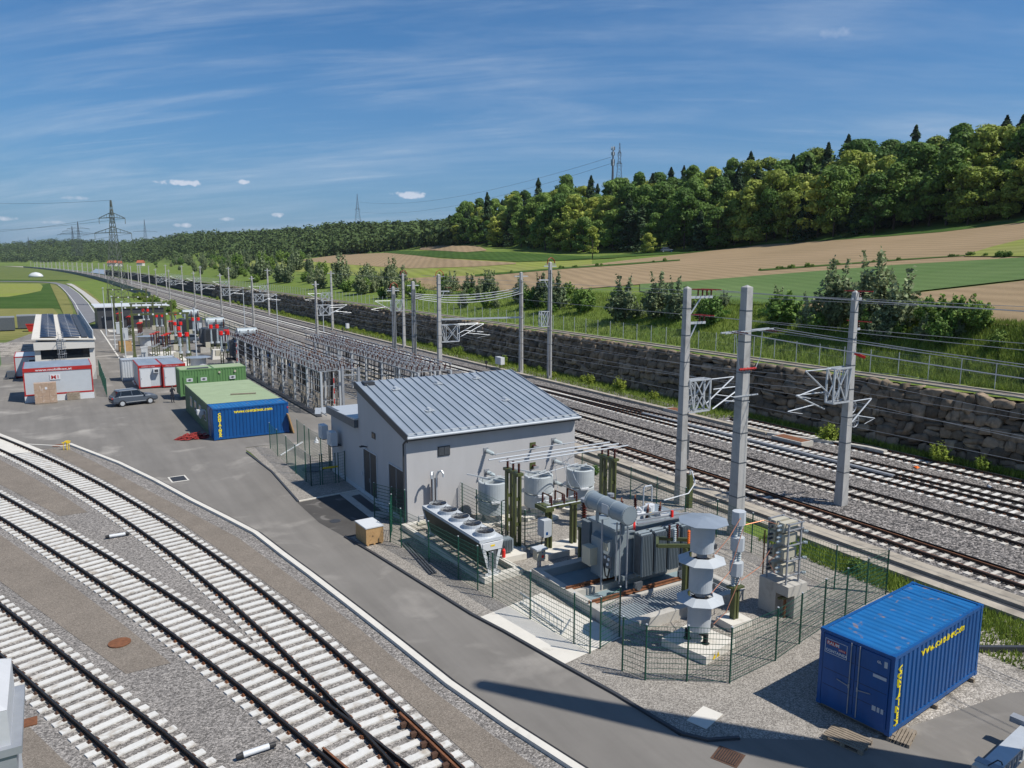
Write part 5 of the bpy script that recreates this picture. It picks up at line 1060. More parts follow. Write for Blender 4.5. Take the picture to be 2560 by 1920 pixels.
for i in range(2):
    t = container('office_container', ('red-framed white office container with an air conditioner, left one of the pair', 'red-framed white office container, right one of the pair')[i], 'container', (7.98+i*2.5, 96.3-.35*i, .1), 0, 2.46, 6.06, 2.6, pale, roof_m, red_p, roofseams=False, corrug=False)
    M().box(.1, 2.36, .1, 5.96, 2.585, 2.63).build('roof_skin', dkgrey if False else roof_m, t)
    if i == 0: M().box(1.55, 2.15, -.5, -.03, 1.75, 2.2).build('air_conditioner', white_p, t); M().box(1.65, 2.05, -.51, -.5, 1.82, 2.12).build('fan_grille', dkgrey, t)
    d = M().box(.2, 1.25, -.05, -.02, .15, 2.15).build('door', white_p, t); M().box(.28, .32, -.08, -.05, 1.05, 1.15).build('handle', dkgrey, d)
    M().box(.0, 2.46, -.022, -.0, 2.32, 2.6).build('sign_band', red_p, t); text('MOBILBOX 151 478/5' if i == 0 else 'MOBILBOX 151 487/5', .15, white_p, t, fx((.35, -.025, 2.38), (1, 0, 0), (0, 0, 1)), 'unit_number', ext=.001)
t = container('storage_container', 'grey corrugated storage container left of the red-framed offices', 'container', (6.8, 103.6, 0), 0, 6.06, 2.44, 2.6, pale, alu, steel, roofseams=True)
mb = container('mobile_office', 'white mobile office with red frame and large red letter sign, raised on a white base', 'container', (-2.94, 92.8, .66), 0, 6.25, 6.2, 2.86, pale, roof_m, red_p, roofseams=False, corrug=False)
M().box(-.02, 6.27, -.01, 6.2, -.66, -.01).build('base', white_p, mb); M().box(.1, 6.15, .1, 6.1, 2.83, 2.88).build('roof_skin', roof_m, mb)
M().box(.0, 6.25, -.03, .0, 2.48, 2.86).build('sign_band', red_p, mb); text('www.mobilbox.at', .34, white_p, mb, fx((1.1, -.035, 2.54), (1, 0, 0), (0, 0, 1)), 'web_address', xs=1.35, bold=.006)
lg = M().box(2.35, 3.3, -.035, -.022, 1.55, 2.15).build('logo_plate', white_p, mb); text('M', .5, red_p, lg, fx((2.45, -.04, 1.66), (1, 0, 0), (0, 0, 1)), 'logo_letter', bold=.02, xs=1.2); M().box(3.05, 3.12, -.04, -.036, 1.68, 2.02).build('logo_bar', red_p, lg)
cx_ = thing('wrapped_boxes', 'tall stack of cardboard boxes wrapped in film in front of the mobile office', 'cardboard stack', (-2.05, 91.1, 0)); M().box(0, 1.95, 0, .9, .12, 2.15).build('boxes', cardboard, cx_); M().box(0, 1.95, 0, .9, 0, .118).build('pallet', wood_gr, cx_); M().box(.95, 1.15, -.006, 0, 1.5, 1.75).build('label', white_p, cx_)
b = M()
for z in (.8, 1.48): b.box(0, 1.95, -.004, -.001, z, z+.012)
for x in (.65, 1.3): b.box(x, x+.012, -.004, -.001, .12, 2.15)
b.build('box_seams', rust_dk, cx_)
pallet('pallet leaning upright against the base of the mobile office', (.8, 92.5, 0), 0, (math.radians(75), 0, 0))
so_ = container('office_container', 'small red-framed container half in shade beside the white concrete building', 'container', (-4.35, 112.9, .1), 0, 2.6, 6.1, 2.6, pale, white_p, red_p, roofseams=False, corrug=False)
M().box(1.5, 2.3, -.5, -.02, 1.7, 2.3).build('air_conditioner', white_p, so_); M().box(1.6, 2.2, -.51, -.5, 1.8, 2.2).build('fan_grille', dkgrey, so_)
container('storage_container', 'green corrugated storage container at the left edge of the picture', 'container', (-12.6, 127.2, 0), 0, 6.058, 2.44, 2.6, gcont, groof, gcont)
t = thing('generator', 'small grey box generator on the asphalt by the red-framed container at the left', 'generator', (-5.2, 112.4, 0)); M().box(0, .9, 0, .8, .25, 1.0).box(.05, .15, .05, .75, 0, .248).box(.75, .85, .05, .75, 0, .248).build('casing', steel_dk, t)

# white concrete building with solar roof
pv = thing('solar_roof_building', 'pale concrete building with a sloped roof of solar panels and an access ladder', 'building', (-2.0, 107.8, 0))
PW, PL = 6.3, 48.0
b = M(); b.box(0, PW, 0, .25, 0, 2.7).box(0, .6, .0, .25, 2.702, 3.9).box(PW-.55, PW, 0, .25, 2.702, 3.9).box(0, .25, .252, PL, 0, 3.9).box(PW-.25, PW, .252, PL, 0, 3.9).box(.252, PW-.252, PL-.25, PL, 0, 3.9); b.box(-.05, PW+.05, -.35, .25, 3.902, 4.85); b.build('wall', plaster_w, pv)
M().box(.602, PW-.552, .12, .16, 2.71, 3.9).build('window_band', glass, pv)
b = M().add([(-.2, -.5, 5.15), (PW+.2, -.5, 4.85), (PW+.2, PL+.3, 4.85), (-.2, PL+.3, 5.15), (-.2, -.5, 5.3), (PW+.2, -.5, 5.0), (PW+.2, PL+.3, 5.0), (-.2, PL+.3, 5.3)], [(0, 3, 2, 1), (4, 5, 6, 7), (0, 1, 5, 4), (1, 2, 6, 5), (2, 3, 7, 6), (3, 0, 4, 7)])
r_ = b.build('roof', conc_lt, pv)
for x0, x1 in ((.7, 2.4), (3.0, 4.9)):
    for i in range(18):
        y = .6+i*2.6; b = M().box(x0, x1, y, y+1.75, 5.42-x0*.045, 5.46-x0*.045); b.box((x0+x1)/2-.02, (x0+x1)/2+.02, y, y+1.75, 5.461-x0*.045, 5.465-x0*.045, 1); b.build('solar_panel', [solar, pale], r_)
M().box(5.05, 5.75, .6, PL-1, 5.18, 5.22).build('dark_roof_strip', dkgrey, r_); M().box(PW-.1, PW+.0, -.3, PL, 4.9, 6.0).build('parapet_sheet', pale, r_)
ld = M()
for x in (2.55, 3.05): ld.bar((x, -.62, 1.1), (x, -.62, 6.0), .06)
for i in range(16): ld.bar((2.55, -.62, 1.2+i*.3), (3.05, -.62, 1.2+i*.3), .04)
for z in (2.6, 3.4, 4.2, 5.0): ld.tube([(2.5, -.62, z), (2.3, -1.0, z), (2.8, -1.35, z), (3.3, -1.0, z), (3.1, -.62, z)], .03, 5)
for x in (2.4, 2.8, 3.2): ld.bar((x, -1.2, 2.6), (x, -1.2, 5.0), .03)
ld.build('access_ladder', steel, pv)
db = thing('dark_service_building', 'dark grey building with a pale flat roof at the far end of the switchyard', 'building', (8.5, 186.6, 0)); M().box(0, 13.3, 0, 12, 0, 4.5).build('wall', dkgrey, db); M().box(-.5, 14.2, -.4, 13, 4.52, 4.75).build('roof', white_p, db); M().box(5.5, 6.6, -.06, -.002, 0, 2.4).build('door', black_m, db); M().box(.8, 1.0, -.06, -.002, 2.4, 2.6).build('wall_lamp', white_p, db)
for x, y, w_, l in ((-10.8, 190, 4.2, 'grey mesh-sided skip container standing beyond the white building, left one'), (-6.2, 194, 4.0, 'grey mesh-sided skip container standing beyond the white building, right one')):
    t = thing('waste_container', l, 'skip', (x, y, 0)); M().box(0, w_, 0, 2.4, .2, 2.9).build('body', steel_dk, t); M().box(-.05, w_+.05, -.05, 2.45, 2.7, 2.95).build('rim', steel, t)
t = thing('waste_skip', 'open red waste skip beyond the white building', 'skip', (-4.6, 186.5, 0)); M().add([(.5, 0, 0), (3.7, 0, 0), (3.7, 1.8, 0), (.5, 1.8, 0), (0, -.1, 1.5), (4.3, -.1, 1.5), (4.3, 1.9, 1.5), (0, 1.9, 1.5)], [(0, 3, 2, 1), (0, 1, 5, 4), (1, 2, 6, 5), (2, 3, 7, 6), (3, 0, 4, 7)]).build('body', red_p, t); M().box(0, 4.3, -.15, -.08, 1.35, 1.5).build('rim', red_p, t)

# red netting, a person, the car
b = M(); rs = random.Random(3)
for i in range(90):
    a, r = rs.uniform(0, 6.28), rs.uniform(0, 1)**.5; x, y = 1.15*r*math.cos(a), .65*r*math.sin(a); z = .45*(1-r*r)*rs.uniform(.5, 1); q = [rs.uniform(-.22, .22) for _ in range(8)]
    b.add([(x, y, z), (x+.25+q[0], y+q[1], max(0, z+q[2])), (x+.1+q[3], y+.2+q[4], max(0, z+.1)), (x-.2+q[5], y+.15, max(0, z-.05))], [(0, 1, 2, 3)])
tag(b.build('red_netting', net_red, loc=(9.2, 66.9, .02)), 'heap of red netting at the foot of the left blue container', 'netting')
pe = thing('person', 'person in dark clothes standing by the green containers with arms raised to the face', 'person', (10.1, 85.4, 0), math.radians(200))
def skinmesh(name, J, E_, m_, parent, sub=1):
    me = bpy.data.meshes.new(name); me.from_pydata([j[0] for j in J], E_, []); o = put(name, me); md = o.modifiers.new('skin', 'SKIN'); 
    for v, j in zip(me.skin_vertices[0].data, J): v.radius = (j[1], j[1]*(j[2] if len(j) > 2 else 1))
    me.skin_vertices[0].data[0].use_root = True; s2 = o.modifiers.new('sub', 'SUBSURF'); s2.levels = sub; s2.render_levels = sub
    dg = bpy.context.evaluated_depsgraph_get(); dg.update(); nm = bpy.data.meshes.new_from_object(o.evaluated_get(dg)); bpy.data.objects.remove(o)
    nm.materials.clear(); nm.materials.append(m_); nm.polygons.foreach_set('use_smooth', [True]*len(nm.polygons)); return put(name, nm, parent)
J = [((0, 0, .95), .14, 1), ((0, 0, 1.15), .13, .8), ((0, 0, 1.38), .16, .7), ((0, .01, 1.50), .06, 1), ((0, .03, 1.60), .085, 1.1), ((0, .03, 1.70), .075, 1), ((.10, 0, .88), .095), ((.11, .02, .5), .065), ((.11, -.02, .08), .045), ((.11, .16, .04), .035), ((-.10, 0, .88), .095), ((-.11, .02, .5), .065), ((-.11, -.02, .08), .045), ((-.11, .16, .04), .035),
     ((.19, 0, 1.40), .055), ((.26, .08, 1.18), .045), ((.12, .26, 1.42), .035), ((.05, .22, 1.56), .03), ((-.19, 0, 1.40), .055), ((-.26, .08, 1.18), .045), ((-.12, .26, 1.42), .035), ((-.05, .22, 1.56), .03)]
skinmesh('body', J, [(0, 1), (1, 2), (2, 3), (3, 4), (4, 5), (0, 6), (6, 7), (7, 8), (8, 9), (0, 10), (10, 11), (11, 12), (12, 13), (2, 14), (14, 15), (15, 16), (16, 17), (2, 18), (18, 19), (19, 20), (20, 21)], cloth_d, pe)
M().rev((0, .03, 1.58), (0, .05, 1.70), [(0, .05), (.3, .085), (.8, .08), (1, .04)], 10).build('head_skin', skin, pe, smooth=True); M().rev((0, .02, 1.66), (0, .02, 1.76), [(0, .095), (.6, .085), (1, .03)], 10).build('hair', black_m, pe, smooth=True)
car = thing('parked_car', 'dark grey estate car parked in front of the containers', 'car', (6.6, 86.6, 0), math.radians(12))
def carbody():
    st = [(-2.2, .55, .78, .62), (-2.12, .35, 1.02, .80), (-1.6, .30, 1.08, .88), (-.9, .28, 1.06, .90), (0, .28, 1.03, .90), (.8, .28, 1.02, .90), (1.4, .30, .98, .88), (1.9, .33, .88, .82), (2.15, .40, .72, .66)]
    b = M(); V_ = []
    for x, z0, z1, hw_ in st: V_ += [(x, -hw_*.92, z0), (x, -hw_, z0+.2), (x, -hw_*.98, z1-.12), (x, -hw_*.86, z1), (x, hw_*.86, z1), (x, hw_*.98, z1-.12), (x, hw_, z0+.2), (x, hw_*.92, z0)]
    b.add(V_, [(i*8+k, i*8+(k+1) % 8, (i+1)*8+(k+1) % 8, (i+1)*8+k) for i in range(len(st)-1) for k in range(8)]+[tuple(range(7, -1, -1)), tuple((len(st)-1)*8+k for k in range(8))]); return b
carbody().build('body', car_p, car, smooth=False)
def cabin(sc, z1, x0, x1, x2, x3, m_, nm, off=0):
    b = M(); b.add([(x0, -.80*sc, 1.02), (x3, -.80*sc, 1.0), (x3, .80*sc, 1.0), (x0, .80*sc, 1.02), (x1, -.62*sc, z1), (x2, -.62*sc, z1), (x2, .62*sc, z1), (x1, .62*sc, z1)], [(4, 5, 6, 7), (0, 1, 5, 4), (1, 2, 6, 5), (2, 3, 7, 6), (3, 0, 4, 7)]); return b.build(nm, m_, car)
cabin(1.0, 1.50, -2.0, -1.6, .25, 1.15, glass, 'window_band'); M().box(-1.65, .3, -.63, .63, 1.49, 1.55).build('roof', car_p, car)
for x in (-1.45, -.35, .55): M().bar((x, -.80, 1.0), (x*.85-.1, -.64, 1.52), .06).build('pillar', car_p, car)
for y in (-.6, .6): M().bar((-1.5, y, 1.58), (.2, y, 1.58), .04).build('roof_rail', alu, car)
M().box(-1.0, .9, -.915, -.90, .40, .44).build('side_trim', alu, car); M().box(2.05, 2.14, -.55, -.3, .62, .72).box(2.05, 2.14, .3, .55, .62, .72).build('headlights', white_p, car); M().box(-2.2, -2.1, -.7, -.45, .8, .92).build('tail_light', red_b, car); M().box(.75, .9, -1.02, -.88, 1.0, 1.12).build('mirror', car_p, car)
for x in (-1.35, 1.3):
    for y in (-.82, .82):
        wh = M().cyl((x, y-.11, .33), (x, y+.11, .33), .33, n=24).build('wheel', black_m, car); s = -1 if y < 0 else 1
        M().cyl((x, y+s*.10, .33), (x, y+s*.118, .33), .21, n=14).build('rim', alu, wh)

# ------------------------------------------------------------------ catenary masts
def column(h, w0=.46, w1=.30):
    b = M(); a, c = w0/2, w1/2
    b.add([(-a, -a, -.1), (a, -a, -.1), (a, a, -.1), (-a, a, -.1), (-c, -c, h-.12), (c, -c, h-.12), (c, c, h-.12), (-c, c, h-.12), (0, 0, h)], [(0, 1, 5, 4), (1, 2, 6, 5), (2, 3, 7, 6), (3, 0, 4, 7), (4, 5, 8), (5, 6, 8), (6, 7, 8), (7, 4, 8)]); return b
def bands(h, w0, w1, zs):
    b = M()
    for z in zs: r = (w0+(w1-w0)*z/h)/2+.015; b.box(-r, r, -r, r, z, z+.05)
    return b
def truss(x0, x1, z0, z1, y=.0, d=.5):
    b = M()
    for yy in (y-d/2, y+d/2):
        b.bar((x0, yy, z1), (x1, yy, z1), .09).bar((x0, yy, z0), (x1, yy, z0), .09).bar((x1, yy, z0), (x1, yy, z1), .09)
        mx_ = x0+(x1-x0)*.25; b.bar((mx_, yy, z0), (x1, yy, z1), .06).bar((mx_, yy, z1), (x1, yy, z0), .06).bar((mx_, yy, z0), (mx_, yy, z1), .06).bar((x0, yy, z1), (mx_, yy, z0), .06)
    for x in (x1, ): b.bar((x, y-d/2, z0), (x, y+d/2, z0), .07).bar((x, y-d/2, z1), (x, y+d/2, z1), .07)
    return b
def cantilever(x0, x1, zt, zb, y=0):
    """hinged tubular arm from x0 out to x1: top tube, diagonal and registration tube"""
    return M().tube([(x0, y, zb), (x1, y, zt)], .045, 6).tube([(x0, y, zt), (x1, y, zt+.02)], .035, 6).tube([(x0+.35*(x1-x0), y, zb+.35*(zt-zb)), (x1+.25*(x1-x0), y, zb+.15)], .035, 6).tube([(x1+.2*(x1-x0), y, zb+.12), (x0+.75*(x1-x0), y, zb-.1)], .02, 5)
def wheelset(x, z):
    b = M()
    for k, (dx, dz) in enumerate(((0, 0), (.35, -.9))):
        cx_, cz_ = x+dx, z+dz
        b.tube([(cx_+.38*math.cos(a), .25, cz_+.38*math.sin(a)) for a in np.linspace(0, 2*math.pi, 17)], .045, 5)
        for a in np.arange(0, math.pi, math.pi/4): b.bar((cx_-.36*math.cos(a), .25, cz_-.36*math.sin(a)), (cx_+.36*math.cos(a), .25, cz_+.36*math.sin(a)), .035)
        b.bar((x-.55, .1, cz_), (cx_, .2, cz_), .07).bar((x-.55, .3, cz_+.2), (cx_, .3, cz_), .05)
    return b
def weights(x, z0, z1):
    b = M(); n = int((z1-z0)/.09)
    for i in range(n): b.cyl((x, .25, z0+i*.09), (x, .25, z0+i*.09+.078), .14, n=12)
    return b
def post_bar(x0, z, m_bar=red_p, dy=.9, n=2):
    b = M()
    for i in range(n): b.ins((x0+i*.35, 0, z), (x0+i*.35, 0, z+.34), .07, 4, 8, 0)
    for i in range(n): b.bar((x0+i*.35, -dy, z+.37), (x0+i*.35, dy, z+.37), .05, mi=1)
    return b
def mast(label, x, y, h, w0=.46, w1=.30, arms=(), trs=None, cants=(), wheels=None, wts=None, group=None, cond=0, tbar=None, hoops=0):
    t = thing('catenary_mast', label, 'catenary mast', (x, y, 0), group=group); column(h, w0, w1).build('column', conc_mast, t)
    bands(h, w0, w1, [h*k for k in (.16, .3, .42, .55, .66, .78, .9)]).build('clamp_bands', steel_dk, t)
    for z, x0, x1, n in arms:
        s = 1 if x1 > x0 else -1; M().bar((x0, 0, z), (x1, 0, z), .1, .14).bar((s*.15, 0, z-1.15), (x0+(x1-x0)*.5, 0, z-.08), .06).build('crossarm', alu, t)
        if n: post_bar(x1-.1-.35*(n-1) if s > 0 else x1+.1, z+.07, n=n, dy=.8).build('line_insulators', [brown_i, red_p], t)
    if trs: truss(*trs).build('bracket_truss', alu, t)
    for c in cants: cantilever(*c).build('cantilever', alu, t)
    if wheels: wheelset(*wheels).build('tension_wheels', steel, t)
    if wts:
        for i, (a, z0, z1) in enumerate(wts): weights(a, z0, z1).build('balance_weights', steel_dk, t)
        M().cyl((wts[-1][0]-.1, .25, .3), (wts[-1][0]-.1, .25, z1+1.9), .02, n=5).build('weight_rod', steel, t)
    if cond:
        for i in range(cond): M().tube([(-.1+i*.1, -.27, .5), (-.09+i*.09, -.2, h-1)], .03, 5).build('cable_duct', pale if i % 2 else black_m, t)
    if tbar: M().bar((-tbar/2, 0, h-.55), (tbar/2, 0, h-.55), .09, .12).build('t_bar', alu, t)
    if hoops:
        for i in range(hoops): M().tube([(-.5+i*.1, -.1+i*.2, h-.35), (-.35+i*.1, -.1+i*.2, h+.25), (.1+i*.1, -.1+i*.2, h+.5), (.5+i*.1, -.1+i*.2, h+.2), (.62+i*.1, -.1+i*.2, h-.2)], .035, 5).build('jumper_hoop', rust if i else red_p, t)
        M().bar((-.7, 0, h-.3), (.8, 0, h-.3), .08, .1).build('hoop_arm', steel, t)
    return t
mast('concrete mast by the nearest track with two insulator arms and hanging weights, above the transformer', 31.9, 33.8, 13.05, .5, .33, arms=((12.4, .1, 2.0, 4), (10.9, .1, 1.5, 2)), trs=(.2, 1.9, 5.6, 7.5), cants=((1.9, 4.2, 7.4, 5.9, .1), (1.9, 4.4, 6.9, 5.7, -.5)), wheels=(.75, 6.9), wts=((.35, 2.9, 4.5), (.66, 2.6, 4.2)))
m2 = mast('thickest concrete mast with a flat top bracket of clamps, rising behind the three-tier tower', 30.7, 28.2, 13.3, .62, .42)
M().bar((-1.6, .1, 10.9), (1.9, .1, 11.0), .07).bar((-1.6, -.2, 10.9), (1.9, -.2, 11.0), .07).bar((-.9, -.25, 7.6), (.9, -.25, 7.6), .06).build('crossarm', alu, m2)
for x in (-1.2, -.8, 1.3, 1.7): M().ins((x, -.1, 10.95), (x+.15, -.8, 10.9), .06, 4).build('strain_insulator', brown_i, m2)
M().ins((-.6, -.3, 9.0), (.6, -.3, 9.0), .09, 5).build('surge_insulator', red_p, m2)
M().tube([(.6, -.3, 9.05), (.9, -.3, 9.6), (1.0, -.25, 10.9)], .02, 4).tube([(-.6, -.3, 9.05), (-.8, -.3, 9.8), (-.9, -.25, 10.9)], .02, 4).build('loop_cable', white_p, m2)
m3_ = mast('lone concrete mast standing on the ballast between the tracks, with two tension wheels', 40.0, 28.6, 12.85, .56, .28, arms=((12.35, -.3, .55, 2), (10.6, .0, .6, 1)), trs=(-.2, -1.7, 6.4, 8.4), cants=((-1.7, -3.9, 8.4, 6.9, 0), (-1.7, -4.2, 7.0, 6.0, .3), (.3, 2.2, 6.3, 4.9, 0)), wheels=(.75, 5.9), wts=((.35, 2.2, 3.9), (.70, 1.4, 3.4)))
tag(M().bar((30.9, 28.0, 11.0), (35.5, 22.0, 10.3), .02).build('stay_wire', steel), 'taut stay wire running from the thick mast down past the red marker', 'cable')
tag(M().bar((34.1, 24.2, 10.0), (34.4, 23.8, 9.8), .13).build('red_marker', red_b), 'small red marker hanging on the wires beside the thick mast', 'marker')
mast('tall concrete mast with brown jumper hoops and a long beam behind the roof', 40.8, 86.2, 12.9, .5, .36, arms=((10.8, 0, 1.4, 1),), trs=(.2, 2.6, 4.6, 6.7), cants=((2.6, 6.2, 6.6, 5.0, 0), (2.6, 5.6, 6.7, 5.4, .4)), hoops=3)
mast('concrete mast strapped with cables, with one red hoop, left of the hooped mast', 38.4, 94.9, 11.2, .46, .34, cond=4, hoops=1, tbar=1.7); mast('concrete mast strapped with cables, right neighbour of the red-hooped one', 38.9, 89.6, 12.0, .46, .34, cond=4, tbar=1.6)
mast('concrete mast beside the stone wall, behind the two cable-strapped masts', 50.9, 121.4, 12.4, trs=(-.2, -2.2, 6.2, 8.0), cants=((-2.2, -5, 7.9, 6.4, 0),), hoops=2)
mast('tall hoop-topped concrete mast by the wall, right one of the pair behind the roof', 52.5, 79.4, 14.4, .46, .34, arms=((12.2, 0, -1.6, 1),), hoops=3, tbar=1.8, cond=2, trs=(-.2, -1.4, 6.6, 8.4)); mast('slimmer concrete mast beside the stone wall, left one of the pair behind the roof', 51.8, 85, 13.1, .46, .34, tbar=2.0, cond=1)
ORD = ['first', 'second', 'third', 'fourth', 'fifth', 'sixth', 'seventh', 'eighth', 'ninth', 'tenth', 'eleventh', 'twelfth']
near_m = mast('first concrete mast of the yard-side row beyond the cable-strapped pair', 38.3, 128.7, 11.1, trs=(.2, 2.3, 5.4, 7.1), cants=((2.3, 5.3, 7.0, 5.5, 0), (2.3, 4.8, 6.6, 5.6, .4)), tbar=1.2, cond=1)
far_m = mast('second concrete mast of the wall-side row, counted from the pair behind the roof', 50.9, 159.8, 12.4, trs=(-.2, -2.2, 6.2, 7.8), cants=((-2.2, -5, 7.7, 6.3, 0),), tbar=1.5)
k1 = 1
for y in (177.7, 214.5, 257.2, 334.7-20, 355): dup(near_m, (38.7, y, 0), label=ORD[k1]+' concrete mast of the yard-side row beyond the cable-strapped pair'); k1 += 1
k2 = 2
for y in (212.4, 264.3, 318.4, 365.8, 419.8): dup(far_m, (50.4, y, 0), label=ORD[k2]+' concrete mast of the wall-side row, counted from the pair behind the roof'); k2 += 1
simple = thing('catenary_mast', 'small distant concrete mast on the far curve of the railway', 'catenary mast', (39.0+bend(420), 420, 0), group='distant masts along the railway curve'); column(11.5, .5, .4).build('column', conc_mast, simple); M().bar((-.2, 0, 7), (3.2, 0, 7.2), .12).bar((-.2, 0, 5.8), (3.0, 0, 7.0), .1).bar((-.8, 0, 11), (.8, 0, 11), .15).build('crossarm', steel, simple)
for i in range(21):
    u = 470+i*62+rng.uniform(-8, 8); dup(simple, (39.0+bend(u), u, 0)); dup(simple, (50.5+bend(u+25), u+25, 0), rz=math.pi)
# slim lamp posts
lp = thing('lamp_post', 'slim grey lamp post at the left front corner of the switchyard, nearest one', 'lamp post', (9.2, 129.4-12, 0)); M().cyl((0, 0, 0), (0, 0, 8.3), .10, .055, n=8).build('pole', pale, lp); M().box(-.15, .15, -.3, .35, 8.3, 8.42).build('lamp_head', pale, lp)
lp.location = (9.2, 129.4, 0)
for x, y, z, l in ((8.8, 144, 1.03, 'second slim lamp post in line along the left edge of the switchyard'), (9.0, 169.5, 1.1, 'third and farthest slim lamp post along the left edge of the switchyard'), (16.8, 113.2, .96, 'slim lamp post rising behind the green workshop containers'), (32.4, 156.7, 1.1, 'slim lamp post beyond the dark transformer, left of the mast row'), (38.2, 154.7, .92, 'slim lamp post beside the main line, second from the left'), (47.6, 155.4, .74, 'slim lamp post in front of the stone wall beside the far track')): dup(lp, (x, y, 0), label=l, scale=(1, 1, z))
# overhead wires
def wire(label, x0, z, u0, u1, sag=0, r=.010, x1=None):
    n = 14; x1 = x0 if x1 is None else x1
    pts = [(x0+(x1-x0)*i/n+bend(u0+(u1-u0)*i/n), u0+(u1-u0)*i/n, z-4*sag*(i/n)*(1-i/n)) for i in range(n+1)]; tag(M().tube(pts, r, 4).build('overhead_wire', steel), label, 'wire')
for nm, x in (('nearest', 37.15), ('second', 42.7), ('third', 47.4)):
    wire('contact wire over the %s main line track' % nm, x, 5.6, -30, 420); 
    for i, (a, c) in enumerate(((-30, 30), (30, 86), (86, 128), (128, 178), (178, 214))): wire('%s span of the carrier wire over the %s main line track' % (ORD[i], nm), x, 7.2, a, c, .9)
for i, (x, z) in enumerate(((33.4, 12.8), (33.75, 12.8), (33.1, 11.3), (40.2, 12.7), (40.6, 10.9), (51, 11.8))): wire(ORD[i]+' feeder wire strung between the mast tops, counted from the yard', x, z, -30, 33 if i < 3 else (90 if i < 5 else 160), .35, .013)
for i, (x, z) in enumerate(((29.3, 11.0), (29.7, 10.95), (32.2, 11.0), (32.6, 11.05))): wire(ORD[i]+' thick cable leaving the thick mast towards the lower right, counted from the left', x, z, -30, 28, .8, .018)
for i in range(4):
    pts = [(38.9+(51.8-38.9)*t_, 89.6+(84.5-89.6)*t_+i*.4, 9.9+i*.18-4*(.9-.12*i)*t_*(1-t_)+.6*t_) for t_ in np.linspace(0, 1, 12)]; tag(M().tube(pts, .04, 5).build('white_cable', white_p), ORD[i]+' pale cable sagging across the tracks between the masts behind the roof', 'cable')
tag(M().bar((41.0, 86.0, 7.4), (50.6, 83, 7.5), .14, .2).build('steel_beam', alu), 'long galvanised beam reaching across the tracks from the hooped mast', 'steel beam')

# ------------------------------------------------------------------ cable-rack arrays with brown insulators
steel_c = mat('rack_clamp', (.34, .34, .35), .5, .2)
insm = M().ins((0, 0, 0), (0, 0, .42), .075, 5, 7).mesh('insulator', brown_i); capm = M().box(-.08, .08, -.12, .12, .42, .53).mesh('clamp', steel_c)
cabm = M().tube([(0, 0, 4.1), (0, .02, 3.9), (.08, .1, 3.5), (.1, .1, 1.8)], .055, 6).mesh('cable', black_m); covm = M().box(.02, .20, .02, .16, 0, 1.85).mesh('cable_cover', cover_b)
postm = M().box(-.09, .09, -.10, .10, 0, 4.05).mesh('post', alu); bluem = M().box(-.1, .1, -.1, .1, 3.3, 3.6).mesh('blue_sleeve', blue_p)
def rack(label, x, y, W_, rs_, front=True):
    t = thing('cable_rack', label, 'cable rack', (x, y, 0)); R = random.Random(rs_)
    for a in (0, W_/2, W_): put('post', postm, t, (a, 0, 0))
    b = M()
    for z in (.7, 1.35, 2.0, 2.65, 3.3): b.bar((0, .08, z), (0, 4.62, z), .05)
    for z in (1.3, 2.7): b.bar((W_, .08, z), (W_, 4.62, z), .05).bar((0.1, 0, z), (W_-.1, 0, z), .05)
    for a in (0, W_/2, W_): b.bar((a, .1, 4.0), (a, 4.6, 4.0), .08, .12)
    b.build('rail_frame', steel, t); b = M()
    for q in range(4): b.bar((-.2, .3+q*1.15, 4.1), (W_+.2, .3+q*1.15, 4.1), .07, .09)
    b.build('crossbeam', steel, t)
    for q in range(4):
        for p in range(7):
            xx = -.1+p*(W_+.2)/6; yy = .3+q*1.15; put('insulator', insm, t, (xx+R.uniform(-.05, .05), yy, 4.14)); 
            if R.random() < .8: put('clamp', capm, t, (xx, yy, 4.14))
    b = M()
    for p in range(5): xx = -.1+p*(W_+.2)/4; b.tube([(xx, .1, 4.74), (xx+R.uniform(-.1, .1), 2.3, 4.78), (xx, 4.6, 4.74)], .03, 5)
    for p in range(6): xx = R.uniform(0, W_); yy = R.uniform(.3, 4.2); b.tube([(xx, yy, 4.2), (xx+.3, yy+.1, 4.95), (xx+.7, yy+.2, 4.4)], .02, 4, 1)
    b.build('conductor_tubes', [alu, rust], t); b = M()
    for p in range(10): xx = R.uniform(0, W_); yy = R.uniform(.2, 4.4); b.tube([(xx, yy, 4.1), (xx+.05, yy, 3.6), (xx+.1, yy+.2, 2.4), (xx, yy+.2, .4)], .05, 5)
    for p in range(3): b.box(W_*R.random()-.15, W_*R.random()*.2+W_*.5, 1+R.random()*2.5, 3.2+R.random(), 1.2+p*.7, 1.5+p*.7) if False else None
    b.build('cable_bundle', black_m, t)
    if front:
        for q in range(R.choice((3, 4, 5))):
            yy = .6+q*R.uniform(.55, .85)
            if yy > 4.2: break
            put('cable', cabm, t, (-.02, yy, 0)); put('cable_cover', covm, t, (-.02, yy, 0))
        if R.random() < .4: put('blue_sleeve', bluem, t, (.1, 2, 0))
    return t
for j in range(9): rack(ORD[j]+' bay of the yard-side cable rack, counted from the building', 21.5, 71.6+j*4.7, 3.6, 10+j)
for j in range(8): rack(ORD[j]+' bay of the railway-side cable rack, counted from the building', 29.3, 66.6+j*4.7, 3.4, 40+j, False)
t = thing('rack_end_frame', 'taller grey steel end frame of the cable rack beside the building annex', 'steel frame', (23.4, 71.0, 0))
for x in (0, 1.6): M().box(x-.11, x+.11, -.11, .11, 0, 4.5-x*.1).build('post', steel, t)
M().bar((0, 0, 3.7), (1.6, 0, 3.7), .12).build('beam', steel, t)
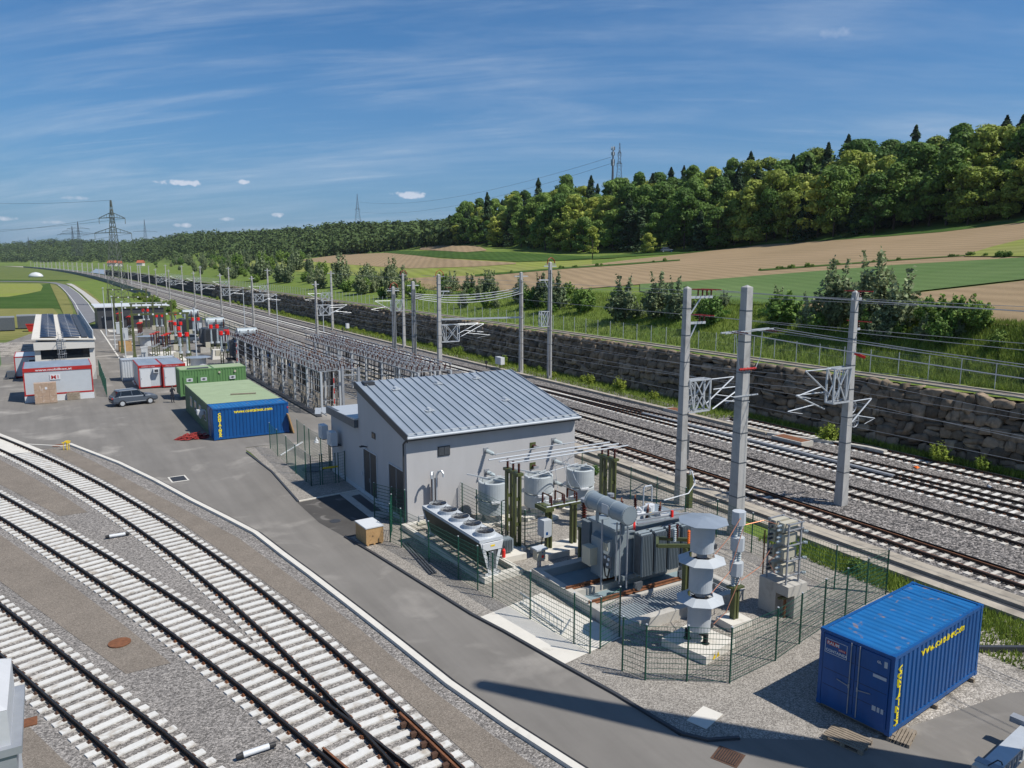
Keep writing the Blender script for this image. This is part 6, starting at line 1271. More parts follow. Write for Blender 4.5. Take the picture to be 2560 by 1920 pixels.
for x, y, l in ((22.6, 71.2, 'red and white striped pole at the near end of the cable rack'), (21.2, 108.5, 'red and white striped pole at the far end of the cable rack')):
    t = thing('striped_pole', l, 'striped pole', (x, y, 0))
    for i in range(8): M().cyl((0, 0, i*.5), (0, 0, i*.5+.5), .035, n=6).build('band', red_b if i % 2 == 0 else white_p, t)
tag(M().box(-.25, .25, 0, 42, 0, .12).build('rack_kerb', dkgrey, loc=(20.9, 70.5, 0)), 'dark concrete kerb along the foot of the yard-side cable rack', 'kerb')

# ------------------------------------------------------------------ switchyard on the left
def lattice(b, x, y, z0, z1, w_=.32):
    for i, j in ((-1, -1), (1, -1), (1, 1), (-1, 1)): b.box(x+i*w_/2-.04, x+i*w_/2+.04, y+j*w_/2-.04, y+j*w_/2+.04, z0, z1)
    z = z0+.1
    while z < z1-.1:
        b.bar((x-w_/2, y-w_/2, z), (x+w_/2, y-w_/2, z), .05).bar((x-w_/2, y+w_/2, z), (x+w_/2, y+w_/2, z), .05); z += .42
    return b
def gantry(label, x0, x1, y, h):
    t = thing('gantry', label, 'gantry', (x0, y, 0)); w_ = x1-x0
    for x in (0, w_): M().add([(x-.3, -.3, 0), (x+.3, -.3, 0), (x+.3, .3, 0), (x-.3, .3, 0), (x-.16, -.16, 1), (x+.16, -.16, 1), (x+.16, .16, 1), (x-.16, .16, 1)], [(0, 1, 5, 4), (1, 2, 6, 5), (2, 3, 7, 6), (3, 0, 4, 7)]).box(x-.16, x+.16, -.16, .16, 1, h).build('post', olive, t)
    M().box(-.3, w_+.3, -.14, .14, h, h+.28).build('crossbeam', olive, t)
    for k in range(4): M().box(w_*(k+.5)/4-.12, w_*(k+.5)/4+.12, -.17, -.145, h-.02, h+.22).build('white_plate', white_p, t)
    for k in range(3): M().ins((w_*(k+1)/4, -.1, h), (w_*(k+1)/4+.2, -.5, h-.6), .09, 4, 7).build('strain_insulator', black_m, t)
    return t
gantry('near wide olive gantry across the switchyard, behind the red-framed offices', 10.3, 17.9, 127.5, 6.4); gantry('taller olive gantry with its left post beside the nearest lamp post', 9.3, 15.8, 136, 7.0)
gantry('olive gantry in front of the dark service building', 11.6, 19.1, 184, 6.6); gantry('farthest olive gantry with white plates against the green meadow', 12.5, 21, 215, 7.2); gantry('olive gantry in the middle of the switchyard', 13.5, 20.6, 167.2, 6.0)
def breaker(label, x, y, n=2, h=3.0, rz=0):
    t = thing('circuit_breaker', label, 'circuit breaker', (x, y, 0), rz)
    for i in range(n):
        b = lattice(M(), i*.9, 0, 0, 1.9); b.build('stand', olive, t); M().cyl((i*.9, 0, 1.9), (i*.9, 0, 2.15), .3, n=10).build('tank', pale, t)
        M().ins((i*.9, 0, 2.15), (i*.9, 0, h+1.3), .17, 12, 10).build('insulator', grey_i, t); M().cyl((i*.9, 0, h+1.3), (i*.9, 0, h+1.85), .27, n=12).build('red_head', red_b, t)
    M().box(-.9, -.25, -.35, .2, 1.3, 2.1).build('control_box', beige, t); return t
def disc_row(label, x, y, n=3, dx=0, dy=1.0, h=1.6):
    t = thing('disconnector_row', label, 'disconnector', (x, y, 0))
    for i in range(n):
        lattice(M(), i*dx, i*dy, 0, h).build('stand', olive, t); M().box(i*dx-.3, i*dx+.3, i*dy-.2, i*dy+.2, h, h+.2).build('base_plate', steel, t)
        for s in (-.16, .16): M().ins((i*dx+s, i*dy, h+.2), (i*dx+s*1.3, i*dy, h+1.9), .11, 10, 8).build('insulator', brown_i, t)
        M().bar((i*dx-.4, i*dy, h+1.95), (i*dx+.4, i*dy, h+1.95), .09).build('red_arm', red_b, t)
    return t
B1 = [(14.9, 113.9, 2), (20.2, 113.6, 2), (16.2, 124.5, 1), (20.9, 125.5, 2), (17.4, 163, 2), (16.9, 182, 2), (22.0, 150, 2), (20.5, 168, 2), (17.8, 141, 2)]
for i, (x, y, n) in enumerate(B1): breaker(['red-capped breaker pair with a cream box, in front of the near gantry', 'red-capped breaker pair left of the big dark transformer', 'single red-capped breaker beside the near gantry post', 'red-capped breaker pair in front of the middle transformer', 'red-capped breaker pair in the middle of the switchyard', 'red-capped breaker pair before the dark service building', 'red-capped breaker pair beside the farthest transformer', 'red-capped breaker pair behind the middle transformer', 'red-capped breaker pair left of the middle transformer'][i], x, y, n, 2.9 if i < 4 else 2.4)
for i, (x, y, n) in enumerate([(12.9, 127.5, 3), (14.1, 124.5, 3), (13.1, 150, 3), (12.9, 168, 3), (12.0, 180, 3), (18.5, 152, 2), (23.6, 128, 3)]): disc_row(['row of brown insulators on olive stands, nearest the office containers', 'second row of brown insulators, just right of the nearest one', 'row of brown insulators behind the plywood crate', 'row of brown insulators left of the middle gantry', 'row of brown insulators in front of the dark service building', 'short row of brown insulators between the breakers', 'row of brown insulators at the railway side of the switchyard'][i], x, y, n, .5 if i < 2 else .3, 1.6)
def bigtr(label, x, y, s=1.0):
    t = thing('power_transformer', label, 'transformer', (x, y, 0)); M().box(-2.3, 2.2, -1.2, 1.4, 0, .75).build('foundation', conc, t); M().box(-2.6, 1.2, -.9, .9, .76, .95).build('base_rail', black_m, t)
    M().prism([(-1.5, -1), (1.5, -1), (1.7, -.4), (1.7, 1.2), (-1.7, 1.2), (-1.7, -.4)], .96, 3.3).build('tank', steel_dk, t)
    b = M()
    for i in range(14): b.box(-1.55+i*.12, -1.51+i*.12, -1.35, -1.0, 1.2, 3.2)
    for i in range(12): b.box(-2.05, -1.7, -.3+i*.12, -.26+i*.12, 1.2, 3.2)
    b.build('radiator_fins', steel_dk, t); M().box(.7, 1.4, -1.25, -1.005, 1.2, 2.6).build('cabinet', pale, t)
    M().cyl((-1.2, .2, 4.1), (1.2, .2, 4.1), .62, n=14).build('conservator', mat('drum_grey', (.36, .41, .44), .5, .1), t); M().box(-.9, -.7, .1, .3, 3.3, 3.6).box(.7, .9, .1, .3, 3.3, 3.6).build('conservator_legs', pale, t)
    for i in range(3): M().ins((-1+i*1.0, -.6, 3.3), (-1+i*1.0, -.7, 4.5), .12, 7, 8).build('bushing', brown_i if i else grey_i, t)
    t.scale = (s, s, s); return t
bigtr('big dark transformer at the far end of the cable racks', 23.4, 112.0, 1.1); bigtr('dark transformer with a grey drum in the middle of the switchyard, second from the front', 22.6, 131.5, 1.15); bigtr('farthest transformer with a grey drum, near the embankment fence', 22.4, 155.0, 1.15)
for i, (x, y, h, l) in enumerate(((11.8, 129.5, 1.4, 'grey switch cabinet behind the red-framed offices'), (11.5, 158.6, 2.1, 'tall grey switch cabinet beside the second lamp post'), (11.4, 172.5, 2.2, 'farthest tall grey switch cabinet'))):
    t = thing('switch_cabinet', l, 'cabinet', (x, y, 0)); M().box(-.45, .45, -.3, .3, 0, h).build('case', pale, t); M().box(-.5, .5, -.35, .35, h+.002, h+.08).build('lid', white_p, t)
t = thing('plywood_crate', 'pale plywood crate standing in the switchyard behind a lamp post', 'crate', (9.9, 138.7, 0), .1); M().box(-.9, .9, -.5, .6, 0, 1.65).build('box', wood, t); M().box(-.95, -.1, -.56, -.505, .9, 1.0).build('batten', wood_gr, t)
for x, y, l, s in ((16.8, 112, 'round grey concrete manhole shelter with a flat bluish octagonal lid', 1), (13.8, 146, 'white round tank under a bluish octagonal lid in the switchyard', 1.1)):
    t = thing('shaft_shelter', l, 'shaft shelter', (x, y, 0)); M().cyl((0, 0, 0), (0, 0, 1.4*s), 1.0*s, n=16).build('wall', pale, t); M().rev((0, 0, 1.45*s), (0, 0, 1.6*s), [(0, 1.7), (.3, 1.7), (1, .3)], 8).build('lid', roof_m, t)
for i, (x, y) in enumerate(((17.5, 146.5), (20.2, 147))):
    c2 = dup(car, (x, y, 0), rz=math.radians(20+150*i), label=('dark car parked under the breakers in the switchyard, left one', 'dark car parked under the breakers in the switchyard, right one')[i])
for x0, x1, y0, y1__ in ((9, 11.6, 128, 132), (13, 16.8, 121, 135), (9, 12, 150, 151), (9, 13, 160, 161), (9, 14, 168, 169), (14, 16.5, 105, 120), (18.5, 22, 108, 110.4), (10, 16, 178, 184)): sheet('concrete_pad', [(x0, y0), (x1, y0), (x1, y1__), (x0, y1__)], .012+.0002*x0, conc_lt)
for i, (x, y) in enumerate(((27.4, 110), (24.5, 121))):
    t = thing('concrete_block', ('white concrete block with sloping sides beside the big dark transformer', 'white concrete block behind the breakers')[i], 'concrete block', (x-3.6*(i), y, 0)); M().add([(-.9, -.8, 0), (.9, -.8, 0), (.9, .8, 0), (-.9, .8, 0), (-.7, -.6, 1.4), (.5, -.6, 1.4), (.5, .6, 1.4), (-.7, .6, 1.4)], [(4, 5, 6, 7), (0, 1, 5, 4), (1, 2, 6, 5), (2, 3, 7, 6), (3, 0, 4, 7)]).build('block', conc_lt, t)

# foreground mast, lattice boom, distant pylons
fm = thing('concrete_mast', 'close concrete mast top with a bluish steel collar at the bottom left corner', 'mast', (-.475, 3.455, 0)); M().box(-.22, .22, -.22, .22, 0, 12.85).build('column', mat('pale_concrete', (.50, .51, .53), .8, var=.14, scale=3, bump=.002), fm); M().box(-.26, .255, -.245, .25, 12.68, 12.71).box(-.235, .235, -.235, .235, 12.60, 12.678).build('steel_collar', steel, fm)
cap_ = M().add([(-.22, -.22, 12.852), (.22, -.22, 12.852), (.22, .22, 12.852), (-.22, .22, 12.852), (0, 0, 13.0)], [(0, 1, 4), (1, 2, 4), (2, 3, 4), (3, 0, 4)]).build('cap', MATS['pale_concrete'], fm)
BP = g(2475, 1915, .8); BQ = g(2580, 1815, .8); BA = math.atan2(BQ[1]-BP[1], BQ[0]-BP[0])
bo = thing('lattice_boom', 'galvanised lattice crossarm lying on the ground at the lower right corner', 'lattice boom', (BP[0]+.0, BP[1], .32), BA); M().box(0, 4.4, -.32, .32, .55, .62).build('top_plate', alu, bo); b = M()
for s in (-.3, .3):
    b.bar((0, s, 0), (4.4, s, .1), .06)
    for i in range(8): b.bar((.3+i*.5, s, .03), (.3+i*.5, s, .55), .07).bar((.3+i*.5, s, .05), (.55+i*.5, s, .5), .05)
bo.scale = (.74, .74, .74); b.build('lattice_side', alu, bo); M().box(-.45, .0, -.5, .45, -.42, .66).build('end_block', conc, bo); M().box(-.10, .25, -.5, .5, .62, .68).box(3.9, 4.3, -.75, .75, .56, .8).build('end_plate', steel, bo); M().tube([(-.2, 0, .75), (.1, -.2, .95), (.5, -.2, .7), (.3, -.5, .2)], .025, 5).build('cables', black_m, bo)
# tall mast outside the picture whose shadow falls across the road
tm = thing('radio_mast', 'tall tapered mast beyond the right edge, casting the long shadow over the road', 'mast', (23.9, 6.9, 0)); M().cyl((0, 0, 0), (0, 0, 26.5), 1.25, .32, n=20).build('column', conc_mast, tm)
def pylon(label, x, y, z, h, arms, rz=0, w_=None, m_=mat('pylon_steel', (.15, .17, .15), .6, .1)):
    t = thing('lattice_pylon', label, 'pylon', (x, y, z), rz); b = M(); w0 = (w_ or h*.16)/2; r = h*.0018+.025
    def wz(s_): return w0*(1-s_)**1.2+.02*h*(1-s_)+.15
    n = 13; L_ = [((wz(i/n)), h*i/n) for i in range(n+1)]
    for (a, z0), (c, z1) in zip(L_[:-1], L_[1:]):
        for i, j in ((-1, -1), (1, -1), (1, 1), (-1, 1)): b.bar((i*a, j*a, z0), (i*c, j*c, z1), r*1.4)
        for k, (p, q) in enumerate((((-1, -1), (1, -1)), ((1, -1), (1, 1)), ((1, 1), (-1, 1)), ((-1, 1), (-1, -1)))): b.bar((p[0]*a, p[1]*a, z0), (q[0]*c, q[1]*c, z1), r).bar((q[0]*a, q[1]*a, z0), (p[0]*c, p[1]*c, z1), r)
    b.build('tower', m_, t)
    for zf, half in arms:
        b = M(); zz = h*zf; a = wz(zf)
        for s in (-1, 1): b.bar((0, a, zz), (s*half, 0, zz-.3), r*2).bar((0, -a, zz), (s*half, 0, zz-.3), r*2).bar((0, 0, zz+h*.05), (s*half, 0, zz-.2), r*2); b.ins((s*half, 0, zz-.4), (s*half, 0, zz-2), .12, 4, 6)
        for k in range(1, 5):
            for s in (-1, 1): b.bar((s*half*k/5, 0, zz+h*.05*(1-k/5)), (s*half*k/5, 0, zz-.3), r)
        b.build('crossarm', m_, t)
    return t
FACE = math.atan2(RT0[1], RT0[0])
pg = g(297, 765); pylon('nearest lattice pylon with two crossarms, standing left of the railway', pg[0], pg[1], 0, 33, ((.70, 5.8), (.84, 4.1)), FACE, 3.6)
def dist_pt(px, py, D):
    d = ray(px, py); k = D/math.hypot(d[0], d[1]); return (d[0]*k, d[1]*k, HC+d[2]*k)
for px, yb, yt, D, arms, l, wf in ((201, 640, 554, 900, ((.66, 18), (.80, 11)), 'distant lattice pylon on the left skyline, right one of the close pair', .12), (186, 640, 565, 1000, ((.72, 17), (.83, 11)), 'distant lattice pylon on the left skyline, left one of the close pair', .12), (364, 600, 549, 1100, ((.42, 15),), 'distant lattice pylon just right of the nearest pylon', .12), (73, 625, 592, 1500, ((.4, 15),), 'faintest lattice pylon far on the left horizon', .12), (895, 560, 485, 1000, ((.5, 3),), 'lattice pylon on the wooded ridge left of the centre', .2)):
    p = dist_pt(px, yb, D); q = dist_pt(px, yt, D); pylon(l, p[0], p[1], p[2], q[2]-p[2], arms, FACE, (q[2]-p[2])*wf*.75, steel_dk)
p = dist_pt(1547, 470, 430); q = dist_pt(1550, 357, 430); pylon('narrow lattice tower on the forest ridge, right one of the two', p[0], p[1], p[2], q[2]-p[2], ((.55, 1.4), (.78, 1.0)), FACE, (q[2]-p[2])*.10, steel_dk)
p = dist_pt(1531, 470, 425); q = dist_pt(1533, 368, 425); t = thing('telecom_tower', 'telecom tower with antennas on the forest ridge, left one of the two', 'telecom tower', p); hh = q[2]-p[2]; M().cyl((0, 0, 0), (0, 0, hh), .7, .35, n=8).build('pole', steel_dk, t)
for zf, w2 in ((.93, .9), (.80, .8), (.62, .9), (.55, .8)):
    for a in range(3): M().box(w2*math.cos(a*2.1)-.2, w2*math.cos(a*2.1)+.2, w2*math.sin(a*2.1)-.2, w2*math.sin(a*2.1)+.2, hh*zf, hh*zf+1.8).build('antenna', pale if a else steel_dk, t)
pgz = (pg[0], pg[1])
for i, (zf, off) in enumerate(((33, 0), (27.4, 4.1), (27.4, -4.1), (22.8, 5.8), (22.8, -5.8))):
    e = dist_pt(-300, [485, 572, 585, 634, 640][i], 420); x0 = (pgz[0]+RT0[0]*off, pgz[1]+RT0[1]*off, zf); P_ = [tuple(x0[k]+(e[k]-x0[k])*t_-(9*t_*(1-t_) if k == 2 else 0) for k in range(3)) for t_ in np.linspace(0, 1, 16)]
    tag(M().tube(P_, .035, 4).build('power_line', steel_dk), ORD[i]+' power line running left from the nearest pylon, from the top down', 'power line')
for i, (y0, y1__) in enumerate(((392, 505), (408, 530))):
    a = dist_pt(1530, y0, 430); e = dist_pt(900, y1__, 1000); P_ = [tuple(a[k]+(e[k]-a[k])*t_-(40*t_*(1-t_) if k == 2 else 0) for k in range(3)) for t_ in np.linspace(0, 1, 18)]
    tag(M().tube(P_, .07, 4).build('power_line', steel_dk), ('upper', 'lower')[i]+' thin power line descending left from the ridge towers', 'power line')
# far buildings, tent
tp = g(90, 693); t = thing('white_tent', 'white dome tent in the far meadow on the left', 'tent', (tp[0], tp[1], 0), FACE); s_ = tp[1]*1.0/1940*34/2.0; M().rev((0, 0, 0), (0, 0, 1.0), [(0, 1), (.35, .93), (.65, .75), (.88, .45), (1, .05)], 16).build('dome', white_p, t, smooth=True); t.scale = (s_*.9, s_*.6, s_*.62)
for px, py, D, w_, l in ((282, 662, 800, 12, 'white house with a red roof in the valley beside the railway, left one'), (296, 663, 815, 10, 'house with a red roof in the valley beside the railway, right one'), (352, 662, 760, 8, 'small brown-roofed house at the foot of the wooded hill')):
    p = dist_pt(px, py, D); t = thing('house', l, 'house', (p[0], p[1], p[2]-1), FACE); t.scale = (.62, .62, .62); M().box(-w_/2, w_/2, -4, 4, 0, 4.5).build('wall', plaster_w, t); M().add([(-w_/2-.5, -4.6, 4.3), (w_/2+.5, -4.6, 4.3), (w_/2+.5, 4.6, 4.3), (-w_/2-.5, 4.6, 4.3), (-w_/2-.5, 0, 8), (w_/2+.5, 0, 8)], [(0, 1, 5, 4), (2, 3, 4, 5), (0, 4, 3), (1, 2, 5)]).build('roof', mat('red_tile', (.42, .12, .06), .8, var=.2, scale=.5), t)
c3 = dup(car, hit(1667, 632, .2), rz=FACE, label='tiny silver car parked at the edge of the forest above the fields', scale=1.1)

# ------------------------------------------------------------------ trees, bushes, grass
def quads_mesh(name, C_, Nn, size, m, jit=.5):
    """leaf clump quads at centres C_ with normals Nn"""
    n = len(C_); Nn = Nn+rng.normal(0, jit, Nn.shape); Nn /= np.linalg.norm(Nn, axis=1)[:, None]+1e-9
    r = rng.normal(0, 1, Nn.shape); T = np.cross(Nn, r); T /= np.linalg.norm(T, axis=1)[:, None]+1e-9; Bt = np.cross(Nn, T)
    s = (size*rng.uniform(.6, 1.35, n))[:, None]; q = rng.uniform(.55, 1.0, (n, 1))
    V = np.stack([C_-T*s-Bt*s*q*.3, C_-T*s*.2+Bt*s*q, C_+T*s+Bt*s*q*.25, C_+T*s*.3-Bt*s*q], 1).reshape(-1, 3)
    me = bpy.data.meshes.new(name); me.vertices.add(4*n); me.vertices.foreach_set('co', V.ravel()); me.loops.add(4*n); me.loops.foreach_set('vertex_index', np.arange(4*n, dtype=np.int32)); me.polygons.add(n); me.polygons.foreach_set('loop_start', np.arange(0, 4*n, 4)); me.update(calc_edges=True); me.materials.append(m); return me
def blob_pts(n, c, r, shell=.55):
    d = rng.normal(0, 1, (n, 3)); d /= np.linalg.norm(d, axis=1)[:, None]; k = rng.uniform(shell, 1.0, n)**.6; return c+d*r*k[:, None], d
def broad(H, R, n=2600, size=.38, m=leaf_a, low=.12, nb=24):
    P = []; D = []
    for i in range(nb):
        a = rng.uniform(0, 6.28); t = rng.uniform(0, 1); z = H*(low+.1+(.80-low)*t); rad = R*(1-.8*abs(t-.36)**1.3)*rng.uniform(.15, .80); br = R*rng.uniform(.20, .38)*(1-.2*t)
        c = np.array([rad*math.cos(a), rad*math.sin(a), z]); p, d = blob_pts(n//nb, c, np.array([br, br, br*.62])*rng.uniform(.8, 1.25, 3), .35); p += rng.normal(0, .16, p.shape); P.append(p); D.append(d)
    p, d = blob_pts(n//5, np.array([0, 0, H*.84]), np.array([R*.4, R*.4, H*.14])); P.append(p); D.append(d)
    P = np.concatenate(P); D = np.concatenate(D); D[:, 2] += .35; P[:, 2] = np.maximum(P[:, 2], .1); return quads_mesh('crown', P, D, size, m)
def conif(H, R, n=2300, size=.42, m=leaf_c):
    t = rng.uniform(0, 1, n)**.8; lay = np.clip(np.floor(t*26)/26+rng.normal(0, .014, n), 0, .995); z = H*(.04+.96*lay); rad = R*(1-lay)**.78*(.2+.8*rng.uniform(0, 1, n)**.6)*(1+.18*np.sin(lay*23))*(1+.18*np.sin(lay*41+rng.uniform(0, 6)))
    a = rng.uniform(0, 6.28, n); rad = rad*(1+.22*np.sin(a*3+lay*9)); P = np.stack([rad*np.cos(a), rad*np.sin(a), z-rad*.28], 1); D = np.stack([np.cos(a)*.5, np.sin(a)*.5, np.ones(n)], 1); return quads_mesh('crown', P, D, size, m, .35)
def trunk(H, r, br=4):
    b = M().cyl((0, 0, -.5), (0, 0, H*.85), r, r*.25, n=7)
    for i in range(br): a = i*2.4; b.cyl((0, 0, H*(.3+.1*i)), (math.cos(a)*H*.2, math.sin(a)*H*.2, H*(.5+.09*i)), r*.45, r*.12, n=5)
    return b.mesh('trunk', bark)
BR = [broad(17, 6.8, 4600, m=leaf_a, nb=34, low=.03), broad(19, 6.4, 4600, m=leaf_a, nb=38, low=.05), broad(16, 7.2, 4600, m=leaf_y, nb=36, low=.03), broad(18, 6.0, 3200, m=leaf_a, nb=30, low=.08), broad(17, 6.8, 4600, m=leaf_y, nb=34, low=.03), broad(19, 7.2, 5200, m=leaf_a, nb=42, low=.05)]
CO = [conif(18, 4.5), conif(20, 5.0), conif(17, 4.2), conif(16, 4.8)]
TR = trunk(19, .32); TC = trunk(14, .26, 0)
def tree(kind, me, tm_, p, s, sz=1.0, label=None, group=None, cat='tree', rz=None):
    t = thing(kind, label, cat, p, rng.uniform(0, 6.28) if rz is None else rz, group); put('crown', me, t); put('trunk', tm_, t); t.scale = (s, s, s*sz); return t
def col_t(px): return hor(px, 640)[0]
cnt = 0
# front row of the wood, then the slope behind it
def wood_at(px, f):
    t = col_t(px); st = stations(t); D = st[3][0]+(st[4][0]-st[3][0])*f; return t, D
k = 0
def plant(px, f, conp, smin, smax, yel=.3):
    t, D = wood_at(px, f); x, y, z = hpt(t, D)
    if rng.random() < conp:
        i = int(rng.integers(len(CO))); tree('spruce_tree', CO[i], TC, (x, y, z-.3), rng.uniform(smin, smax)*.98, rng.uniform(.9, 1.1), 'dark spruce in the wood on the hillside, one of many among the broadleaf trees', 'spruces in the hillside wood')
    else:
        i = int(rng.choice([2, 4])) if rng.random() < yel else int(rng.choice([0, 1, 3, 5])); nm = ('broadleaf_tree', 'yellow green broadleaf tree of the hillside wood') if i in (2, 4) else ('broadleaf_tree', 'dark green broadleaf tree of the hillside wood')
        tree(nm[0], BR[i], TR, (x, y, z-.3), rng.uniform(smin, smax), rng.uniform(.85, 1.12), nm[1], 'yellow green trees in the hillside wood' if i in (2, 4) else 'dark green trees in the hillside wood')
px = 1142.0
while px < 2760:                       # edge of the wood
    D = stations(col_t(px))[3][0]; plant(px, rng.uniform(.0, .07), .12+.1*(px > 1700), .8, 1.2, .22); px += 1940*6.2/D*rng.uniform(.8, 1.2)
for f0, step, cp in ((.14, 7.2, .22), (.30, 7.6, .22), (.48, 8.2, .26), (.68, 8.6, .32), (.86, 9.0, .34), (1.0, 8.5, .34)):
    px = 1146.0+rng.uniform(0, 20)
    while px < 2740:
        D = wood_at(px, f0)[1]; plant(px, f0+rng.uniform(-.07, .07), cp, .95, 1.32, .36); px += 1940*step/D*rng.uniform(.75, 1.3)
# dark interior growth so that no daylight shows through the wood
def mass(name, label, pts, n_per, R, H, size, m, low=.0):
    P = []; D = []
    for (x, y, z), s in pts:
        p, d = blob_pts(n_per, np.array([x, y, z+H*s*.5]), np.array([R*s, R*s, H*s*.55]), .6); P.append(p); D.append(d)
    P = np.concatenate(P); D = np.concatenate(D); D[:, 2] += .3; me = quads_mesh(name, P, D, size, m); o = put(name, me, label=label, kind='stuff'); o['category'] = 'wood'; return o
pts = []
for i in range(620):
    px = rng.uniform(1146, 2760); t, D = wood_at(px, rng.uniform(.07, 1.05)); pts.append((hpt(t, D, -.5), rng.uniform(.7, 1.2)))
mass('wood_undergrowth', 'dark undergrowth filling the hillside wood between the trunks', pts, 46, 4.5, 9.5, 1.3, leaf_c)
# far wooded hills
pts = []
for i in range(3400):
    px = rng.uniform(-420, 1140); t = col_t(px); st = stations(t); f = rng.uniform(0, 1.02); D = st[3][0]+(st[4][0]-st[3][0])*f
    if 400 < px < 560 and f < .35 and rng.random() < .8: continue
    pts.append((hpt(t, D, -.5), rng.uniform(.75, 1.2)*(1.0 if D < 1500 else 1.25)))
mass('far_wood', 'wooded hills along the horizon on the left, too far to tell trees apart', pts, 64, 7.2, 13, 1.6, leaf_far)
for px, py, i, s, l in ((1481, 648, 5, .62, 'lone light green tree standing in front of the wood edge, middle one'), (1620, 634, 2, .5, 'rounded light green tree at the wood edge left of the parked car'), (1243, 618, 4, .55, 'bright yellow green tree low at the left part of the wood edge'), (2143, 586, 3, .5, 'slender pale tree standing out before the dark wood edge'), (1125, 610, 5, .5, 'small dark tree in the field gap left of the wood'), (2010, 592, 0, .42, 'low light green tree at the wood edge above the ploughed fields'), (2520, 548, 4, .6, 'light tree leaning out of the wood near the right edge')):
    p = hit(px, py, -.2); tree('edge_tree', BR[i] if i != 5 else broad(19, 6.0, m=leaf_y), TR, p, s, 1.0, l)
# bushes: three kinds
def bush(H, R, m, n=1500, size=.16, nb=7):
    P = []; D = []
    for i in range(nb):
        a = rng.uniform(0, 6.28); rr = R*rng.uniform(0, .6); c = np.array([rr*math.cos(a), rr*math.sin(a), H*rng.uniform(.3, .72)]); q = R*rng.uniform(.3, .55); p, d = blob_pts(n//nb, c, np.array([q, q, H*.3]), .3); P.append(p); D.append(d)
    P = np.concatenate(P); P[:, 2] = np.abs(P[:, 2]); D = np.concatenate(D); D[:, 2] += .5; return quads_mesh('foliage', P, D, size, m, .6)
def wbush(H, R, m, n=4200, size=.135):
    P = []; D = []
    for i in range(46):
        a = rng.uniform(0, 6.28); e = rng.uniform(.35, 1.0); L_ = rng.uniform(.6, 1.05); tip = np.array([R*math.cos(a)*(1.15-e*.9), R*math.sin(a)*(1.15-e*.9), H*e])*L_
        k = n//46; s_ = rng.uniform(.25, 1.05, k)[:, None]; p = tip*s_+rng.normal(0, .22, (k, 3))*(1.25-s_*.8); P.append(p); D.append(rng.normal(0, .6, (k, 3))+np.array([math.cos(a)*.5, math.sin(a)*.5, .8]))
    P = np.concatenate(P); P[:, 2] = np.abs(P[:, 2]); return quads_mesh('foliage', P, np.concatenate(D), size, m, .5)
def stems(H, R):
    b = M()
    for i in range(7): a = i*.9; b.cyl((0, 0, -.1), (R*.4*math.cos(a), R*.4*math.sin(a), H*.65), .05, .015, n=5)
    return b.mesh('stems', bark)
BO = [wbush(4.0, 2.4, leaf_o), wbush(4.6, 2.0, leaf_o), wbush(2.6, 2.3, leaf_f, 2600, .12), wbush(3.4, 2.4, mat('leaf_scrub', (.23, .34, .075), .6, var=.4, scale=1.2, island=.35, objrand=.2, trans=.3, spec=.2))]; BS = stems(3.6, 2)
def bush_at(p, i, s, label, group=None, cat='bush'):
    t = thing('bush', label, cat, p, rng.uniform(0, 6.28), group); put('foliage', BO[i], t); put('stems', BS, t); t.scale = (s, s, s*rng.uniform(.9, 1.15)); return t
for px, py, i, s, l in ((1560, 800, 0, 1.35, 'large grey green bush on the slope left of the nearest mast pair'), (1640, 795, 1, 1.3, 'grey green bush on the slope just left of the nearest mast'), (1690, 800, 0, 1.2, 'grey green bush half hidden by the nearest mast'), (1770, 815, 3, 1.1, 'green bush between the two big masts'), (1960, 815, 3, 1.25, 'bright green bush on the slope right of the thick mast'), (2020, 830, 0, .9, 'low grey green bush at the foot of the slope left of the lone mast'), (2090, 815, 1, 1.35, 'tall grey green bush behind the lone mast, left side'), (2170, 820, 1, 1.45, 'tall grey green bush behind the lone mast, right side'), (2240, 822, 0, 1.3, 'pale grey green bush right of the lone mast'), (2330, 828, 3, 1.0, 'dark green bush farther right of the lone mast'), (2405, 815, 3, .9, 'small green bush on the slope near the right edge'), (2450, 822, 3, .75, 'smallest green bush on the slope nearest the right edge'),
                       (850, 717, 1, 1.9, 'round grey green bush on the slope behind the middle masts'), (905, 735, 3, 1.5, 'green bush right of the round grey green one'), (980, 745, 0, 1.5, 'grey green bush on the slope left of the hooped mast'), (1040, 748, 3, 1.3, 'green bush on the slope behind the hooped mast'), (1330, 770, 3, 1.2, 'green bush right of the paired masts by the wall'), (1390, 775, 0, 1.2, 'grey green bush in the slope gap right of the paired masts'), (1460, 780, 3, 1.15, 'green bush midway between the paired masts and the nearest mast'),
                       (650, 700, 0, 2.3, 'wide grey green bush beyond the fence left of the middle masts'), (700, 706, 0, 1.9, 'grey green bush beyond the fence, right neighbour of the wide one')):
    bush_at(hit(px, py, -.1), i, s*1.05, l)
for i in range(95):
    px = rng.uniform(380, 1480) if i > 50 else rng.uniform(380, 1000); t = col_t(px); st = stations(t); D = st[1][0]+(st[2][0]-st[1][0])*rng.uniform(.2, 1.05); bush_at(hpt(t, D, -.2), int(rng.choice([0, 1, 3])), rng.uniform(.7, 1.6)*(1 if px < 1000 else .75), 'shrub in the hedge on the slope beyond the far part of the wire fence', 'shrubs on the far slope')
for i in range(26):
    px = rng.uniform(1000, 2560); t = col_t(px); st = stations(t); D = st[1][0]+(st[2][0]-st[1][0])*rng.uniform(.45, .95); bush_at(hpt(t, D, -.2), int(rng.choice([0, 3, 3])), rng.uniform(.45, .95), 'low scrub bush on the grassy slope between the fence and the fields', 'low scrub on the near slope')
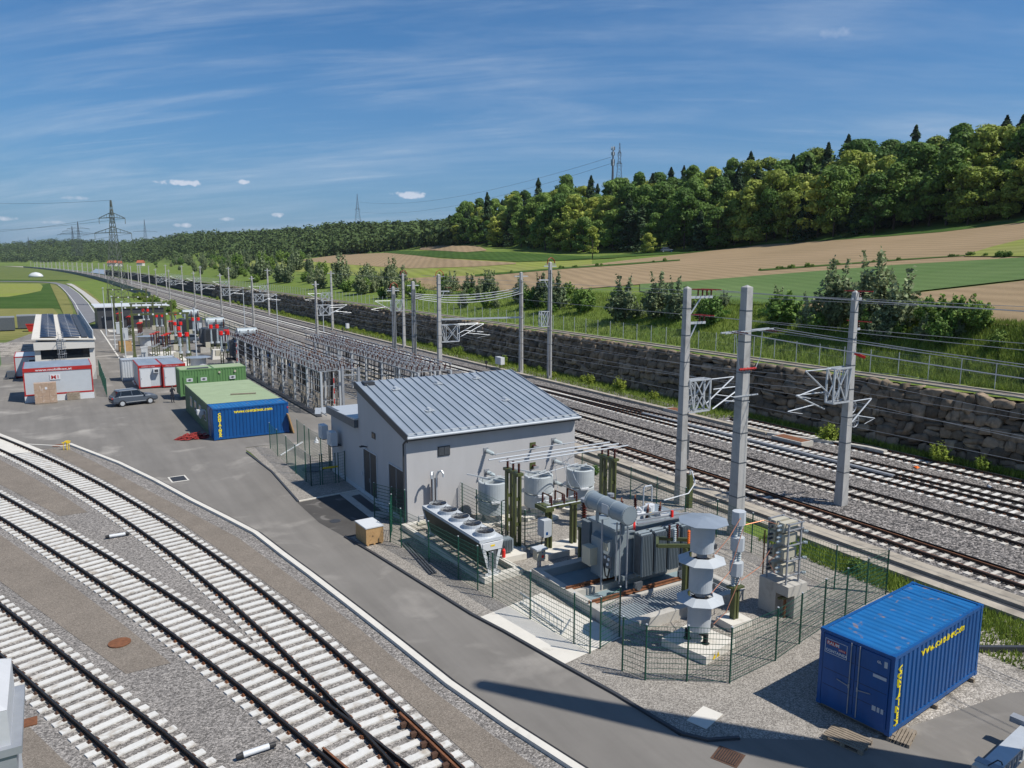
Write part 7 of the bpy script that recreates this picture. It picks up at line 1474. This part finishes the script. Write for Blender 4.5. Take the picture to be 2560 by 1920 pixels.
for i in range(40):
    px = rng.uniform(430, 760); t = col_t(px); st = stations(t); D = st[2][0]+(st[3][0]-st[2][0])*rng.uniform(0, .9); bush_at(hpt(t, D, -.2), int(rng.choice([0, 3])), rng.uniform(1.8, 3.0), 'hedge tree in the fields below the wooded hill', 'hedge trees below the wooded hill', 'tree')
for (x, y), i, s, l in (((53.6, 39.8), 2, .62, 'light green shrub at the foot of the stone wall left of the lone mast'), ((55.0, 31.6), 2, .6, 'light green shrub at the foot of the wall, the larger one near the right edge'), ((55.2, 28.6), 2, .42, 'light green shrub at the foot of the wall, the smaller one near the right edge'), ((54.3, 50.5), 2, .3, 'small light green shrub by the kerb left of the thick mast'), ((54.4, 68), 2, .55, 'light green shrub at the wall foot right of the building roof'), ((54.3, 62), 2, .4, 'low green shrub at the wall foot behind the nearest mast'), ((54.4, 73.5), 2, .45, 'green shrub at the wall foot right of the paired masts'), ((54.5, 94), 2, .5, 'green shrub at the wall foot left of the paired masts'), ((54.5, 108), 2, .55, 'green shrub at the wall foot behind the cable-strapped masts'), ((31.3, 41.5), 3, .22, 'small green weed growing by the fence behind the olive posts'), ((31.6, 21.6), 3, .22, 'small green weed growing behind the capacitor rack')): bush_at((x, y, 0), i, s, l)
for i in range(60): bush_at((rng.uniform(53, 55), 76+i*4.2+rng.uniform(-1, 1), 0), 2, rng.uniform(.18, .42), 'low green weed clump along the foot of the stone wall', 'weed clumps along the wall foot', 'weeds')
# grass blades as ground cover
def blades(name, label, n, fn_, h, m):
    P = np.array([fn_() for _ in range(n)]); a = rng.uniform(0, 6.28, n); w_ = .022+.03*rng.uniform(0, 1, n); hh = h*rng.uniform(.5, 1.3, n); dx = np.cos(a)*w_; dy = np.sin(a)*w_; l = rng.normal(0, .25, (n, 2))*hh[:, None]
    V = np.stack([P+np.stack([-dx, -dy, 0*a], 1), P+np.stack([dx, dy, 0*a], 1), P+np.stack([l[:, 0], l[:, 1], hh], 1)], 1).reshape(-1, 3)
    me = bpy.data.meshes.new(name); me.vertices.add(3*n); me.vertices.foreach_set('co', V.ravel()); me.loops.add(3*n); me.loops.foreach_set('vertex_index', np.arange(3*n, dtype=np.int32)); me.polygons.add(n); me.polygons.foreach_set('loop_start', np.arange(0, 3*n, 3)); me.update(calc_edges=True); me.materials.append(m); o = put(name, me, label=label, kind='stuff'); return o
gb = mat('grass_blade', (.24, .32, .06), .7, var=.35, scale=1.5, island=.35, trans=.3, spec=.15)
def verge_pt():
    u = 25+rng.uniform(0, 1)**1.5*200; return (rng.uniform(52.0 if u > 51 else 55.5, 56.4)+bend(u), u, 0)
blades('verge_grass', 'tall green grass along the foot of the stone wall', 26000, verge_pt, .42, gb)
def slope_pt():
    t = col_t(rng.uniform(1000, 2620)); st = stations(t); D = st[1][0]-1.5+(st[2][0]-st[1][0]+3)*rng.uniform(0, 1); return hpt(t, D, -.02)
blades('slope_grass', 'long meadow grass on the slope above the stone wall', 60000, slope_pt, .5, gb)
blades('compound_grass', 'grass strip between the compound fence and the low concrete wall', 5000, lambda: (rng.uniform(31.0, 32.85), rng.uniform(12, 27), 0), .25, gb)
blades('earth_grass', 'sparse grass on the bare earth right of the blue container', 2500, lambda: (rng.uniform(29, 33), rng.uniform(12.5, 17), 0), .18, gb)
def emb_pt():
    x, y = g(rng.uniform(215, 560), rng.uniform(700, 800)); return (min(x, 31+bend(y)), y, 0)
for i in range(14):
    u = 225+i*9; bush_at((31.0+rng.uniform(-4, 1), u, 0), int(rng.choice([2, 3])), rng.uniform(.6, 1.1), 'green shrub at the foot of the railway embankment beyond the switchyard', 'shrubs at the embankment foot')

tag(M().box(-.05, .05, -.9, .9, 0, 1.7).build('leaning_board', wood, loc=(16.95, 65.6, .05)), 'plywood board leaning against the right end of the left blue container', 'board'); COL.objects[-1].rotation_euler = (0, math.radians(-14), 0)
tag(M().tube([(0, 0, .05), (2.6, 3.4, .05)], .06, 8).build('white_pipe', white_p, loc=(14.0, 57.6, 0)), 'white pipe lying on the ground inside the fence left of the building', 'pipe')
tag(M().cyl((0, 0, 0), (0, 0, .45), .22, .02, 10).build('traffic_cone', white_p, loc=(17.6, 60.5, 0)), 'small white cone in the shadow of the cable rack beside the building annex', 'cone')
t = thing('barrier_beam', 'yellow barrier beam with a round sign across the path beside the gable', 'barrier', (15.2, 49.6, .75)); M().box(-.5, .6, -.03, .03, 0, .12).build('beam', yellow, t); M().cyl((-.55, -.05, .06), (-.55, -.07, .06), .12, n=12).build('round_sign', white_p, t)
tag(M().cyl((0, 0, 0), (0, 0, .04), .75, n=24).build('shaft_cover', dkgrey, loc=(15.0, 52.6, 0)), 'large dark round shaft cover behind the fence left of the gable', 'shaft cover')
for x, y, l in ((50.2, 91.4, 'small dark track signal beside the kerb, left of the equipment boxes'), (50.4, 152, 'small dark track signal beside the kerb near the single equipment box')):
    t = thing('track_signal', l, 'signal', (x, y, 0)); M().cyl((0, 0, 0), (0, 0, .7), .05, n=6).build('post', black_m, t); M().box(-.15, .15, -.08, .08, .7, 1.15).build('lamp_head', black_m, t)
# ------------------------------------------------------------------ air
hm_ = bpy.data.materials.new('haze'); hm_.use_nodes = True; hn = hm_.node_tree; hn.nodes.clear(); ho = hn.nodes.new('ShaderNodeOutputMaterial'); hv = hn.nodes.new('ShaderNodeVolumePrincipled')
hv.inputs['Color'].default_value = (.80, .87, 1, 1); hv.inputs['Density'].default_value = .00004; hv.inputs['Anisotropy'].default_value = .2; hn.links.new(hv.outputs[0], ho.inputs['Volume'])
M().box(-3900, 900, -900, 4400, -60, 190).build('haze', hm_, kind='stuff', label='thin summer haze')

rs = random.Random(11)
for k in range(44):
    if k < 16: x = 1190+rs.random()*480; y = float(np.interp(x, [1187, 1418, 1560, 1700], [691, 671, 662, 651.5]))
    else: x = 1900+rs.random()*620; y = float(np.interp(x, [1900, 2262, 2420, 2560], [678, 651, 641, 646]))
    bush_at(hit(x, y, -.2), 3, rs.uniform(.18, .42), 'small scrub tuft on the grassy strip between two fields', 'scrub tufts between the fields', 'scrub')
